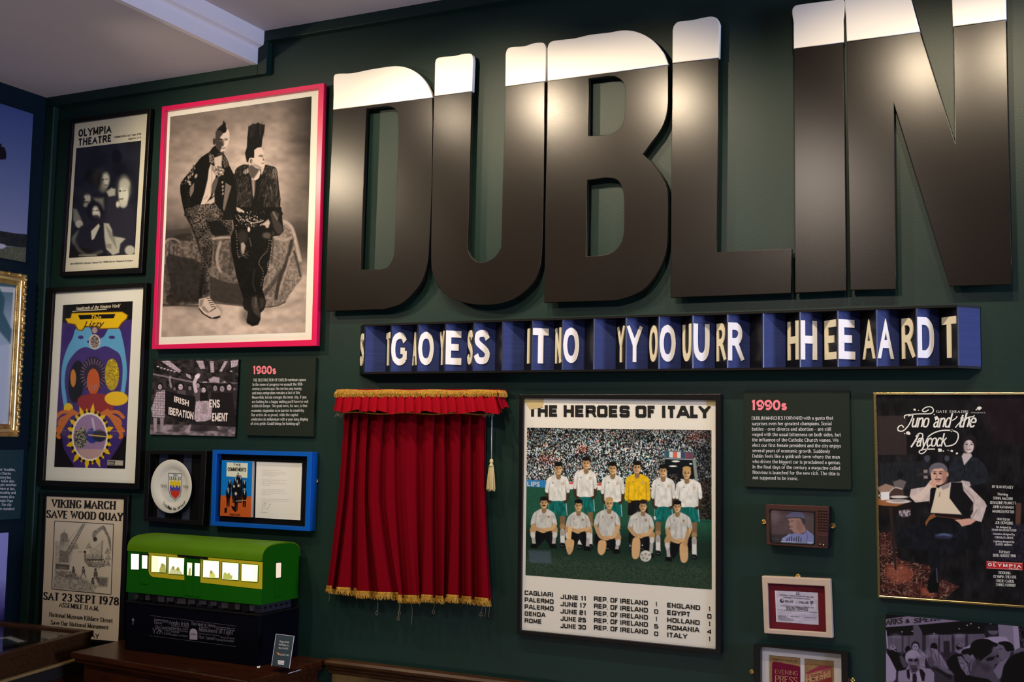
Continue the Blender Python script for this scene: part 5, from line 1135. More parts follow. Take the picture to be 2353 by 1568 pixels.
yy = 986
for para in (4, 4, 4, 3):
    for k in range(para):
        n = 8 if k < para-1 else 3; s = ' '.join(r.choice(wl) for _ in range(n)); x0_ = 924-(yy-986)*.018; ik.put(s, (x0_, yy), (x0_+len(s)*4.6, yy+len(s)*.12), 7, bold=.45, thin=.8, word=2.2); yy += 13
    yy += 20
ik.build('typing', mat('faint_typing_ink', (.36, .35, .36), rough=.8), lt)
def inkcurve(ik, pts, w, n=5):
    P = crv(pts, n); V, Fc = _strip(P, lambda d: w); Q = [ik.pl(*v) for v in V]; k = len(ik.V)
    for p in Q: ik.V.append(p+np.array([0, -ik.lift, 0]))
    ik.F += [tuple(i+k for i in f) for f in Fc]
ik = Ink(lambda x, y: at(C3[0]+x*C3[2], C3[1]+y*C3[2], -.0128)); inkcurve(ik, [(922, 1285), (930, 1240), (955, 1232), (935, 1258), (965, 1278)], 1.3); inkcurve(ik, [(968, 1240), (990, 1238)], 1.3); inkcurve(ik, [(980, 1240), (968, 1275)], 1.3)
ik.put('Roddy Doyle', (915, 1302), (962, 1304), 8, bold=.6, thin=.8)
ik.build('signature', mat('faint_typing_ink', (.36, .35, .36)), lt)
panel('glass', [(498, 1044), (705, 1050), (699.5, 1211.5), (493.5, 1199)], -.0315, -.0305, M_GLASS, bf)

# ---- theatre poster with five musicians
CO = (80, 200, 320/1091)
def Q_(c, pts): return [(c[0]+x*c[2], c[1]+y*c[2]) for x, y in pts]
q = Q_(CO, [(273, 251), (908, 164), (836, 1458), (192, 1484)])
ol = wthing('framed_poster', 'tall black framed theatre poster with a dark group photograph, top row left', 'poster', q)
ring('frame', q, Q_(CO, [(298, 284), (880, 203), (810, 1416), (221, 1449)]), -.022, -.001, M_BFR, ol); hangring(342, 437, ol)
panel('poster_sheet', Q_(CO, [(296, 281), (883, 200), (813, 1420), (219, 1452)]), -.012, -.001, mat('cream_poster_paper', (.68, .64, .54), rough=.7), ol)
sh = Sheet(Q_(CO, [(325, 480), (833, 420), (782, 1312), (268, 1340)]), wallp(-.0123), 1.15, (30, 28, 40)); sh.frame(*CO)
OV = np.array([1, .95, .84]); g2 = lambda v: tuple(OV*v)
sh.shade(lambda C, X, Y: (28+12*(vnoise(X/20, Y/20, 81))+8*np.exp(-((Y-320)/60)**2))[..., None]*np.array([.92, .92, 1.06]))
sh.ell((640, 550), 40, 60, (20, 18, 24), 6, .8); sh.poly([(600, 620), (700, 600), (740, 700), (620, 700)], (22, 20, 26), 10, .7)
for (x, y, w, h, v) in ((515, 720, 60, 80, 60), (700, 790, 60, 90, 90), (400, 860, 48, 66, 48), (470, 960, 60, 80, 34)): sh.ell((x, y), w, h, g2(v), 16, .6)
# bodies
sh.poly([(560, 870), (640, 850), (740, 900), (790, 1000), (770, 1310), (560, 1310), (540, 1050)], (44, 40, 46), 8, .9); sh.poly([(330, 950), (420, 950), (560, 920), (560, 1100), (330, 1100)], (34, 32, 38), 10, .9)
sh.poly([(460, 870), (540, 870), (540, 960), (500, 950)], g2(130), 8, .8)
sh.poly([(560, 820), (600, 790), (632, 800), (630, 850), (580, 860)], g2(185), 5, .9)
# heads
sh.ell((550, 735), 34, 62, g2(200), 6, .95, .15); sh.ell((512, 740), 26, 60, (30, 26, 30), 7, .6); sh.ell((535, 795), 30, 34, g2(120), 8, .7); sh.line([(522, 728), (540, 724)], 8, (30, 26, 30), 2, .8); sh.line([(555, 722), (572, 722)], 7, (40, 36, 36), 2, .7); sh.line([(545, 770), (566, 768)], 8, (60, 52, 50), 2, .7)
sh.ell((700, 800), 46, 100, g2(200), 8, .6); sh.ell((695, 850), 38, 90, g2(215), 5, .9); sh.ell((705, 760), 40, 40, g2(180), 8, .8); sh.ell((668, 815), 9, 8, (40, 36, 36), 2, .8); sh.line([(690, 815), (712, 812)], 7, (70, 62, 58), 2, .8); sh.line([(665, 880), (690, 876)], 9, (60, 52, 48), 2.5, .8); sh.ell((650, 920), 14, 24, g2(225), 4, .9); sh.ell((690, 915), 34, 30, g2(190), 5, .8)
sh.ell((412, 870), 26, 40, g2(190), 5, .9); sh.ell((398, 925), 18, 16, g2(170), 5, .8); sh.ell((385, 880), 9, 8, (40, 36, 36), 2); sh.line([(398, 898), (420, 900)], 9, (50, 44, 42), 2, .8); sh.ell((415, 828), 34, 20, (34, 30, 34), 6, .7)
sh.ell((470, 975), 66, 78, (22, 19, 22), 6, .9); sh.ell((475, 978), 26, 44, g2(205), 5, .95); sh.ell((500, 1000), 14, 30, g2(190), 4, .9); sh.line([(446, 972), (462, 970)], 7, (40, 36, 36), 2, .8); sh.line([(480, 968), (496, 968)], 7, (40, 36, 36), 2, .8); sh.ell((478, 1028), 32, 26, (30, 26, 28), 5, .8)
# shirts and hands
sh.poly([(300, 950), (330, 960), (370, 1050), (320, 1080), (300, 1040)], g2(140), 5, .8); sh.ell((348, 1075), 30, 30, g2(185), 4, .9); sh.poly([(330, 1130), (350, 1120), (360, 1200), (300, 1230), (290, 1180)], g2(120), 6, .8)
sh.poly([(360, 1090), (540, 1060), (560, 1320), (300, 1330), (290, 1260)], (30, 27, 30), 6, .9)
sh.poly([(540, 1066), (580, 1070), (605, 1120), (610, 1170), (680, 1180), (710, 1190), (670, 1230), (660, 1300), (610, 1320), (560, 1270), (545, 1180)], g2(175), 4, .95); sh.poly([(440, 1130), (500, 1070), (510, 1090), (465, 1190), (445, 1200)], g2(200), 3, .9)
for k in range(5): sh.line([(560+k*14, 1090+k*16), (590+k*12, 1180+k*20)], 7, g2(90), 3, .6)
sh.ell((745, 1280), 40, 38, g2(190), 5, .9); sh.line([(300, 1200), (350, 1280), (420, 1320), (520, 1290)], 26, g2(95), 6, .7, 4); sh.line([(350, 1320), (480, 1318)], 14, g2(150), 4, .7); sh.poly([(550, 1230), (600, 1230), (600, 1270), (560, 1260)], g2(120), 3, .8)
sh.build('photograph', ol, 1.0, .4)
ik = Ink(lambda x, y: at(CO[0]+x*CO[2], CO[1]+y*CO[2], -.0123)); u = (.04, -1)
ik.put('OLYMPIA', (345, 393), (598, 360), 60, u, bold=1.7, thin=.95, gap=1.4); ik.put('THEATRE', (343, 463), (600, 430), 58, u, bold=1.7, thin=.95, gap=1.4)
ik.put('COMMENCING JULY 30th 1979', (620, 402), (832, 376), 15, u, bold=1.2, thin=.95); ik.put('NIGHTLY AT 8', (734, 416), (830, 402), 14, u, bold=1.2, thin=.95)
ik.put('NOW BOOKING: Olympia Theatre Tel 778962 Brown Thomas & Switzers', (278, 1394), (768, 1366), 14, u, bold=1.2, thin=.9); ik.build('lettering', M_INKK, ol)
panel('glass', Q_(CO, [(299, 285), (879, 204), (809, 1415), (222, 1448)]), -.0185, -.0178, M_GLASS, ol)

# ---- purple record poster (generic artwork)
CL = (0, 600, 400/980)
q = Q_(CL, [(266, 152), (824, 122), (780, 1286), (208, 1266)])
lz = wthing('framed_poster', 'black framed record poster in purple, blue and yellow with a wide white mount', 'poster', q)
ring('frame', q, Q_(CL, [(299, 180), (806, 147), (757, 1253), (241, 1236)]), -.026, -.001, M_BFR, lz)
ring('mount', Q_(CL, [(295, 176), (810, 143), (760, 1257), (237, 1240)]), Q_(CL, [(352, 248), (748, 226), (704, 1171), (301, 1161)]), -.014, -.011, M_MATB, lz, bev=0)
sh = Sheet(Q_(CL, [(351, 246), (750, 224), (706, 1173), (299, 1163)]), wallp(-.0108), 1.1, (66, 46, 104)); sh.frame(*CL)
sh.shade(lambda C, X, Y: C*(1+.08*(vnoise(X/12, Y/12, 91)-.5))[..., None])
PU, SK, YE, OR, BKc = (66, 46, 104), (96, 156, 192), (232, 180, 24), (196, 104, 44), (26, 20, 18)
sh.poly([(345, 240), (755, 218), (748, 330), (345, 350)], BKc, 1)
sh.poly([(290, 1000), (340, 960), (360, 1060), (420, 1180), (290, 1180)], BKc, 3, .9, 3); sh.poly([(600, 1180), (660, 1060), (720, 980), (720, 1190)], BKc, 3, .9, 3)
# a generic sky-blue wavy arch
ar_o = [(360, 820), (345, 700), (350, 590), (375, 500), (410, 430), (430, 380), (500, 370), (530, 430), (580, 430), (620, 370), (670, 380), (690, 440), (705, 520), (715, 620), (705, 720), (690, 780)]
ar_i = [(672, 780), (685, 700), (690, 600), (675, 530), (640, 500), (590, 480), (535, 500), (480, 485), (430, 510), (380, 580), (364, 680), (378, 800)]
sh.poly(ar_o+ar_i, SK, .8, smooth=4)
for q_ in ((455, 430, 16, 10), (630, 430, 18, 9), (500, 455, 10, 8)): sh.ell(q_[:2], q_[2], q_[3], PU, 1)
sh.ell((533, 390), 15, 17, (170, 140, 130), 1); sh.ell((533, 455), 32, 42, (205, 180, 160), 1); sh.ell((533, 455), 25, 35, fx_(lambda X, Y: 80+80*(vnoise(X/2, Y/2, 92) > .5), np.array([1, .85, .8])), 1)
# three plain shapes, a sunburst and a disc
sh.ell((430, 680), 44, 118, BKc, 2, 1, .1); sh.ell((412, 660), 16, 50, (214, 132, 44), 1, .9); sh.ell((525, 640), 70, 100, (48, 34, 48), 2); sh.ell((525, 680), 36, 74, (190, 84, 30), 1.5)
for k in range(26):
    a = k*2*math.pi/26; sh.line([(525+52*math.cos(a), 640+60*math.sin(a)), (525+74*math.cos(a), 640+90*math.sin(a))], 3, (150, 120, 140), .8)
sh.ell((630, 640), 40, 90, fx_(lambda X, Y: 120+110*(vnoise(X/1.8, Y/1.8, 93)), np.array([1, .82, .12])), 1.5)
sh.poly([(455, 760), (590, 750), (640, 820), (600, 860), (480, 860), (440, 810)], (140, 44, 40), 2, 1, 3); sh.ell((655, 775), 66, 40, YE, 1.5); sh.ell((385, 830), 26, 30, YE, 1.5)
sb = []
for k in range(44):
    a = k*2*math.pi/44; R1 = 1.0 if k % 2 else 1.24+.12*math.sin(k*1.7); sb.append((505+108*R1*math.cos(a)*.98, 990+142*R1*math.sin(a)))
sh.poly(sb, YE, 1, 1, 2); sh.ell((505, 990), 112, 148, BKc, 1)
sb2 = [(505+(p[0]-505)*.92, 990+(p[1]-990)*.93) for p in sb]; sh.poly(sb2, YE, 1, 1, 2)
for sx in (-1, 1):
    for k in range(4): sh.line([(505+sx*(70+k*10), 860-k*6), (505+sx*(150+k*8), 850+k*40), (505+sx*(188-(k % 2)*16), 880+k*38)], 20, OR, 1.2, 1, 5)
sh.ell((505, 990), 100, 134, (236, 222, 200), 1); sh.ell((505, 990), 92, 125, (150, 116, 150), 1)
sh.poly([(420, 960), (470, 930), (500, 990), (470, 1060), (420, 1040)], fx_(lambda X, Y: 60+90*(vnoise(X/2, Y/2, 94) > .5), np.array([1, .95, .85])), 2); sh.ell((520, 985), 34, 42, (50, 60, 130), 3); sh.ell((560, 985), 40, 34, (40, 46, 66), 3); sh.line([(500, 980), (598, 990)], 6, (220, 170, 90), 1); sh.line([(520, 890), (532, 950)], 12, (200, 190, 200), 2, .8); sh.poly([(440, 1060), (590, 1060), (560, 1105), (505, 1115), (455, 1100)], (190, 150, 140), 3, .9)
sh.poly([(606, 1121), (694, 1124), (692, 1153), (604, 1150)], (180, 170, 150), .6); sh.poly([(610, 1125), (648, 1127), (647, 1148), (609, 1146)], (50, 46, 44), .6)
# plain yellow winged bar behind the band name
sh.poly([(365, 325), (395, 320), (402, 292), (690, 284), (722, 304), (716, 326), (690, 350), (668, 382), (560, 385), (545, 372), (480, 374), (465, 394), (438, 392), (420, 360), (380, 352)], (120, 84, 10), .8)
sh.poly([(369, 325), (399, 322), (406, 296), (686, 288), (716, 306), (710, 324), (684, 346), (664, 376), (566, 379), (556, 366), (474, 368), (460, 388), (442, 386), (424, 355), (384, 348)], YE, .8)
sh.poly([(440, 305), (650, 298), (640, 322), (450, 330)], BKc, .8)
sh.build('poster_print', lz, .95, .4)
CL2 = (100, 690, 220/1643)
ik = Ink(lambda x, y: at(CL2[0]+x*CL2[2], CL2[1]+y*CL2[2], -.0112)); u = (.1, -1)
ik.put('Vagabonds of the Western World', (545, 175), (1305, 125), 60, u, bold=1.1, slant=.3, thin=.7, gap=.5); inkcurve(ik, [(530, 200), (545, 190), (1085, 158)], 12); ik.build('title_lettering', mat('ivory_ink', (.75, .68, .55), rough=.6), lz)
ik = Ink(lambda x, y: at(CL2[0]+x*CL2[2], CL2[1]+y*CL2[2], -.0112)); ik.put('Thin', (800, 350), (980, 342), 90, u, bold=1.3, slant=.3, thin=.7); ik.build('band_lettering', mat('yellow_ink', (.78, .50, .03), rough=.6), lz); ik = Ink(lambda x, y: at(CL2[0]+x*CL2[2], CL2[1]+y*CL2[2], -.0112)); ik.put('Lizzy', (700, 462), (1010, 448), 96, u, bold=1.3, slant=.3, thin=.7); ik.build('band_lettering', mat('brown_ink', (.07, .035, .008), rough=.6), lz)
ik = Ink(lambda x, y: at(CL[0]+x*CL[2], CL[1]+y*CL[2], -.0112)); ik.put('DECCA', (613, 1143), (645, 1144), 12, bold=1.2); ik.put('RECORDS', (655, 1144), (690, 1145), 8, bold=1); ik.build('label_lettering', mat('ivory_ink', (.75, .68, .55)), lz)
panel('glass', Q_(CL, [(300, 181), (805, 148), (756, 1252), (242, 1235)]), -.0215, -.0208, M_GLASS, lz)

# ---- march poster
CV = (0, 1120, 420/1470)
q = Q_(CV, [(345, 42), (1030, 66), (985, 1272), (296, 1210)])
vk = wthing('framed_poster', 'dark framed march poster in black serif type on buff paper, bottom left', 'poster', q)
ring('frame', q, Q_(CV, [(371, 72), (995, 97), (949, 1243), (325, 1190)]), -.018, -.001, M_BFR, vk)
panel('poster_sheet', Q_(CV, [(369, 70), (998, 95), (952, 1246), (322, 1192)]), -.0145, -.001, mat('buff_poster_paper', (.52, .45, .34), rough=.75, var=.06, vscale=4), vk)
sh = Sheet(Q_(CV, [(441, 273), (914, 299), (893, 863), (417, 820)]), wallp(-.0149), 1.3, (196, 180, 152)); sh.frame(*CV)
VT = np.array([1, .93, .80]); gv = lambda v: tuple(VT*v)
wash = lambda v0, amp, sc, sd: fx_(lambda X, Y: v0+amp*(vnoise(X/sc, Y/sc, sd)-.5), VT)
sh.poly([(441, 440), (560, 420), (600, 470), (560, 620), (441, 620)], wash(150, 60, 3, 101), 6, .6); sh.poly([(440, 700), (600, 700), (720, 760), (760, 850), (420, 815)], wash(140, 70, 3, 102), 8, .8); sh.poly([(760, 720), (870, 730), (860, 800), (800, 800)], wash(90, 60, 2, 103), 6, .8)
sh.poly([(485, 380), (515, 360), (545, 385), (548, 440), (485, 440)], wash(110, 60, 2, 104), 1.5, .8); sh.ell((517, 385), 28, 20, gv(120), 2, .6); sh.line([(517, 362), (517, 345)], 3, gv(80), .8)
sh.poly([(480, 505), (550, 520), (552, 605), (475, 605)], wash(110, 40, 2, 105), 1.2, .85); sh.poly([(447, 615), (560, 625), (556, 665), (445, 660)], gv(60), 2, .8); sh.ell((500, 650), 40, 12, gv(130), 3, .6); sh.poly([(440, 665), (600, 680), (650, 740), (560, 740), (450, 700)], fx_(lambda X, Y: 60+110*(vnoise(X/2, Y/3, 106)), VT), 4, .75)
# crane jib lattice
for a in (((540, 510), (668, 295)), ((556, 540), (684, 296))): sh.line(a, 4, gv(60), .6)
for k in range(11):
    t0, t1 = k/11, (k+1)/11; p = lambda t, s: (540+s*16+128*t, 510+s*30-t*(215+s*29)); sh.line([p(t0, 0), p(t1, 1)], 3, gv(70), .6); sh.line([p(t0, 1), p(t0, 0)], 3, gv(70), .6)
for a in (((668, 296), (480, 500)), ((540, 520), (552, 600)), ((668, 296), (556, 560))): sh.line(a, 2, gv(110), .6, .8)
# excavator arm and grab
sh.poly([(745, 360), (770, 345), (830, 305), (840, 325), (790, 370), (770, 395), (785, 420), (760, 438), (742, 400)], wash(120, 80, 2, 107), 1, .9); sh.poly([(828, 306), (845, 320), (890, 420), (896, 520), (884, 500), (862, 400), (830, 345)], wash(110, 70, 2, 108), 1, .9); sh.ell((765, 420), 16, 18, gv(50), 2, .8)
# ship with sail and crew
sh.poly([(720, 510), (835, 425), (820, 600), (700, 580)], wash(165, 40, 4, 109), 2, .7); sh.line([(822, 430), (815, 600)], 4, gv(80), .8)
sh.poly([(672, 520), (690, 510), (700, 580), (760, 605), (830, 600), (850, 570), (840, 640), (780, 650), (710, 640), (680, 600)], wash(120, 90, 2, 110), 1.5, .9)
for k in range(11): sh.line([(706+k*12, 596), (704+k*12+4, 540+(k % 3)*10)], 4, gv(64), .8, .8); sh.ell((708+k*12, 582+(k % 2)*5), 6, 6, gv(50), 1)
sh.ell((682, 520), 10, 8, gv(40), 1.2); 
for (x, y) in ((868, 510), (872, 560), (868, 610), (612, 470), (716, 470), (505, 440)): sh.poly([(x-26, y+26), (x-14, y-4), (x, y-26), (x+12, y-2), (x+22, y+26)], fx_(lambda X, Y: 60+130*(vnoise(X/1.6, Y/1.6, 112)), VT), 3, .75)
# diggers
for (x, y, s) in ((670, 670, 1), (768, 690, 1.2), (590, 665, .9), (745, 760, 1)): sh.ell((x, y-22*s), 8*s, 9*s, gv(60), 1); sh.poly([(x-10*s, y-12*s), (x+12*s, y-12*s), (x+16*s, y+20*s), (x-14*s, y+20*s)], wash(80, 80, 2, 113), 1.5, .9); sh.line([(x-4, y+18*s), (x-22*s, y+60*s)], 6*s, gv(70), 1); sh.line([(x+4, y+18*s), (x+22*s, y+58*s)], 6*s, gv(60), 1)
sh.line([(790, 660), (850, 600)], 3, gv(70), .8); sh.poly([(700, 770), (800, 790), (780, 812), (720, 805)], gv(150), 2, .7)
sh.build('drawing', vk, .9, .6)
ik = Ink(lambda x, y: at(CV[0]+x*CV[2], CV[1]+y*CV[2], -.0152)); u = (.06, -1); K = dict(bold=2.0, serif=.55, thin=.32, gap=1.2)
ik.put('VIKING MARCH', (420, 162), (930, 180), 64, u, **K); ik.put('SAVE WOOD QUAY', (376, 246), (988, 272), 62, u, **K); ik.put('SAT 23 SEPT 1978', (350, 904), (955, 952), 62, u, **K)
ik.put('ASSEMBLE 11 A.M.', (478, 963), (795, 996), 36, u, bold=1.5, serif=.5, thin=.34, gap=.9); ik.put('National Museum Kildare Street', (397, 1039), (906, 1092), 34, u, bold=1.5, serif=.5, thin=.34, gap=.9); ik.put('Save Our National Monument', (408, 1104), (872, 1145), 34, u, bold=1.5, serif=.5, thin=.34, gap=.9); ik.put('WOOD QUAY', (500, 1190), (795, 1217), 36, u, bold=1.3, serif=.3, thin=.42)
for a, b_ in (((440, 272), (915, 298)), ((914, 298), (893, 864)), ((893, 864), (416, 820)), ((416, 820), (440, 272))):
    V, Fc = _strip([a, b_], lambda d: 4.5); k = len(ik.V)
    for v in V: ik.V.append(ik.pl(*v)+np.array([0, -.0004, 0]))
    ik.F += [tuple(i+k for i in f) for f in Fc]
ik.put('1171', (628, 524), (658, 526), 9, u, bold=1)
ik.build('lettering', M_INKK, vk)
# ---- football poster
CH = (1170, 880, 510/1230)
q = Q_(CH, [(56, 66), (1172, 62), (1172, 1508), (42, 1392)])
hp = wthing('framed_poster', 'large black framed football team poster with results table, right of the red curtain', 'poster', q)
ring('frame', q, Q_(CH, [(78, 86), (1143, 97), (1143, 1479), (62, 1372)]), -.024, -.001, M_BFR, hp)
panel('poster_sheet', Q_(CH, [(76, 84), (1146, 95), (1146, 1482), (60, 1374)]), -.014, -.001, mat('white_poster_paper', (.74, .71, .68), rough=.7), hp)
sh = Sheet(Q_(CH, [(99, 249), (1121, 263), (1123, 1147), (90, 1067)]), wallp(-.0143), 1.05)
H1 = (1190, 970, 240/990); H2 = (1420, 970, 240/990)
WG = np.array([1, .985, .94])
def crowd(C, X, Y):
    out = np.zeros(C.shape); J = 1.6*(vnoise(X/3, Y/3, 201)-.5)
    cx_, cy_ = (X+J)/2.6, (Y+J*1.3)/3.6; h_ = cellrand(cx_, cy_, 203); n_ = vnoise(X/1.7, Y/2.2, 202); v = np.clip((n_-.38)/.34, 0, 1)
    big = vnoise(X/22, Y/14, 204); val = 26+200*v*(.55+.9*cellrand(cx_, cy_, 208))*(1.1-.5*big); val = np.clip(val*(.62+.38*np.clip((Y-975)/70, 0, 1))*(1-.5*np.exp(-((X-1620)/30)**2-((Y-1050)/80)**2)), 10, 225)
    out[:] = val[..., None]*np.array([.92, .93, .90])
    for lo, hi, k in ((.0, .16, (.75, .85, 1.0)), (.16, .24, (1.1, .7, .6)), (.24, .34, (.75, 1.0, .92)), (.34, .40, (1.05, .92, .7))):
        m = (h_ > lo) & (h_ < hi); out[m] = (val[..., None]*np.array(k))[m]
    red = np.exp(-(((X-1340)/12)**2+((Y-1033)/8)**2))+.7*np.exp(-(((X-1255)/18)**2+((Y-1056)/12)**2))+.5*np.exp(-(((X-1600)/26)**2+((Y-1003)/14)**2)); out = out*(1-red[..., None]*.55)+red[..., None]*.55*np.array([205, 96, 78])*(.6+.6*v[..., None])
    pit = Y > 1118+(X-1205)*.062
    gn = 1+.10*(vnoise(X/2.2, Y/1.6, 206)-.5)*2
    yy = Y-(X-1205)*.06; dark = np.clip((yy-1185)/40, 0, 1); gr = np.stack([34-8*dark, 74-30*dark, 56-22*dark], -1)*gn[..., None]
    lowg = np.clip((yy-1255)/30, 0, 1)[..., None]; gr = gr*(1-lowg)+lowg*np.stack([44+0*X, 58+0*X, 44+0*X], -1)*(1+.5*(vnoise(X/1.8, Y/1.6, 207)-.5))[..., None]
    return np.where(pit[..., None], gr, out)
sh.shade(crowd)
sh.frame(*H1); sh.poly([(80, 548), (268, 556), (266, 622), (80, 614)], (44, 110, 160), 1); sh.poly([(480, 566), (540, 570), (540, 640), (480, 636)], (215, 200, 190), 1); sh.poly([(484, 570), (538, 572), (538, 592), (484, 590)], (190, 70, 60), 1); sh.poly([(752, 580), (796, 584), (794, 650), (752, 646)], (215, 200, 190), 1); sh.poly([(754, 584), (794, 586), (794, 604), (754, 604)], (190, 70, 60), 1)
for k in range(16): sh.line([(90+k*28, 440+k*2), (90+k*28, 552+k*2)], 3, (150, 160, 165), .8, .45)
sh.line([(84, 478), (560, 500)], 3, (150, 160, 165), .8, .45); sh.line([(84, 520), (560, 545)], 3, (150, 160, 165), .8, .4)
sh.poly([(100, 1215), (310, 1225), (318, 1345), (110, 1335)], (84, 90, 110), 6, .5)
sh.frame(*H2)
sh.poly([(440, 340), (735, 350), (760, 540), (470, 540)], (18, 22, 26), 1); sh.poly([(445, 270), (720, 285), (715, 360), (445, 352)], (80, 78, 84), 1)
for i, c_ in enumerate(((46, 84, 90), (190, 190, 186), (205, 92, 66), (190, 190, 186), (46, 70, 86), (112, 62, 78), (100, 60, 76))): sh.poly([(450+i*37, 278+i*2), (484+i*37, 280+i*2), (484+i*37, 338+i*2), (450+i*37, 336+i*2)], c_, 1)
sh.line([(450, 348), (715, 358)], 8, (150, 160, 155), 1); sh.poly([(705, 350), (735, 350), (760, 560), (730, 560)], (120, 125, 115), 1.5); sh.ell((548, 374), 38, 8, (240, 240, 220), 1.2); sh.ell((522, 420), 36, 7, (240, 240, 220), 1.2); sh.ell((690, 398), 14, 6, (240, 240, 220), 1.2)
sh.poly([(470, 500), (560, 490), (600, 560), (480, 600)], fx_(lambda X, Y: 20+70*(vnoise(X/2, Y/2, 208) > .6), np.array([1, .9, .8])), 3, .9)
sh.poly([(770, 540), (885, 520), (885, 930), (770, 920)], fx_(lambda X, Y: 18+50*(vnoise(X/2, Y/2.4, 209) > .58), np.array([1, .85, .78])), 2, .95); sh.line([(750, 935), (886, 950)], 10, (26, 60, 56), 1); sh.poly([(770, 230), (885, 240), (885, 540), (760, 540)], fx_(lambda X, Y: 16+110*(vnoise(X/2, Y/2.6, 210) > .68), np.array([.95, .95, 1])), 3, .6)
SKN = (205, 160, 110)
shirt = lambda tone=1, sd=1: (lambda X, Y: np.stack([(206*tone+34*(vnoise(X/4.5, Y/9, 220+sd)-.5))*k for k in (1, .96, .90)], -1))
def leg(x, y0, y1, w, sock=True, tone=1):
    k = y0+(y1-y0)*.42; sh.line([(x, y0), (x-2, k)], w, tuple(v*.55*tone for v in SKN), 1.5); sh.ell((x-2, k-10), w*.52, 26, tuple(v*.7 for v in SKN), 2)
    if sock: sh.line([(x-2, k+34), (x, y1-34)], w*.86, (196, 190, 178), 1.5); sh.line([(x-2, k+40), (x-2, k+56)], w*.9, (150, 140, 130), 1.5)
    sh.poly([(x-26, y1), (x-20, y1-44), (x+18, y1-40), (x+26, y1), (x, y1+8)], (16, 16, 18), 1.5); sh.line([(x-16, y1-16), (x+8, y1-12)], 4, (180, 180, 180), 1, .7)
def head(x, y, s=1.0, hair=(22, 18, 16), bald=0, tache=0, fair=0):
    sh.line([(x, y+30*s), (x, y+84*s)], 46*s, tuple(v*.62 for v in SKN), 1.5)
    sh.ell((x, y-8*s), 40*s, 50*s, hair, 1.5); sh.ell((x, y+10*s), 33*s, 48*s, SKN, 1.5); sh.ell((x-18*s, y+16*s), 18*s, 38*s, tuple(v*.66 for v in SKN), 4, .6)
    sh.ell((x, y-40*s), 40*s, 22*s, hair, 1.5); sh.ell((x-34*s, y+10*s), 6*s, 12*s, tuple(v*.75 for v in SKN), 1); sh.ell((x+35*s, y+10*s), 6*s, 12*s, tuple(v*.75 for v in SKN), 1)
    for e in (-14, 15): sh.ell((x+e*s, y+4*s), 8*s, 5*s, (40, 30, 24), 1.2); sh.line([(x+(e-9)*s, y-8*s), (x+(e+9)*s, y-8*s)], 5*s, (50, 36, 26), 1, .8)
    sh.line([(x+1*s, y+8*s), (x+2*s, y+22*s)], 7*s, (150, 105, 70), 1.5, .7); sh.line([(x-11*s, y+36*s), (x+12*s, y+36*s)], 6*s, (110, 60, 50), 1.2)
    if tache: sh.line([(x-14*s, y+28*s), (x+14*s, y+28*s)], 8*s, (24, 18, 16), 1.2)
def stand(x, y, xl, xr, yb, keeper=0, foot=None, hair=(22, 18, 16), sd=1, sleeve=None, tone=1, num=None):
    """x,y head centre; xl,xr shirt extent; yb shirt hem"""
    w = (xr-xl)/2; c = (xl+xr)/2; yn = y+62; body = (lambda X, Y: np.stack([(214+40*(vnoise(X/4.5, Y/8, 220+sd)-.5))*k for k in (1, .78, .13)], -1)) if keeper else shirt(tone, sd)
    if foot: leg(c-w*.42, yb+130, foot, 50); leg(c+w*.42, yb+130, foot-6, 50)
    sc_ = (26, 22, 24) if keeper else (18, 92, 84)
    sh.poly([(c-w*.70, yb-16), (c+w*.70, yb-16), (c+w*.80, yb+150), (c+w*.16, yb+160), (c, yb+90), (c-w*.16, yb+160), (c-w*.76, yb+150)], lambda X, Y: np.stack([(v*(1+.5*(vnoise(X/3, Y/10, 230+sd)-.5)))+0*X for v in sc_], -1), 1.2)
    if not keeper: sh.line([(c+w*.68, yb), (c+w*.78, yb+146)], 6, (190, 200, 195), 1, .8); sh.line([(c-w*.68, yb), (c-w*.74, yb+146)], 5, (190, 200, 195), 1, .6)
    ar = (150, 106, 20) if keeper else tuple(v*.28 for v in SKN)
    for s in (-1, 1): sh.line([(c+s*w*.86, yb-90), (c+s*w*.80, yb-10), (c+s*w*.62, yb+20)], 34, ar, 1.5)
    se = yb-(0 if keeper else 75)
    sh.poly([(c-26, yn), (c-w*.72, yn+26), (c-w*.90, yn+60), (c-w*1.0, se-6), (c-w*.76, se+8), (c-w*.66, yn+110), (c-w*.70, yb), (c, yb+10), (c+w*.70, yb), (c+w*.66, yn+110), (c+w*.76, se+8), (c+w*1.0, se-6), (c+w*.90, yn+60), (c+w*.72, yn+26), (c+26, yn)], body, 1.2, 1, 2)
    dk_ = (150, 105, 10) if keeper else (150, 142, 132)
    for s in (-1, 1): sh.line([(c+s*w*.66, yn+80), (c+s*w*.68, yb-20)], 9, dk_, 3, .6); sh.line([(c+s*w*.3, yb-30), (c+s*w*.1, yb-90)], 8, dk_, 3, .35); sh.line([(c+s*w*.97, se-30), (c+s*w*.8, se-24)], 4, dk_, 1, .6)
    sh.poly([(c-28, yn-2), (c+28, yn-2), (c+2, yn+34)], (34, 30, 26) if keeper else (205, 190, 160), 1)
    if not keeper: sh.line([(c-30, yn), (c+2, yn+36), (c+30, yn)], 4, (170, 120, 90), 1)
    sh.ell((c+w*.42, yn+84), 12, 13, (150, 110, 70), 1); sh.ell((c+w*.42, yn+84), 7, 8, (215, 200, 170), 1); sh.ell((c-w*.36, yn+76), 8, 5, (110, 106, 100), 1)
    head(x, y, 1, hair)
sh.frame(*H1)
stand(385, 440, 258, 492, 738, foot=1195, sd=1); stand(648, 388, 524, 752, 700, foot=1205, sd=2, hair=(28, 20, 18)); stand(898, 438, 786, 1012, 748, foot=1215, sd=3)
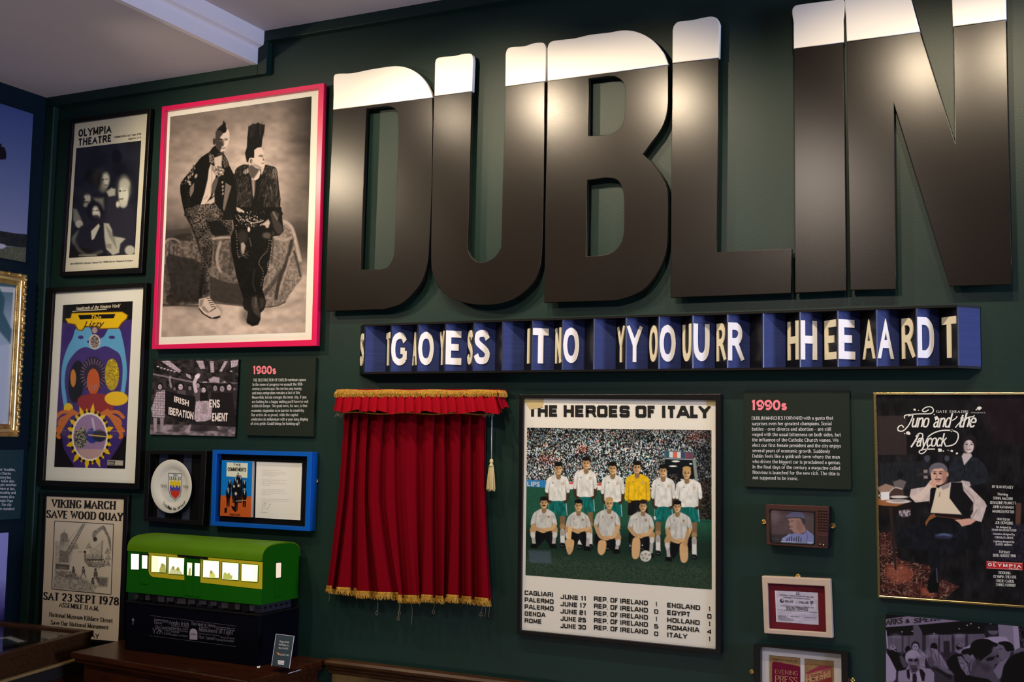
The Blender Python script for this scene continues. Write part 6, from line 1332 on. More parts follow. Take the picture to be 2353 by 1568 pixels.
sh.frame(*H2)
stand(181, 430, 62, 308, 732, 1, foot=1225, sd=4); stand(428, 462, 314, 546, 792, foot=1262, sd=5, tone=.98); stand(652, 482, 540, 800, 796, foot=1305, sd=6, hair=(176, 136, 80))
sh.poly([(336, 900), (344, 895), (366, 920), (352, 925)], (225, 225, 220), 1)
def crouch(x, y, xl, xr, yb, yf, hair=(24, 18, 16), tache=0, sd=1, kneel=0, tone=.94):
    w = (xr-xl)/2; c = (xl+xr)/2; yn = y+58
    sh.poly([(c-w*.9, yb-10), (c+w*.9, yb-10), (c+w*.95, yb+90), (c+w*.5, yf-10), (c+w*.1, yb+110), (c-w*.4, yf-20), (c-w*.95, yb+80)], (14, 14, 16), 2, .95)
    for s in (-1, 1):
        if kneel == s or kneel == 2:
            sh.poly([(c+s*w*.35-34, yb+60), (c+s*w*.35+34, yb+60), (c+s*w*.4+36, yf-30), (c+s*w*.4, yf+12), (c+s*w*.4-36, yf-20)], tuple(v*.93 for v in SKN), 2, 1, 3)
        else:
            sh.ell((c+s*w*.82, yb+30), 30, 44, tuple(v*.8 for v in SKN), 2); sh.line([(c+s*w*.80, yb+80), (c+s*w*.74, yf-50)], 34, (170, 160, 150), 2, .9); sh.line([(c+s*w*.84, yb+66), (c+s*w*.82, yb+78)], 46, (190, 184, 176), 2, .9)
            sh.poly([(c+s*w*.72-40, yf-4), (c+s*w*.72-26, yf-46), (c+s*w*.72+24, yf-44), (c+s*w*.72+34, yf)], (14, 14, 16), 1.5)
    sh.poly([(c-24, yn), (c-w*.60, yn+26), (c-w*.84, yn+60), (c-w*1.0, yn+150), (c-w*.74, yn+160), (c-w*.62, yn+120), (c-w*.6, yb), (c, yb+14), (c+w*.6, yb), (c+w*.62, yn+120), (c+w*.74, yn+160), (c+w*1.0, yn+150), (c+w*.84, yn+60), (c+w*.60, yn+26), (c+24, yn)], shirt(tone*.92, sd+9), 1.2, 1, 2)
    for s in (-1, 1): sh.line([(c+s*w*.6, yn+70), (c+s*w*.6, yb-10)], 8, (140, 132, 122), 3, .6); sh.line([(c+s*w*.1, yn+90), (c+s*w*.2, yb-20)], 10, (150, 142, 132), 4, .4)
    for s in (-1, 1): sh.line([(c+s*w*.84, yn+158), (c+s*w*.5, yb+16), (c+s*w*.02, yb+30-s*6)], 34, tuple(v*(.92 if s > 0 else .82) for v in SKN), 1.5, 1, 4)
    sh.ell((c-4, yb+32), 32, 22, tuple(v*.9 for v in SKN), 2); sh.line([(c-22, yb+24), (c+16, yb+40)], 3, (120, 80, 55), 1, .7)
    sh.line([(c-24, yn-2), (c, yn+22), (c+24, yn-2)], 5, (150, 120, 100), 1); sh.ell((c+w*.36, yn+78), 11, 12, (140, 110, 75), 1); sh.ell((c-w*.32, yn+72), 7, 5, (110, 106, 100), 1)
    head(x, y, .95, hair, tache=tache)
sh.frame(*H1)
crouch(248, 765, 120, 372, 1000, 1200, tache=1, sd=1); crouch(575, 792, 452, 692, 1005, 1225, sd=2, hair=(20, 16, 16)); crouch(866, 772, 718, 972, 1070, 1252, sd=3, hair=(170, 134, 84), kneel=-1)
sh.line([(495, 1005), (485, 1110)], 38, SKN, 1.5); sh.poly([(452, 1120), (530, 1120), (526, 1200), (500, 1252), (475, 1252), (455, 1190)], tuple(v*.92 for v in SKN), 2, 1, 3)
for k in range(3): sh.line([(480+k*12, 1190), (478+k*12, 1250)], 3, (130, 90, 60), 1, .7)
sh.frame(*H2)
crouch(238, 795, 92, 345, 1050, 1290, sd=4, kneel=-1, hair=(40, 28, 22)); crouch(563, 802, 446, 706, 1100, 1325, sd=5, kneel=1, hair=(20, 16, 16))
sh.line([(660, 1045), (648, 1120), (632, 1200)], 34, tuple(v*.8 for v in SKN), 1.5); sh.poly([(610, 1180), (655, 1180), (662, 1240), (600, 1240)], tuple(v*.9 for v in SKN), 2)
sh.ell((262, 1272), 54, 53, (196, 188, 172), 1.2)
for a_ in ((240, 1290), (276, 1300), (262, 1252), (225, 1262), (298, 1262)): sh.ell(a_, 11, 9, (110, 96, 84), 1.5, .8)
sh.ell((250, 1285), 46, 42, (120, 112, 100), 10, .25)
sh.build('team_photograph', hp, 1.15, .38)
hk = lambda x, y: at(CH[0]+x*CH[2], CH[1]+y*CH[2], -.0144)
ik = Ink(hk); ik.put('THE HEROES OF ITALY', (112, 188), (1112, 197), 64, bold=2.05, thin=1, square=True, gap=1.1, word=3)
hk2 = dict(bold=1.6, thin=1, square=True, gap=1.2)
rows_ = (('CAGLIARI', 245, 'JUNE 11', '1', 'ENGLAND', 1058, '1'), ('PALERMO', 247, 'JUNE 17', '0', 'EGYPT', 1003, '0'), ('PALERMO', 247, 'JUNE 21', '1', 'HOLLAND', 1056, '1'), ('GENOA', 201, 'JUNE 25', '5', 'ROMANIA', 1054, '4'), ('ROME', 180, 'JUNE 30', '0', 'ITALY', 986, '1'))
for i, (c_, cx1, d_, s1, o_, ox1, s2) in enumerate(rows_):
    y0 = 1176+i*38.5; ik.put(c_, (87, y0), (cx1, y0+(cx1-87)*.075), 25, **hk2); y1 = 1198+i*40.3; ik.put(d_, (286, y1), (426, y1+10), 25, **hk2)
    y2 = 1210+i*39.8; ik.put('REP. OF IRELAND', (471, y2), (769, y2+25), 26, **hk2); y3 = 1239+i*41; ik.put(s1, (810 if s1 != '1' else 812, y3), (826 if s1 != '1' else 820, y3+1), 25, **hk2) if s1 == '1' else ik.put(s1, (805, y3), (827, y3+2), 25, **hk2)
    y4 = 1245+i*41.2; ik.put(o_, (877, y4), (ox1, y4+(ox1-877)*.088), 26, **hk2); y5 = 1265+i*41.7; ik.put(s2, (1106, y5), (1115, y5+1), 25, **hk2) if s2 == '1' else ik.put(s2, (1099, y5), (1122, y5+2), 26, **hk2)
ik.build('lettering', M_INKK, hp)
ik = Ink(lambda x, y: at(H1[0]+x*H1[2], H1[1]+y*H1[2], -.0146)); ik.put('LIPS', (92, 610), (208, 616), 46, bold=1.6, thin=1); ik.build('hoarding_lettering', mat('pale_blue_ink', (.5, .56, .62)), hp)
ik = Ink(lambda x, y: at(H2[0]+x*H2[2], H2[1]+y*H2[2], -.0146)); ik.put('4', (338, 928), (362, 930), 34, bold=1.4, thin=1); ik.build('shorts_number', M_INKW, hp)
panel('tape_piece', Q_(CH, [(78, 90), (192, 90), (186, 136), (116, 150), (112, 178), (78, 178)][:4]), -.0152, -.0148, mat('yellowed_tape', (.55, .43, .22), rough=.5), hp)
panel('tape_piece', Q_(CH, [(1092, 97), (1141, 97), (1141, 126), (1094, 126)]), -.0152, -.0148, mat('yellowed_tape', (.55, .43, .22)), hp)
panel('glass', Q_(CH, [(79, 87), (1142, 98), (1142, 1478), (63, 1371)]), -.0205, -.0198, M_GLASS, hp)

# ---- toy television
CT = C6
q = Q_(CT, [(295, 1042), (838, 1060), (826, 1424), (303, 1388)])
tv = wthing('television', 'small brown portable television fixed to the wall showing a man in a flat cap', 'television', q)
panel('cabinet', Q_(CT, [(300, 1044), (846, 1064), (838, 1426), (308, 1392)]), -.034, -.001, M_BLK2, tv, bev=.003)
ring('front_bezel', q, Q_(CT, [(330, 1084), (722, 1106), (718, 1392), (336, 1372)]), -.040, -.033, M_TVB, tv, bev=.002)
sh = Sheet(Q_(CT, [(326, 1080), (726, 1102), (722, 1396), (332, 1376)]), wallp(-.0345), 2.4, (104, 72, 70)); sh.frame(*CT)
sh.shade(lambda C, X, Y: C*(1+.12*(vnoise(X/9, Y/3, 301)-.5)-.10*((Y*.32 % 3.4) < .35)-.06*((X*.28 % 4.1) < .3))[..., None])
sh.ell((370, 1140), 46, 60, (150, 120, 116), 14, .6); sh.ell((660, 1180), 50, 70, (96, 78, 76), 14, .8); sh.poly([(330, 1300), (520, 1300), (500, 1380), (330, 1380)], (44, 28, 30), 8, .8)
sh.poly([(440, 1330), (500, 1300), (560, 1290), (620, 1300), (650, 1262), (700, 1300), (722, 1340), (722, 1400), (430, 1390)], (150, 146, 190), 2); sh.line([(640, 1265), (655, 1320), (640, 1390)], 6, (90, 84, 130), 1.5, .8); sh.line([(500, 1300), (470, 1340), (440, 1345)], 10, (190, 186, 215), 2)
sh.poly([(488, 1170), (500, 1160), (570, 1150), (600, 1170), (620, 1215), (640, 1270), (590, 1295), (540, 1285), (520, 1262), (500, 1255), (512, 1236), (495, 1218), (502, 1196)], (196, 138, 116), 1.5, 1, 3)
sh.poly([(560, 1180), (610, 1180), (620, 1260), (590, 1290), (560, 1250)], (160, 106, 90), 5, .6); sh.ell((604, 1196), 12, 18, (180, 122, 102), 1.5); sh.poly([(580, 1150), (630, 1150), (640, 1210), (618, 1216), (600, 1172)], (60, 48, 52), 2)
sh.poly([(466, 1160), (490, 1130), (540, 1108), (600, 1112), (628, 1140), (630, 1164), (580, 1160), (520, 1162), (480, 1166)], (112, 104, 130), 1.5, 1, 3); sh.line([(466, 1162), (540, 1158), (600, 1160)], 8, (50, 40, 50), 1.5)
sh.line([(510, 1188), (530, 1186)], 5, (60, 36, 34), 1); sh.line([(505, 1236), (528, 1238)], 5, (120, 60, 56), 1)
for k in range(7): sh.line([(480+k*20, 1335-((k*7) % 20)), (478+k*20, 1372)], 8, (30, 24, 34), 1, .8)
sh.line([(430, 1362), (700, 1374)], 10, (225, 220, 235), 1.5, .8); sh.line([(360, 1338), (400, 1342)], 12, (150, 130, 140), 2, .6)
o = sh.build('screen', tv, 1.0, .25)
m = bpy.data.materials.new('television_screen'); m.use_nodes = True; b = m.node_tree.nodes['Principled BSDF']; a = m.node_tree.nodes.new('ShaderNodeVertexColor'); a.layer_name = 'ink'
m.node_tree.links.new(a.outputs['Color'], b.inputs['Emission Color']); b.inputs['Emission Strength'].default_value = .36; b.inputs['Base Color'].default_value = (.02, .02, .02, 1); b.inputs['Roughness'].default_value = .15
o.data.materials.clear(); o.data.materials.append(m)
ik = Ink(lambda x, y: at(CT[0]+x*CT[2], CT[1]+y*CT[2], -.0349)); ik.put('of Ireland', (560, 1372), (654, 1380), 14, bold=1.2); ik.put('News', (362, 1344), (404, 1347), 16, bold=1.2); ik.build('caption_lettering', M_BLK2, tv)
b = MB(); rr = rrect(332, 1086, 718, 1108, 716, 1392, 338, 1372, 26); P = [at(CT[0]+x*CT[2], CT[1]+y*CT[2], -.0385) for x, y in rr]; b.tube(P+[P[0]], .0022, 8); b.build('screen_rim', M_BLK2, tv, True)
for r_ in range(8):
    for c_ in range(4):
        x0_, y0_ = 742+c_*23+(r_ % 2)*4, 1096+r_*24+c_*1.2; panel('grille_slot', Q_(CT, [(x0_, y0_), (x0_+16, y0_+1), (x0_+16, y0_+10), (x0_, y0_+9)]), -.0408, -.0395, M_BLK2, tv)
panel('control_panel', Q_(CT, [(742, 1306), (826, 1310), (822, 1404), (740, 1398)]), -.0410, -.0395, mat('dark_brown_plastic', (.03, .015, .014), rough=.4), tv, bev=.0006)
for x, y in ((762, 1386), (792, 1392)): MB().lathe(at(CT[0]+x*CT[2], CT[1]+y*CT[2], -.041), (0, -1, 0), [(.002, 0), (.0018, .003)], 12).build('knob', M_GOLD, tv, True)
hangring(1755.5, 1200, tv, .0050, -.006); hangring(1913.5, 1209, tv, .0055, -.006)

# ---- match ticket in a pale wooden frame
CK = (1650, 1290, 703/2353)
q = Q_(CK, [(335, 115), (862, 140), (880, 594), (354, 556)])
tk = wthing('picture_frame', 'small pale wood frame with a football match ticket on dark red mount', 'picture', q)
ring('frame', q, Q_(CK, [(379, 172), (818, 195), (830, 550), (390, 522)]), -.022, -.001, mat('pale_maple', (.40, .32, .25), rough=.5, var=.05, vscale=20), tk, bev=.002)
panel('mount', Q_(CK, [(375, 168), (822, 191), (834, 554), (386, 526)]), -.012, -.001, mat('wine_red_mount', (.12, .006, .015), rough=.8), tk); hangring(1833.5, 1325, tk, .0055)
sh = Sheet(Q_(CK, [(437, 226), (768, 243), (774, 492), (448, 468)]), wallp(-.0126), 1.6, (190, 176, 186)); sh.frame(*CK)
sh.shade(lambda C, X, Y: C*(1+.14*(vnoise(X/8, Y/8, 311)-.5))[..., None]); sh.line([(440, 230), (450, 468)], 8, (230, 225, 220), 2, .6); sh.line([(448, 468), (774, 490)], 6, (150, 140, 130), 1, .5)
sh.poly([(602, 241), (624, 242), (624, 262), (602, 261)], (30, 28, 36), .6); sh.poly([(607, 246), (619, 246), (619, 257), (607, 256)], (190, 176, 186), .6); sh.ell((492, 305), 17, 16, (60, 56, 66), 1); sh.ell((497, 300), 9, 9, (170, 160, 170), 1.5); sh.poly([(707, 306), (733, 307), (733, 324), (720, 336), (708, 322)], (90, 86, 100), 1)
for i in range(5): sh.line([(500, 332+i*2), (700, 344+i*2)], 1.2, (150, 140, 160), .5, .5)
sh.poly([(640, 405), (760, 412), (760, 450), (660, 444)], (172, 156, 176), 4, .6)
sh.build('ticket', tk, .9, .6)
ik = Ink(lambda x, y: at(CK[0]+x*CK[2], CK[1]+y*CK[2], -.0128))
for tx, a_, b_, h in (('FOOTBALL ASSOCIATION OF IRELAND', (476, 264), (736, 282), 9), ('FRIENDLY INTERNATIONAL', (502, 282), (708, 296), 8), ('IRELAND', (516, 317), (580, 321), 17), ('v', (600, 319), (608, 319), 10), ('ENGLAND', (626, 325), (696, 328), 17), ('SOUTH TERRACE', (524, 374), (695, 383), 24),
                      ('LANSDOWNE ROAD WEDNESDAY 15 FEBRUARY 1995', (478, 346), (738, 363), 7), ('To be retained and produced on demand', (458, 376), (764, 398), 6), ('TURNSTILE', (462, 424), (520, 427), 7), ('ENTRANCE 3', (462, 433), (532, 437), 7), ('ROW SEAT', (560, 428), (628, 432), 7), ('ADULT TICKET 12', (461, 443), (578, 449), 7), ('LANSDOWNE ROAD', (461, 453), (588, 460), 7), ('SECRETARY FAI', (670, 434), (752, 440), 6)):
    ik.put(tx, a_, b_, h, bold=1.15, thin=.9)
ik.build('lettering', M_INKK, tk)
panel('glass', Q_(CK, [(380, 173), (817, 196), (829, 549), (391, 521)]), -.0185, -.0178, M_GLASS, tk)

# ---- newspapers frame
CE = (1690, 1470, 280/2353)
q = Q_(CE, [(350, 108), (2172, 270), (2190, 2100), (360, 1900)])
ev = wthing('picture_frame', 'black frame with two old evening newspaper mastheads in a white mount, bottom edge', 'picture', q)
ring('frame', q, Q_(CE, [(475, 140), (2040, 292), (2056, 2000), (486, 1800)]), -.030, -.001, M_BFR, ev)
panel('mount', Q_(CE, [(470, 130), (2046, 284), (2062, 2010), (480, 1810)]), -.0130, -.001, mat('grey_white_mount', (.60, .56, .58), rough=.8), ev)
for xa, ya, xb, yb_, nm in ((648, 305, 1250, 358, 'press'), (1330, 370, 1898, 420, 'herald')):
    Qm = [(xa, ya), (xb, yb_), (xb+10, yb_+1100), (xa+8, ya+1090)]
    sh = Sheet(Q_(CE, Qm), wallp(-.0136), 1.6, (176, 132, 84)); sh.frame(*CE); sh.shade(lambda C, X, Y: C*(1+.12*(vnoise(X/5, Y/5, 321)-.5))[..., None])
    sh.line([Qm[0], Qm[3]], 10, (215, 235, 240), 1); sh.line([Qm[0], Qm[1]], 8, (60, 50, 44), 1)
    if nm == 'press': sh.poly([(706, 470), (715, 445), (745, 428), (790, 432), (1215, 515), (1245, 535), (1256, 560), (1262, 1300), (710, 1300)], (128, 22, 54), .8)
    else:
        sh.line([(1360, 475), (1864, 520)], 6, (150, 70, 60), 1); sh.line([(1862, 520), (1866, 1300)], 6, (150, 70, 60), 1); sh.line([(1360, 475), (1362, 1300)], 6, (150, 70, 60), 1)
        sh.poly([(1366, 640), (1620, 512), (1858, 524), (1850, 560), (1690, 590), (1366, 740)], (168, 60, 78), .8); sh.poly([(1366, 660), (1858, 540), (1862, 760), (1640, 830), (1366, 1000)], (172, 100, 84), 1, .8); sh.poly([(1640, 800), (1860, 730), (1864, 1300), (1366, 1300), (1366, 1010)], (160, 56, 50), 1, .9)
    sh.build('newspaper_masthead', ev, .62, .7)
u = (.0, -1); ek = lambda x, y: at(CE[0]+x*CE[2], CE[1]+y*CE[2], -.0138)
ik = Ink(ek); ik.put('EVENING', (765, 662), (1200, 698), 84, u, bold=.75, thin=.7); ik.put('PRESS', (768, 822), (1195, 862), 130, u, bold=1.0, thin=.5, serif=.2); ik.put('Evening', (1368, 732), (1668, 640), 62, (-.1, -1), bold=1.9, thin=.95); ik.put('Herald', (1372, 850), (1850, 726), 130, (-.1, -1), bold=2.1, thin=.95, gap=.3)
ik.build('masthead_lettering', mat('tan_ink', (.46, .24, .13), rough=.8), ev)
ik = Ink(ek); ik.put('WEDNESDAY, JAN 16, 1991', (705, 386), (1190, 438), 24, u, bold=1); ik.build('date_lettering', M_INKK, ev)
hangring(1727.5, 1544, ev, .0045); hangring(1959, 1563.5, ev, .0045)
panel('glass', Q_(CE, [(477, 142), (2038, 294), (2054, 1998), (488, 1798)]), -.0255, -.0248, M_GLASS, ev)

# ---- play poster in a thin gilt frame
CJ = (1990, 880, 363/1054)
q = Q_(CJ, [(46, 65), (1135, 66), (1150, 1512), (77, 1434)])
jp = wthing('framed_poster', 'dark theatre poster of a seated man and standing woman in thin gilt frame', 'poster', q)
ring('frame', q, Q_(CJ, [(66, 78), (1118, 79), (1133, 1494), (94, 1420)]), -.020, -.001, M_GOLD, jp, bev=.0015)
sh = Sheet(Q_(CJ, [(64, 76), (1120, 77), (1135, 1497), (92, 1423)]), wallp(-.0125), 1.05, (24, 20, 22)); sh.frame(*CJ)
JT = np.array([1, .9, .86]); gj = lambda v: tuple(JT*v)
sh.shade(lambda C, X, Y: np.clip(22+22*(vnoise(X/16, Y/24, 401)-.35)+12*(vnoise(X/3, Y/12, 402)-.5), 8, 80)[..., None]*np.array([1, .90, .95]))
sh.poly([(66, 220), (270, 220), (272, 480), (68, 482)], (54, 44, 42), 2, .9); sh.poly([(270, 90), (640, 90), (640, 480), (280, 480)], (22, 20, 22), 6, .7); sh.poly([(70, 540), (420, 520), (420, 700), (74, 720)], fx_(lambda X, Y: 40+18*(vnoise(X/1.5, Y/9, 403)-.5), np.array([.9, .92, 1])), 4, .8)
for x in range(90, 400, 34): sh.line([(x, 560), (x+2, 700)], 3, (22, 20, 24), 1, .7)
for qx in ((408, 505, 40, 46), (540, 505, 34, 40)): sh.ell(qx[:2], qx[2]*.5, qx[3]*.5, (76, 76, 84), 3, .8)
sh.poly([(384, 582), (410, 580), (412, 640), (386, 640)], (140, 126, 118), 2); sh.poly([(340, 605), (430, 600), (430, 620), (340, 622)], (50, 44, 44), 2); sh.ell((230, 615), 20, 24, (24, 20, 22), 3); sh.poly([(750, 90), (1055, 100), (1055, 420), (860, 400)], (40, 24, 30), 20, .6)
sh.poly([(1000, 800), (1036, 805), (1030, 960), (996, 955)], (96, 62, 50), 3, .9); sh.poly([(830, 960), (1055, 940), (1058, 1200), (850, 1180)], fx_(lambda X, Y: 40+36*(vnoise(X/4, Y/4, 404)-.4), np.array([.95, .85, 1.1])), 6, .7)
# carpet
rug = lambda X, Y: np.where((np.abs(vnoise(X/7, Y/4.5, 405)-.5) < .055)[..., None], np.array([140., 100, 84]), (42+52*np.clip(vnoise(X/16, Y/9, 406)-.35, 0, 1))[..., None]*np.array([1.25, .62, .52]))
sh.poly([(84, 1000), (180, 990), (220, 1180), (430, 1220), (460, 1290), (620, 1360), (520, 1445), (92, 1418)], rug, 5, .85); sh.poly([(140, 1220), (240, 1210), (330, 1260), (300, 1330), (180, 1340), (130, 1290)], (196, 104, 74), 12, .45); sh.poly([(360, 1370), (450, 1360), (440, 1430), (370, 1420)], (190, 96, 70), 8, .5)
# table, cups and cloth
sh.poly([(76, 770), (300, 790), (240, 812), (200, 825), (120, 822), (78, 815)], (150, 92, 56), 1.2); sh.poly([(80, 820), (200, 826), (330, 800), (330, 900), (84, 870)], (30, 22, 20), 3, .9)
sh.poly([(150, 830), (178, 830), (205, 1250), (190, 1250)], (46, 34, 32), 2); sh.poly([(300, 800), (330, 800), (330, 940), (306, 940)], (22, 18, 20), 2)
sh.poly([(76, 700), (130, 674), (185, 690), (180, 740), (100, 750)], (150, 118, 100), 3); sh.poly([(180, 660), (230, 645), (270, 660), (240, 730), (200, 740)], (104, 92, 88), 3); sh.ell((205, 740), 50, 34, (70, 52, 46), 3); sh.line([(150, 740), (190, 700), (240, 710)], 8, (190, 170, 150), 1.5, .9, 4)
sh.ell((220, 762), 60, 9, (205, 190, 176), 1.5); sh.ell((215, 792), 82, 14, (205, 190, 176), 1.5); sh.ell((215, 788), 50, 8, (150, 134, 124), 2, .8); sh.poly([(98, 730), (155, 728), (156, 780), (100, 784)], (222, 212, 204), 1.2); sh.line([(100, 742), (86, 752), (100, 768)], 6, (200, 190, 180), 1)
sh.poly([(218, 850), (296, 845), (298, 890), (240, 900), (220, 880)], fx_(lambda X, Y: 90+90*(vnoise(X/3, Y/3, 407) > .5), np.array([1, .88, .9])), 2, .9)
# woman
blue = fx_(lambda X, Y: 36+14*(vnoise(X/6, Y/8, 408)-.5), np.array([.95, 1.0, 1.12]))
sh.poly([(560, 540), (600, 498), (640, 488), (690, 485), (750, 505), (800, 560), (822, 650), (800, 670), (700, 690), (690, 680), (560, 660), (545, 600)], blue, 2); sh.poly([(638, 490), (650, 470), (700, 470), (708, 488), (655, 552)], gj(190), 2); sh.line([(655, 552), (660, 650)], 4, (20, 20, 24), 1)
sh.ell((692, 408), 46, 62, (34, 28, 30), 3); sh.ell((686, 426), 33, 44, gj(205), 2); sh.ell((664, 432), 14, 36, gj(140), 4, .6)
for e in (672, 704): sh.ell((e, 412), 8, 4, (40, 28, 28), 1.2); sh.line([(e-8, 402), (e+8, 401)], 3, (60, 44, 40), 1)
sh.line([(688, 416), (690, 432)], 5, gj(140), 1.5, .7); sh.line([(676, 446), (700, 444)], 5, (130, 64, 64), 1.2)
sh.poly([(620, 670), (640, 652), (690, 660), (700, 690), (640, 692)], gj(190), 2); [sh.line([(640+k*14, 660), (634+k*14, 690)], 2.5, gj(110), 1, .7) for k in range(4)]
# chair, trousers, boots
sh.poly([(430, 900), (760, 900), (780, 1080), (700, 1110), (470, 1110), (430, 1000)], (18, 17, 20), 3); sh.poly([(190, 1030), (260, 960), (420, 930), (640, 940), (700, 980), (660, 1100), (560, 1150), (500, 1180), (480, 1360), (430, 1400), (405, 1380), (430, 1260), (430, 1120), (330, 1110), (230, 1100)], fx_(lambda X, Y: 26+14*(vnoise(X/7, Y/10, 409)-.5), np.array([.9, .92, 1.1])), 4)
sh.poly([(410, 1330), (470, 1230), (490, 1340), (480, 1400), (420, 1405)], (10, 9, 11), 2); sh.line([(470, 1240), (476, 1330)], 8, (110, 110, 130), 3, .7); sh.ell((520, 1022), 50, 16, (120, 124, 160), 5, .8); sh.ell((512, 1030), 46, 12, (30, 32, 50), 4, .8)
# man
sh.poly([(290, 760), (300, 710), (360, 700), (430, 690), (480, 700), (560, 665), (640, 660), (700, 700), (790, 790), (806, 820), (770, 930), (700, 910), (690, 860), (640, 800), (640, 870), (430, 860), (420, 790), (330, 800)], fx_(lambda X, Y: 196+26*(vnoise(X/5, Y/9, 410)-.5), np.array([1, .88, .82])), 1.5)
sh.poly([(430, 700), (490, 700), (480, 780), (440, 830), (430, 880), (415, 860), (425, 780)], (20, 18, 20), 2); sh.poly([(568, 665), (640, 665), (650, 720), (716, 800), (714, 860), (690, 905), (640, 880), (556, 770)], (22, 20, 22), 2)
sh.poly([(470, 700), (520, 710), (560, 680), (556, 770), (600, 830), (640, 880), (430, 868), (450, 790)], (214, 190, 160), 2); sh.poly([(500, 690), (560, 670), (552, 700), (510, 716)], gj(150), 3); sh.line([(495, 730), (488, 760)], 4, (90, 70, 60), 1)
sh.line([(650, 700), (720, 780), (700, 850)], 10, (130, 108, 100), 4, .5, 4); sh.line([(700, 910), (740, 850)], 8, (120, 100, 92), 3, .6); sh.poly([(590, 915), (690, 905), (735, 920), (700, 945), (640, 960), (620, 935)], (206, 150, 128), 2)
sh.poly([(400, 960), (395, 930), (430, 880), (475, 874), (600, 900), (640, 900), (640, 915), (470, 892), (420, 920)], (130, 80, 48), 1.5); sh.line([(470, 880), (640, 900)], 20, (36, 22, 22), 2)
sh.poly([(350, 790), (300, 770), (360, 730), (400, 690), (430, 650), (460, 655), (470, 690), (440, 700), (400, 740), (380, 780)], (214, 186, 166), 2); sh.poly([(420, 670), (445, 645), (470, 660), (468, 700), (450, 700)], (206, 150, 126), 2)
sh.ell((482, 585), 62, 52, (104, 96, 100), 2.5); sh.ell((484, 622), 52, 62, (206, 156, 132), 2); sh.ell((524, 625), 20, 50, (150, 104, 88), 5, .7); sh.ell((542, 612), 9, 16, (190, 140, 120), 1.5); sh.poly([(430, 590), (440, 555), (500, 545), (535, 570), (540, 600), (510, 570), (455, 575)], (98, 92, 98), 2)
for e in (458, 496): sh.ell((e, 606), 9, 5, (46, 32, 30), 1.2); sh.line([(e-12, 595), (e+11, 594)], 5, (70, 56, 54), 1.2)
sh.line([(474, 608), (470, 634)], 8, (160, 108, 90), 1.5, .8); sh.line([(462, 644), (498, 644)], 7, (70, 52, 48), 1.5); sh.line([(470, 656), (494, 656)], 5, (140, 80, 70), 1.2)
sh.poly([(804, 1190), (1046, 1202), (1044, 1252), (803, 1240)], (190, 44, 44), .8)
sh.build('poster_print', jp, 1.05, .42)
M_IV = mat('ivory_ink_2', (.82, .80, .78), rough=.6)
jk_ = lambda x, y: at(CJ[0]+x*CJ[2], CJ[1]+y*CJ[2], -.0129); ik = Ink(jk_)
ik.put('uno', (300, 298), (412, 299), 96, bold=1.15, slant=.35, thin=.55, gap=.1); ik.put('and', (446, 300), (560, 300), 96, bold=1.15, slant=.35, thin=.55, gap=.1); ik.put('the', (612, 299), (724, 299), 96, bold=1.15, slant=.35, thin=.55, gap=.1)
inkcurve(ik, [(280, 222), (310, 215), (306, 240), (280, 290), (245, 322), (215, 318), (216, 295), (238, 284), (252, 300)], 8); inkcurve(ik, [(258, 238), (258, 220), (290, 212), (360, 208), (430, 206), (450, 185), (435, 162), (400, 164), (376, 184), (392, 194), (418, 180)], 7)
ik.put('aycock', (334, 428), (530, 426), 88, bold=1.15, slant=.35, thin=.55, gap=.1); inkcurve(ik, [(350, 345), (330, 385), (300, 430)], 11); inkcurve(ik, [(332, 360), (355, 338), (378, 345), (370, 378), (338, 394)], 8)
inkcurve(ik, [(412, 362), (450, 336), (500, 320), (560, 318), (605, 330), (616, 360), (600, 400), (570, 418), (535, 424)], 8); inkcurve(ik, [(414, 428), (395, 460), (370, 474), (354, 462), (370, 448), (420, 443), (460, 443)], 7); inkcurve(ik, [(575, 252), (600, 236), (608, 222)], 7); inkcurve(ik, [(596, 300), (630, 262), (680, 232), (716, 226), (722, 216)], 7)
for x, y, r_ in ((325, 180, 9), (350, 184, 4), (470, 234, 14), (456, 212, 5), (282, 336, 15), (258, 340, 4), (755, 170, 15), (736, 180, 5), (494, 450, 15), (516, 456, 5), (572, 455, 9), (548, 450, 4), (606, 472, 8), (488, 370, 6), (572, 320, 10)):
    ik.poly([(x+r_*(1+.25*math.sin(k*2.3+x))*math.cos(k*math.pi/6), y+r_*.8*(1+.2*math.cos(k*1.9+y))*math.sin(k*math.pi/6)) for k in range(12)])
ik.put('GATE THEATRE', (470, 200), (684, 202), 17, bold=1.1, serif=.35, thin=.5, gap=1.6); ik.put('PRESENTS', (700, 204), (794, 204), 9, bold=.8, slant=.2, gap=2)
ik.build('title_lettering', M_IV, jp)
ik = Ink(jk_)
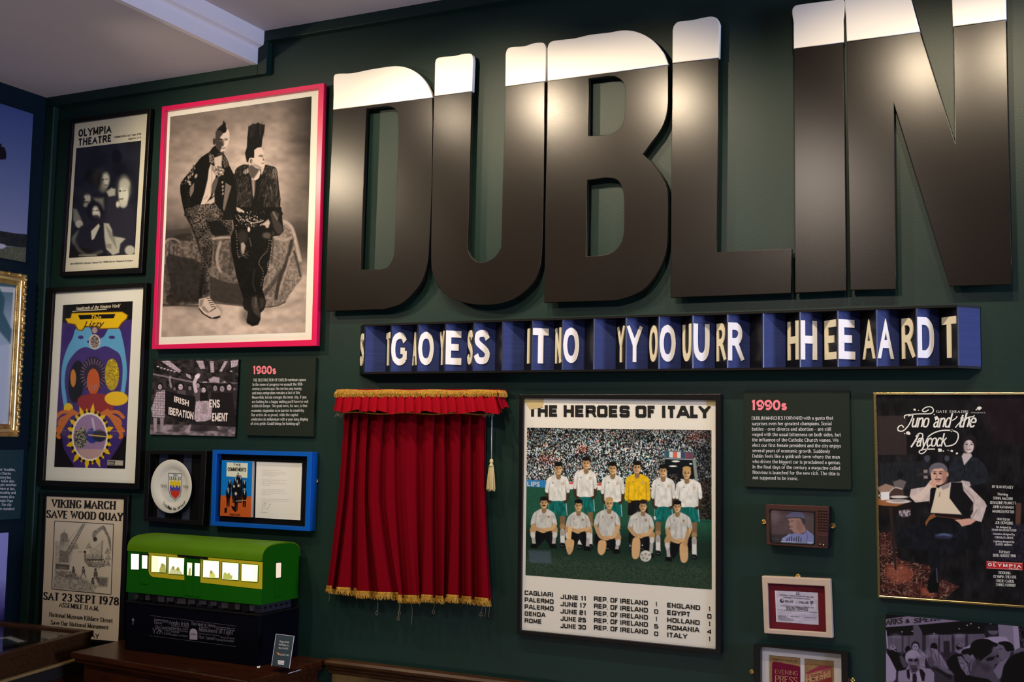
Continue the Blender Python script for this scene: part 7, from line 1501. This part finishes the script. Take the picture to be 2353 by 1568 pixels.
for tx, x0_, x1_, y, h in (('BY SEAN O\'CASEY', 842, 982, 704, 18), ('Starring', 878, 946, 752, 17), ('DONAL McCANN', 850, 978, 780, 18), ('GERALDINE PLUNKETT', 828, 1000, 810, 18), ('JOHN KAVANAGH', 846, 984, 838, 18), ('MAUREEN POTTER', 844, 988, 868, 18), ('DIRECTED BY', 874, 960, 918, 14), ('JOE DOWLING', 862, 980, 944, 19), ('Set designed by', 868, 968, 970, 13), ('FRANK HALLINAN FLOOD', 840, 1002, 990, 14), ('Costumes designed by', 848, 992, 1016, 13), ('CONSOLATA BOYLE', 860, 984, 1040, 14), ('Lighting designed by', 852, 990, 1066, 13), ('RUPERT MURRAY', 866, 976, 1087, 14), ('TUESDAY', 886, 960, 1138, 17), ('28TH AUGUST 1990', 846, 1000, 1162, 18), ('BOOKING', 886, 964, 1277, 18), ('OLYMPIA THEATRE', 850, 1004, 1304, 19), ('CREDIT CARDS', 868, 986, 1332, 18), ('778962 / 600600', 864, 996, 1358, 18)):
    ik.put(tx, (x0_, y-2), (x1_, y+3), h, (0, -1), bold=1.15, serif=.3, thin=.5, gap=.6)
ik.put('OLYMPIA', (816, 1224), (1034, 1236), 22, bold=1.6, thin=.9, gap=3); ik.put('THE', (846, 1201), (872, 1203), 9, bold=1.1); ik.put('THEATRE', (952, 1243), (1020, 1248), 9, bold=1.2)
for a_ in (((806, 1194), (1044, 1206)), ((806, 1236), (1044, 1248))): ik.poly([a_[0], a_[1], (a_[1][0], a_[1][1]+1.5), (a_[0][0], a_[0][1]+1.5)])
ik.build('credits_lettering', M_IV, jp)
panel('glass', Q_(CJ, [(67, 79), (1117, 80), (1132, 1493), (95, 1419)]), -.0168, -.0161, M_GLASS, jp)

# ---- street crowd photograph
CM = (2020, 1400, 333/2353)
q = Q_(CM, [(110, 88), (2840, 330), (2850, 1700), (112, 1600)])
ms = wthing('photograph', 'black and white street crowd photograph outside a shop, bottom right, unframed', 'picture', q)
panel('backing_board', q, -.010, -.001, M_BLK2, ms)
sh = Sheet(q, wallp(-.0104), .95, (60, 50, 62)); sh.frame(*CM); MM = np.array([.93, .83, .94]); gm = lambda v: tuple(MM*v)
sh.poly([(110, 165), (500, 112), (1360, 192), (600, 262), (110, 298)], gm(150), 1.2); sh.poly([(110, 90), (500, 112), (110, 162)], gm(14), 1.2); sh.poly([(110, 300), (560, 265), (640, 262), (1350, 200), (1930, 245), (1760, 450), (110, 480)], gm(10), 1.5)
sh.poly([(110, 440), (1720, 400), (1740, 700), (110, 700)], fx_(lambda X, Y: 112+20*(vnoise(X/3, Y/30, 501)-.5), MM), 3); sh.poly([(550, 265), (640, 262), (700, 380), (720, 690), (560, 600)], gm(104), 2); sh.poly([(640, 262), (720, 380), (700, 400), (740, 420), (1700, 370), (1500, 330), (1300, 240)], gm(8), 2)
for x0_, x1_ in ((700, 760), (960, 990), (1180, 1225), (1400, 1440), (370, 392), (480, 492)): sh.poly([(x0_, 420), (x1_, 418), (x1_, 700), (x0_, 700)], gm(44), 3, .8)
for x in (890, 1300, 270): sh.ell((x, 430), 60, 26, gm(190), 12, .6)
sh.poly([(1045, 520), (1145, 520), (1150, 780), (1050, 780)], gm(50), 1.5)
for x, y in ((372, 372), (538, 362), (895, 402), (1490, 240), (1620, 304), (1810, 238), (1300, 320), (1430, 265)): sh.ell((x, y), 12, 9, gm(230), 2)
sh.poly([(1710, 280), (1930, 250), (2010, 350), (2010, 440), (1712, 430)], gm(40), 1.5); sh.poly([(1760, 352), (1950, 352), (1910, 415), (1850, 424), (1790, 400)], gm(112), 1.5); sh.poly([(1930, 250), (2260, 280), (2280, 720), (1960, 640)], gm(150), 1.5); sh.poly([(2170, 275), (2260, 280), (2290, 640), (2200, 660)], gm(185), 2)
sh.poly([(2260, 280), (2860, 330), (2860, 700), (2300, 640)], fx_(lambda X, Y: 20+60*(vnoise(X/2.4, Y/2.4, 502) > .6), MM), 2); sh.poly([(1700, 480), (1800, 455), (1930, 448), (2060, 458), (2190, 620), (1900, 640)], gm(190), 2); sh.poly([(1360, 640), (1510, 570), (1480, 620), (1400, 680)], gm(185), 2)
# crowd members
def bust(x, y, r, hair, face, coat, look=0, bw=2.4):
    sh.poly([(x-r*bw, y+r*7), (x-r*bw, y+r*2.6), (x-r*1.1, y+r*1.5), (x+r*1.1, y+r*1.5), (x+r*bw, y+r*2.6), (x+r*bw, y+r*7)], gm(coat), 2, 1, 2); sh.ell((x, y), r*1.05, r*1.3, gm(hair), 2)
    if face: sh.ell((x+look*r*.35, y+r*.25), r*.78, r*1.0, gm(face), 2); sh.ell((x+look*r*.4-r*.3, y+r*.05), r*.16, r*.1, gm(25), 1); sh.ell((x+look*r*.4+r*.3, y+r*.05), r*.16, r*.1, gm(25), 1); sh.line([(x+look*r*.4-r*.2, y+r*.75), (x+look*r*.4+r*.25, y+r*.75)], r*.14, gm(40), 1)
bust(220, 640, 56, 130, 0, 28); sh.poly([(180, 600), (260, 620), (330, 740), (300, 780), (200, 700)], fx_(lambda X, Y: 40+140*(vnoise(X/2, Y/2, 503) > .5), MM), 2); bust(470, 660, 44, 10, 0, 20); bust(590, 610, 66, 40, 170, 150); sh.poly([(640, 640), (720, 700), (790, 800), (800, 930), (660, 930), (640, 760)], fx_(lambda X, Y: 150+70*(vnoise(X/2, Y/3, 504)-.5), MM), 2)
bust(890, 620, 54, 16, 0, 50); bust(1310, 640, 66, 150, 0, 14); sh.ell((1300, 620), 52, 50, gm(16), 4); sh.ell((1330, 590), 56, 34, fx_(lambda X, Y: 100+110*(vnoise(X/1.5, Y/1.5, 505)-.3), MM), 3); sh.ell((1318, 668), 14, 22, gm(150), 2)
sh.poly([(1100, 830), (1180, 760), (1260, 730), (1350, 770), (1440, 900), (1480, 1080), (1400, 1100), (1200, 1200), (1100, 1200)], gm(14), 2); sh.poly([(1270, 770), (1340, 770), (1440, 900), (1476, 1070), (1420, 1080), (1330, 960), (1290, 860)], fx_(lambda X, Y: 130+60*(vnoise(X/2.4, Y/5, 506)-.5), MM), 3)
sh.poly([(110, 700), (170, 780), (230, 900), (280, 1000), (270, 1140), (215, 1200), (110, 1200)], gm(190), 2); sh.poly([(110, 650), (150, 660), (300, 700), (420, 800), (480, 900), (420, 1000), (280, 990), (230, 880), (180, 800)], gm(22), 2); sh.poly([(330, 760), (380, 760), (440, 860), (470, 940), (400, 960), (350, 860)], gm(110), 4, .8); sh.line([(112, 350), (140, 630)], 16, gm(210), 2)
# girl with fair hair
sh.poly([(735, 700), (800, 640), (890, 640), (960, 680), (1040, 800), (1100, 900), (1130, 980), (1000, 960), (900, 940), (830, 930), (790, 860), (760, 790)], fx_(lambda X, Y: 130+70*(vnoise((X-Y*.3)/2, Y/14, 507)-.5), MM), 2, 1, 3); sh.poly([(780, 790), (850, 780), (900, 860), (880, 930), (830, 940), (795, 890)], gm(92), 4); sh.poly([(830, 980), (900, 920), (1040, 950), (1190, 1030), (1220, 1090), (1190, 1400), (890, 1400), (880, 1010)], gm(66), 2, 1, 3)
sh.poly([(850, 960), (950, 950), (1100, 1060), (1200, 1080), (1150, 1150), (1000, 1040)], gm(28), 4, .8); sh.poly([(900, 930), (1050, 940), (1180, 1010), (1210, 1080), (1100, 1040), (960, 960)], gm(132), 4, .8)
# boy
sh.poly([(1340, 700), (1380, 660), (1460, 645), (1530, 690), (1530, 740), (1560, 800), (1540, 860), (1470, 900), (1420, 850), (1390, 820), (1370, 780)], gm(120), 2, 1, 3); sh.poly([(1336, 700), (1380, 655), (1470, 640), (1530, 690), (1520, 740), (1480, 760), (1440, 730), (1370, 740)], gm(14), 2, 1, 3); sh.ell((1508, 770), 18, 28, gm(150), 2); sh.poly([(1440, 900), (1550, 800), (1640, 920), (1630, 1050), (1480, 1080), (1460, 960)], gm(84), 2); sh.line([(1555, 810), (1500, 900), (1490, 1000)], 16, gm(150), 3, .8, 4)
# stern older man with tie
sh.poly([(310, 1010), (470, 985), (650, 960), (830, 970), (895, 1040), (895, 1500), (310, 1500)], gm(166), 1.5); sh.poly([(445, 990), (500, 975), (510, 1060), (490, 1150), (455, 1110)], gm(34), 2); sh.poly([(650, 970), (700, 985), (750, 1050), (735, 1170), (700, 1175), (670, 1080)], gm(34), 2); sh.poly([(485, 980), (520, 1060), (570, 1040), (640, 980), (690, 1170), (520, 1170)], gm(190), 2); sh.poly([(545, 1050), (600, 1050), (615, 1120), (610, 1200), (545, 1200), (540, 1110)], gm(44), 2)
sh.ell((545, 790), 122, 128, gm(176), 3); sh.ell((555, 860), 92, 140, gm(128), 3); sh.ell((540, 760), 86, 60, gm(196), 10, .8); sh.poly([(470, 820), (530, 805), (560, 822), (620, 800), (640, 830), (600, 860), (490, 850)], gm(24), 3, .9); sh.line([(555, 830), (560, 890)], 26, gm(150), 4, .8); sh.line([(510, 930), (600, 928)], 14, gm(26), 3); sh.poly([(510, 950), (620, 945), (640, 990), (590, 1040), (530, 1030)], gm(48), 5, .8); sh.ell((640, 860), 20, 60, gm(70), 5, .7); sh.ell((670, 870), 18, 40, gm(150), 3); sh.line([(490, 890), (520, 910)], 8, gm(70), 3, .7)
# man on the right, large dark head
sh.poly([(1620, 900), (1700, 860), (1860, 1000), (1960, 1140), (1900, 1300), (1500, 1300), (1380, 1180), (1560, 1040)], gm(92), 4); sh.poly([(1250, 1180), (1400, 1110), (1640, 1080), (1780, 1150), (1900, 1300), (1200, 1400)], gm(10), 2, 1, 2); sh.poly([(1500, 1090), (1620, 1040), (1780, 1140), (1700, 1130)], gm(90), 3)
sh.poly([(1640, 640), (1860, 600), (1930, 660), (1955, 720), (1940, 760), (1985, 820), (1960, 860), (1920, 910), (1880, 905), (1850, 1000), (1780, 1060), (1660, 1000), (1640, 860)], gm(98), 2, 1, 3); sh.poly([(1480, 640), (1500, 560), (1560, 510), (1640, 490), (1760, 490), (1860, 540), (1920, 560), (1925, 610), (1860, 620), (1830, 700), (1700, 800), (1640, 850), (1600, 840), (1540, 760), (1510, 700)], gm(9), 2, 1, 3)
sh.poly([(1730, 810), (1800, 780), (1890, 770), (1850, 830), (1760, 850)], gm(16), 4, .85); sh.poly([(1900, 760), (1950, 735), (1945, 780), (1910, 800)], gm(20), 3, .9); sh.ell((1880, 660), 50, 50, gm(128), 12, .7); sh.line([(1925, 800), (1960, 850)], 20, gm(130), 4, .8); sh.ell((1915, 905), 26, 10, gm(24), 3, .8); sh.poly([(1640, 880), (1780, 900), (1830, 980), (1760, 1040), (1660, 980)], gm(60), 10, .7); sh.ell((1610, 860), 34, 60, gm(70), 4)
# far right heads
sh.poly([(1930, 600), (1960, 560), (2040, 560), (2130, 640), (2110, 780), (1990, 830), (1940, 740)], gm(122), 2, 1, 3); sh.poly([(1925, 560), (1990, 530), (2090, 530), (2170, 580), (2195, 680), (2140, 680), (2080, 690), (2040, 640), (2020, 600)], gm(10), 2, 1, 3); sh.line([(1955, 655), (1985, 650)], 10, gm(20), 2); sh.line([(1965, 590), (2010, 600)], 14, gm(150), 4, .6)
sh.poly([(2200, 700), (2260, 640), (2340, 630), (2500, 700), (2500, 900), (2200, 800)], gm(110), 3, 1, 2); sh.poly([(1855, 1000), (1960, 860), (2060, 810), (2120, 760), (2040, 900), (2000, 1100), (1940, 1140)], gm(140), 2); sh.poly([(1980, 1700), (2000, 1040), (2060, 880), (2160, 760), (2280, 710), (2400, 700), (2860, 900), (2860, 1700)], gm(9), 3, 1, 2)
sh.poly([(110, 1190), (2860, 1300), (2860, 1720), (110, 1620)], gm(20), 10, .4)
sh.build('print', ms, .50, .45)
ik = Ink(lambda x, y: at(CM[0]+x*CM[2], CM[1]+y*CM[2], -.0108)); mk = dict(bold=1.7, serif=.3, thin=.55, gap=.9)
ik.put('ARKS', (118, 262), (382, 232), 92, (.05, -1), **mk); ik.put('&', (432, 232), (498, 222), 66, (.05, -1), **mk); ik.put('SPENC', (566, 232), (1020, 178), 92, (.1, -.85), **mk)
tA, tB = at(*q[0], -.0108), at(*q[1], -.0108)
ik.V = [np.array([v[0], v[1], min(v[2], tA[2]+(tB[2]-tA[2])*(v[0]-tA[0])/(tB[0]-tA[0])-.001)]) for v in ik.V]
ik.build('shop_sign_lettering', mat('dark_print_ink', (.012, .010, .014), rough=.6), ms)

# ------------------------------------------------------------------ pictures on the blue left wall
def lq(tr, br, L, zt=None):        # upright rectangle on the left wall from its two right corners, L long
    A, B_ = atX(*tr, XW), atX(*br, XW); y1 = (A[1]+B_[1])/2
    return [tuple(float(v) for v in pr(np.array([XW, y, z]))) for y, z in ((y1-L, A[2]), (y1, A[2]), (y1, B_[2]), (y1-L, B_[2]))]
atx = lambda x, y, X: atX(x, y, X)
q = lq((76, 262), (59, 603), .62)
sk = thing('photograph', 'large unframed colour photograph of clear blue sky above a field, on the blue wall', 'picture', tuple(atX(60, 603, XW)))
panel('board', q, XW+.010, XW+.001, M_BLK2, sk, plane=atx)
sh = Sheet(q, leftp(XW+.0104), .8, (80, 96, 150)); sh.frame(0, 180, 160/545)
sh.shade(lambda C, X, Y: (lambda t: np.stack([68+64*t, 82+54*t, 126+36*t], -1))(np.clip((Y-220)/320, 0, 1)))
hz = lambda X, Y: fx_
sh.poly([(-4000, 660), (0, 1195), (120, 1215), (215, 1222), (215, 1330), (-4000, 860)], fx_(lambda X, Y: 44+18*(vnoise(X/3, Y/3, 601)-.5), np.array([.95, 1, 1])), 1.5); sh.poly([(-4000, 840), (0, 1315), (215, 1325), (215, 1500), (0, 1500), (-4000, 1300)], fx_(lambda X, Y: 92+34*(vnoise(X/2, Y/2, 602)-.5), np.array([1, 1, .78])), 2)
sh.poly([(-200, 1270), (0, 1293), (40, 1302), (50, 1318), (20, 1335), (-200, 1330)], (190, 176, 186), 1.5); sh.poly([(-160, 500), (0, 512), (12, 520), (12, 535), (38, 545), (50, 600), (46, 630), (20, 636), (-160, 630)], (34, 22, 30), 1, 1, 2)
sh.build('print', sk, .75, .5)
q = lq((70.5, 633), (37, 1004.5), .62)
gf = thing('framed_painting', 'pale landscape painting in an ornate gold leaf frame on the blue wall', 'painting', tuple(atX(37, 1004, XW)))
_A, _B = atX(70.5, 633, XW), atX(37, 1004.5, XW); _y = (_A[1]+_B[1])/2
qi = [tuple(float(v) for v in pr(np.array([XW, y, z]))) for y, z in ((_y-.575, _A[2]-.045), (_y-.045, _A[2]-.045), (_y-.045, _B[2]+.045), (_y-.575, _B[2]+.045))]
FX = XW+.035
def midq(a, b, t): return [tuple(np.array(p)*(1-t)+np.array(r_)*t) for p, r_ in zip(a, b)]
ring('frame', q, midq(q, qi, .30), FX, XW+.001, M_GLEAF, gf, plane=atx, bev=.003); ring('frame_step', midq(q, qi, .30), midq(q, qi, .62), FX-.010, XW+.001, mat('bright_gold', (.80, .66, .34), rough=.3, metal=.9), gf, plane=atx, bev=.004); ring('frame_slip', midq(q, qi, .62), qi, FX-.016, XW+.001, M_GLEAF, gf, plane=atx, bev=.002)
b0 = midq(q, qi, .14); nb = 0
for (a_, c_, cnt) in ((b0[1], b0[2], 22), (b0[0], b0[1], 14)):
    for k in range(cnt):
        p = np.array(a_)+(np.array(c_)-np.array(a_))*(k+.5)/cnt; w = atX(p[0], p[1], FX)
        MB().lathe(w, (1, 0, 0), [(.0085, -.002), (.0075, .003), (.004, .0055), (.0005, .0062)], 10).build('carved_bead', M_GLEAF, gf, True)
sh = Sheet(midq(q, qi, .97), leftp(XW+.012), .6, (150, 160, 165)); sh.shade(lambda C, X, Y: (lambda t: np.stack([70+90*t, 96+70*t, 100+72*t], -1))(np.clip((Y-655)/110, 0, 1)))
sh.line([(-150, 652), (43, 668)], 12, (170, 168, 160), 1); sh.line([(36, 668), (10, 975)], 10, (190, 186, 170), 2); sh.poly([(-150, 640), (-2, 660), (8, 720), (24, 790), (-150, 790)], (40, 72, 78), 5, .8, 2); sh.poly([(-20, 740), (22, 788), (18, 970), (-150, 975), (-150, 760)], (166, 172, 176), 6, .8)
sh.build('canvas', gf, 1.0, .5)
q = lq((56, 1034), (46, 1192), .34)
lp = thing('text_panel', 'dark blue-green text panel with small white lettering on the blue wall', 'panel', tuple(atX(46, 1192, XW)))
panel('board', q, XW+.010, XW+.001, mat('blue_green_text_board', (.010, .034, .044), rough=.5), lp, plane=atx)
CB = (0, 1000, 140/439); ik = Ink(lambda x, y: atX(CB[0]+x*CB[2], CB[1]+y*CB[2], XW+.0102))
for tx, x0_, x1_, y in (('to the Troubles,', -40, 110, 260), ('when Charles', -40, 78, 288), ('revolutionary but', -70, 78, 316), ('as he takes dies', -50, 103, 343), ('critics yet another', -70, 118, 370), ('gives voice at last,', -60, 108, 398), ('with sexuality and', -60, 112, 426), ('and seems alive', -40, 103, 456), ('charismatic Pope', -60, 92, 484), ('others. The city', -60, 80, 512), ('sets the standard', -60, 102, 542)):
    ik.put(tx, (x0_, y-2-(-x0_)*.02), (x1_, y), 20, bold=1.0, serif=.25, thin=.5)
ik.build('lettering', M_INKW, lp)
q = lq((21, 1224), (8, 1425), .50)
lv = thing('photograph', 'unframed misty lavender photograph low on the blue wall behind the glass case', 'picture', tuple(atX(0, 1600, XW)))
panel('board', q, XW+.010, XW+.001, M_BLK2, lv, plane=atx)
sh = Sheet(q, leftp(XW+.0104), .4, (150, 144, 190)); sh.shade(lambda C, X, Y: (lambda t: np.stack([150-96*t, 144-104*t, 190-110*t], -1))(np.clip((Y-1330)/90, 0, 1)*(.8+.3*vnoise(X/9, Y/9, 611)))); sh.build('print', lv, .9, .5)
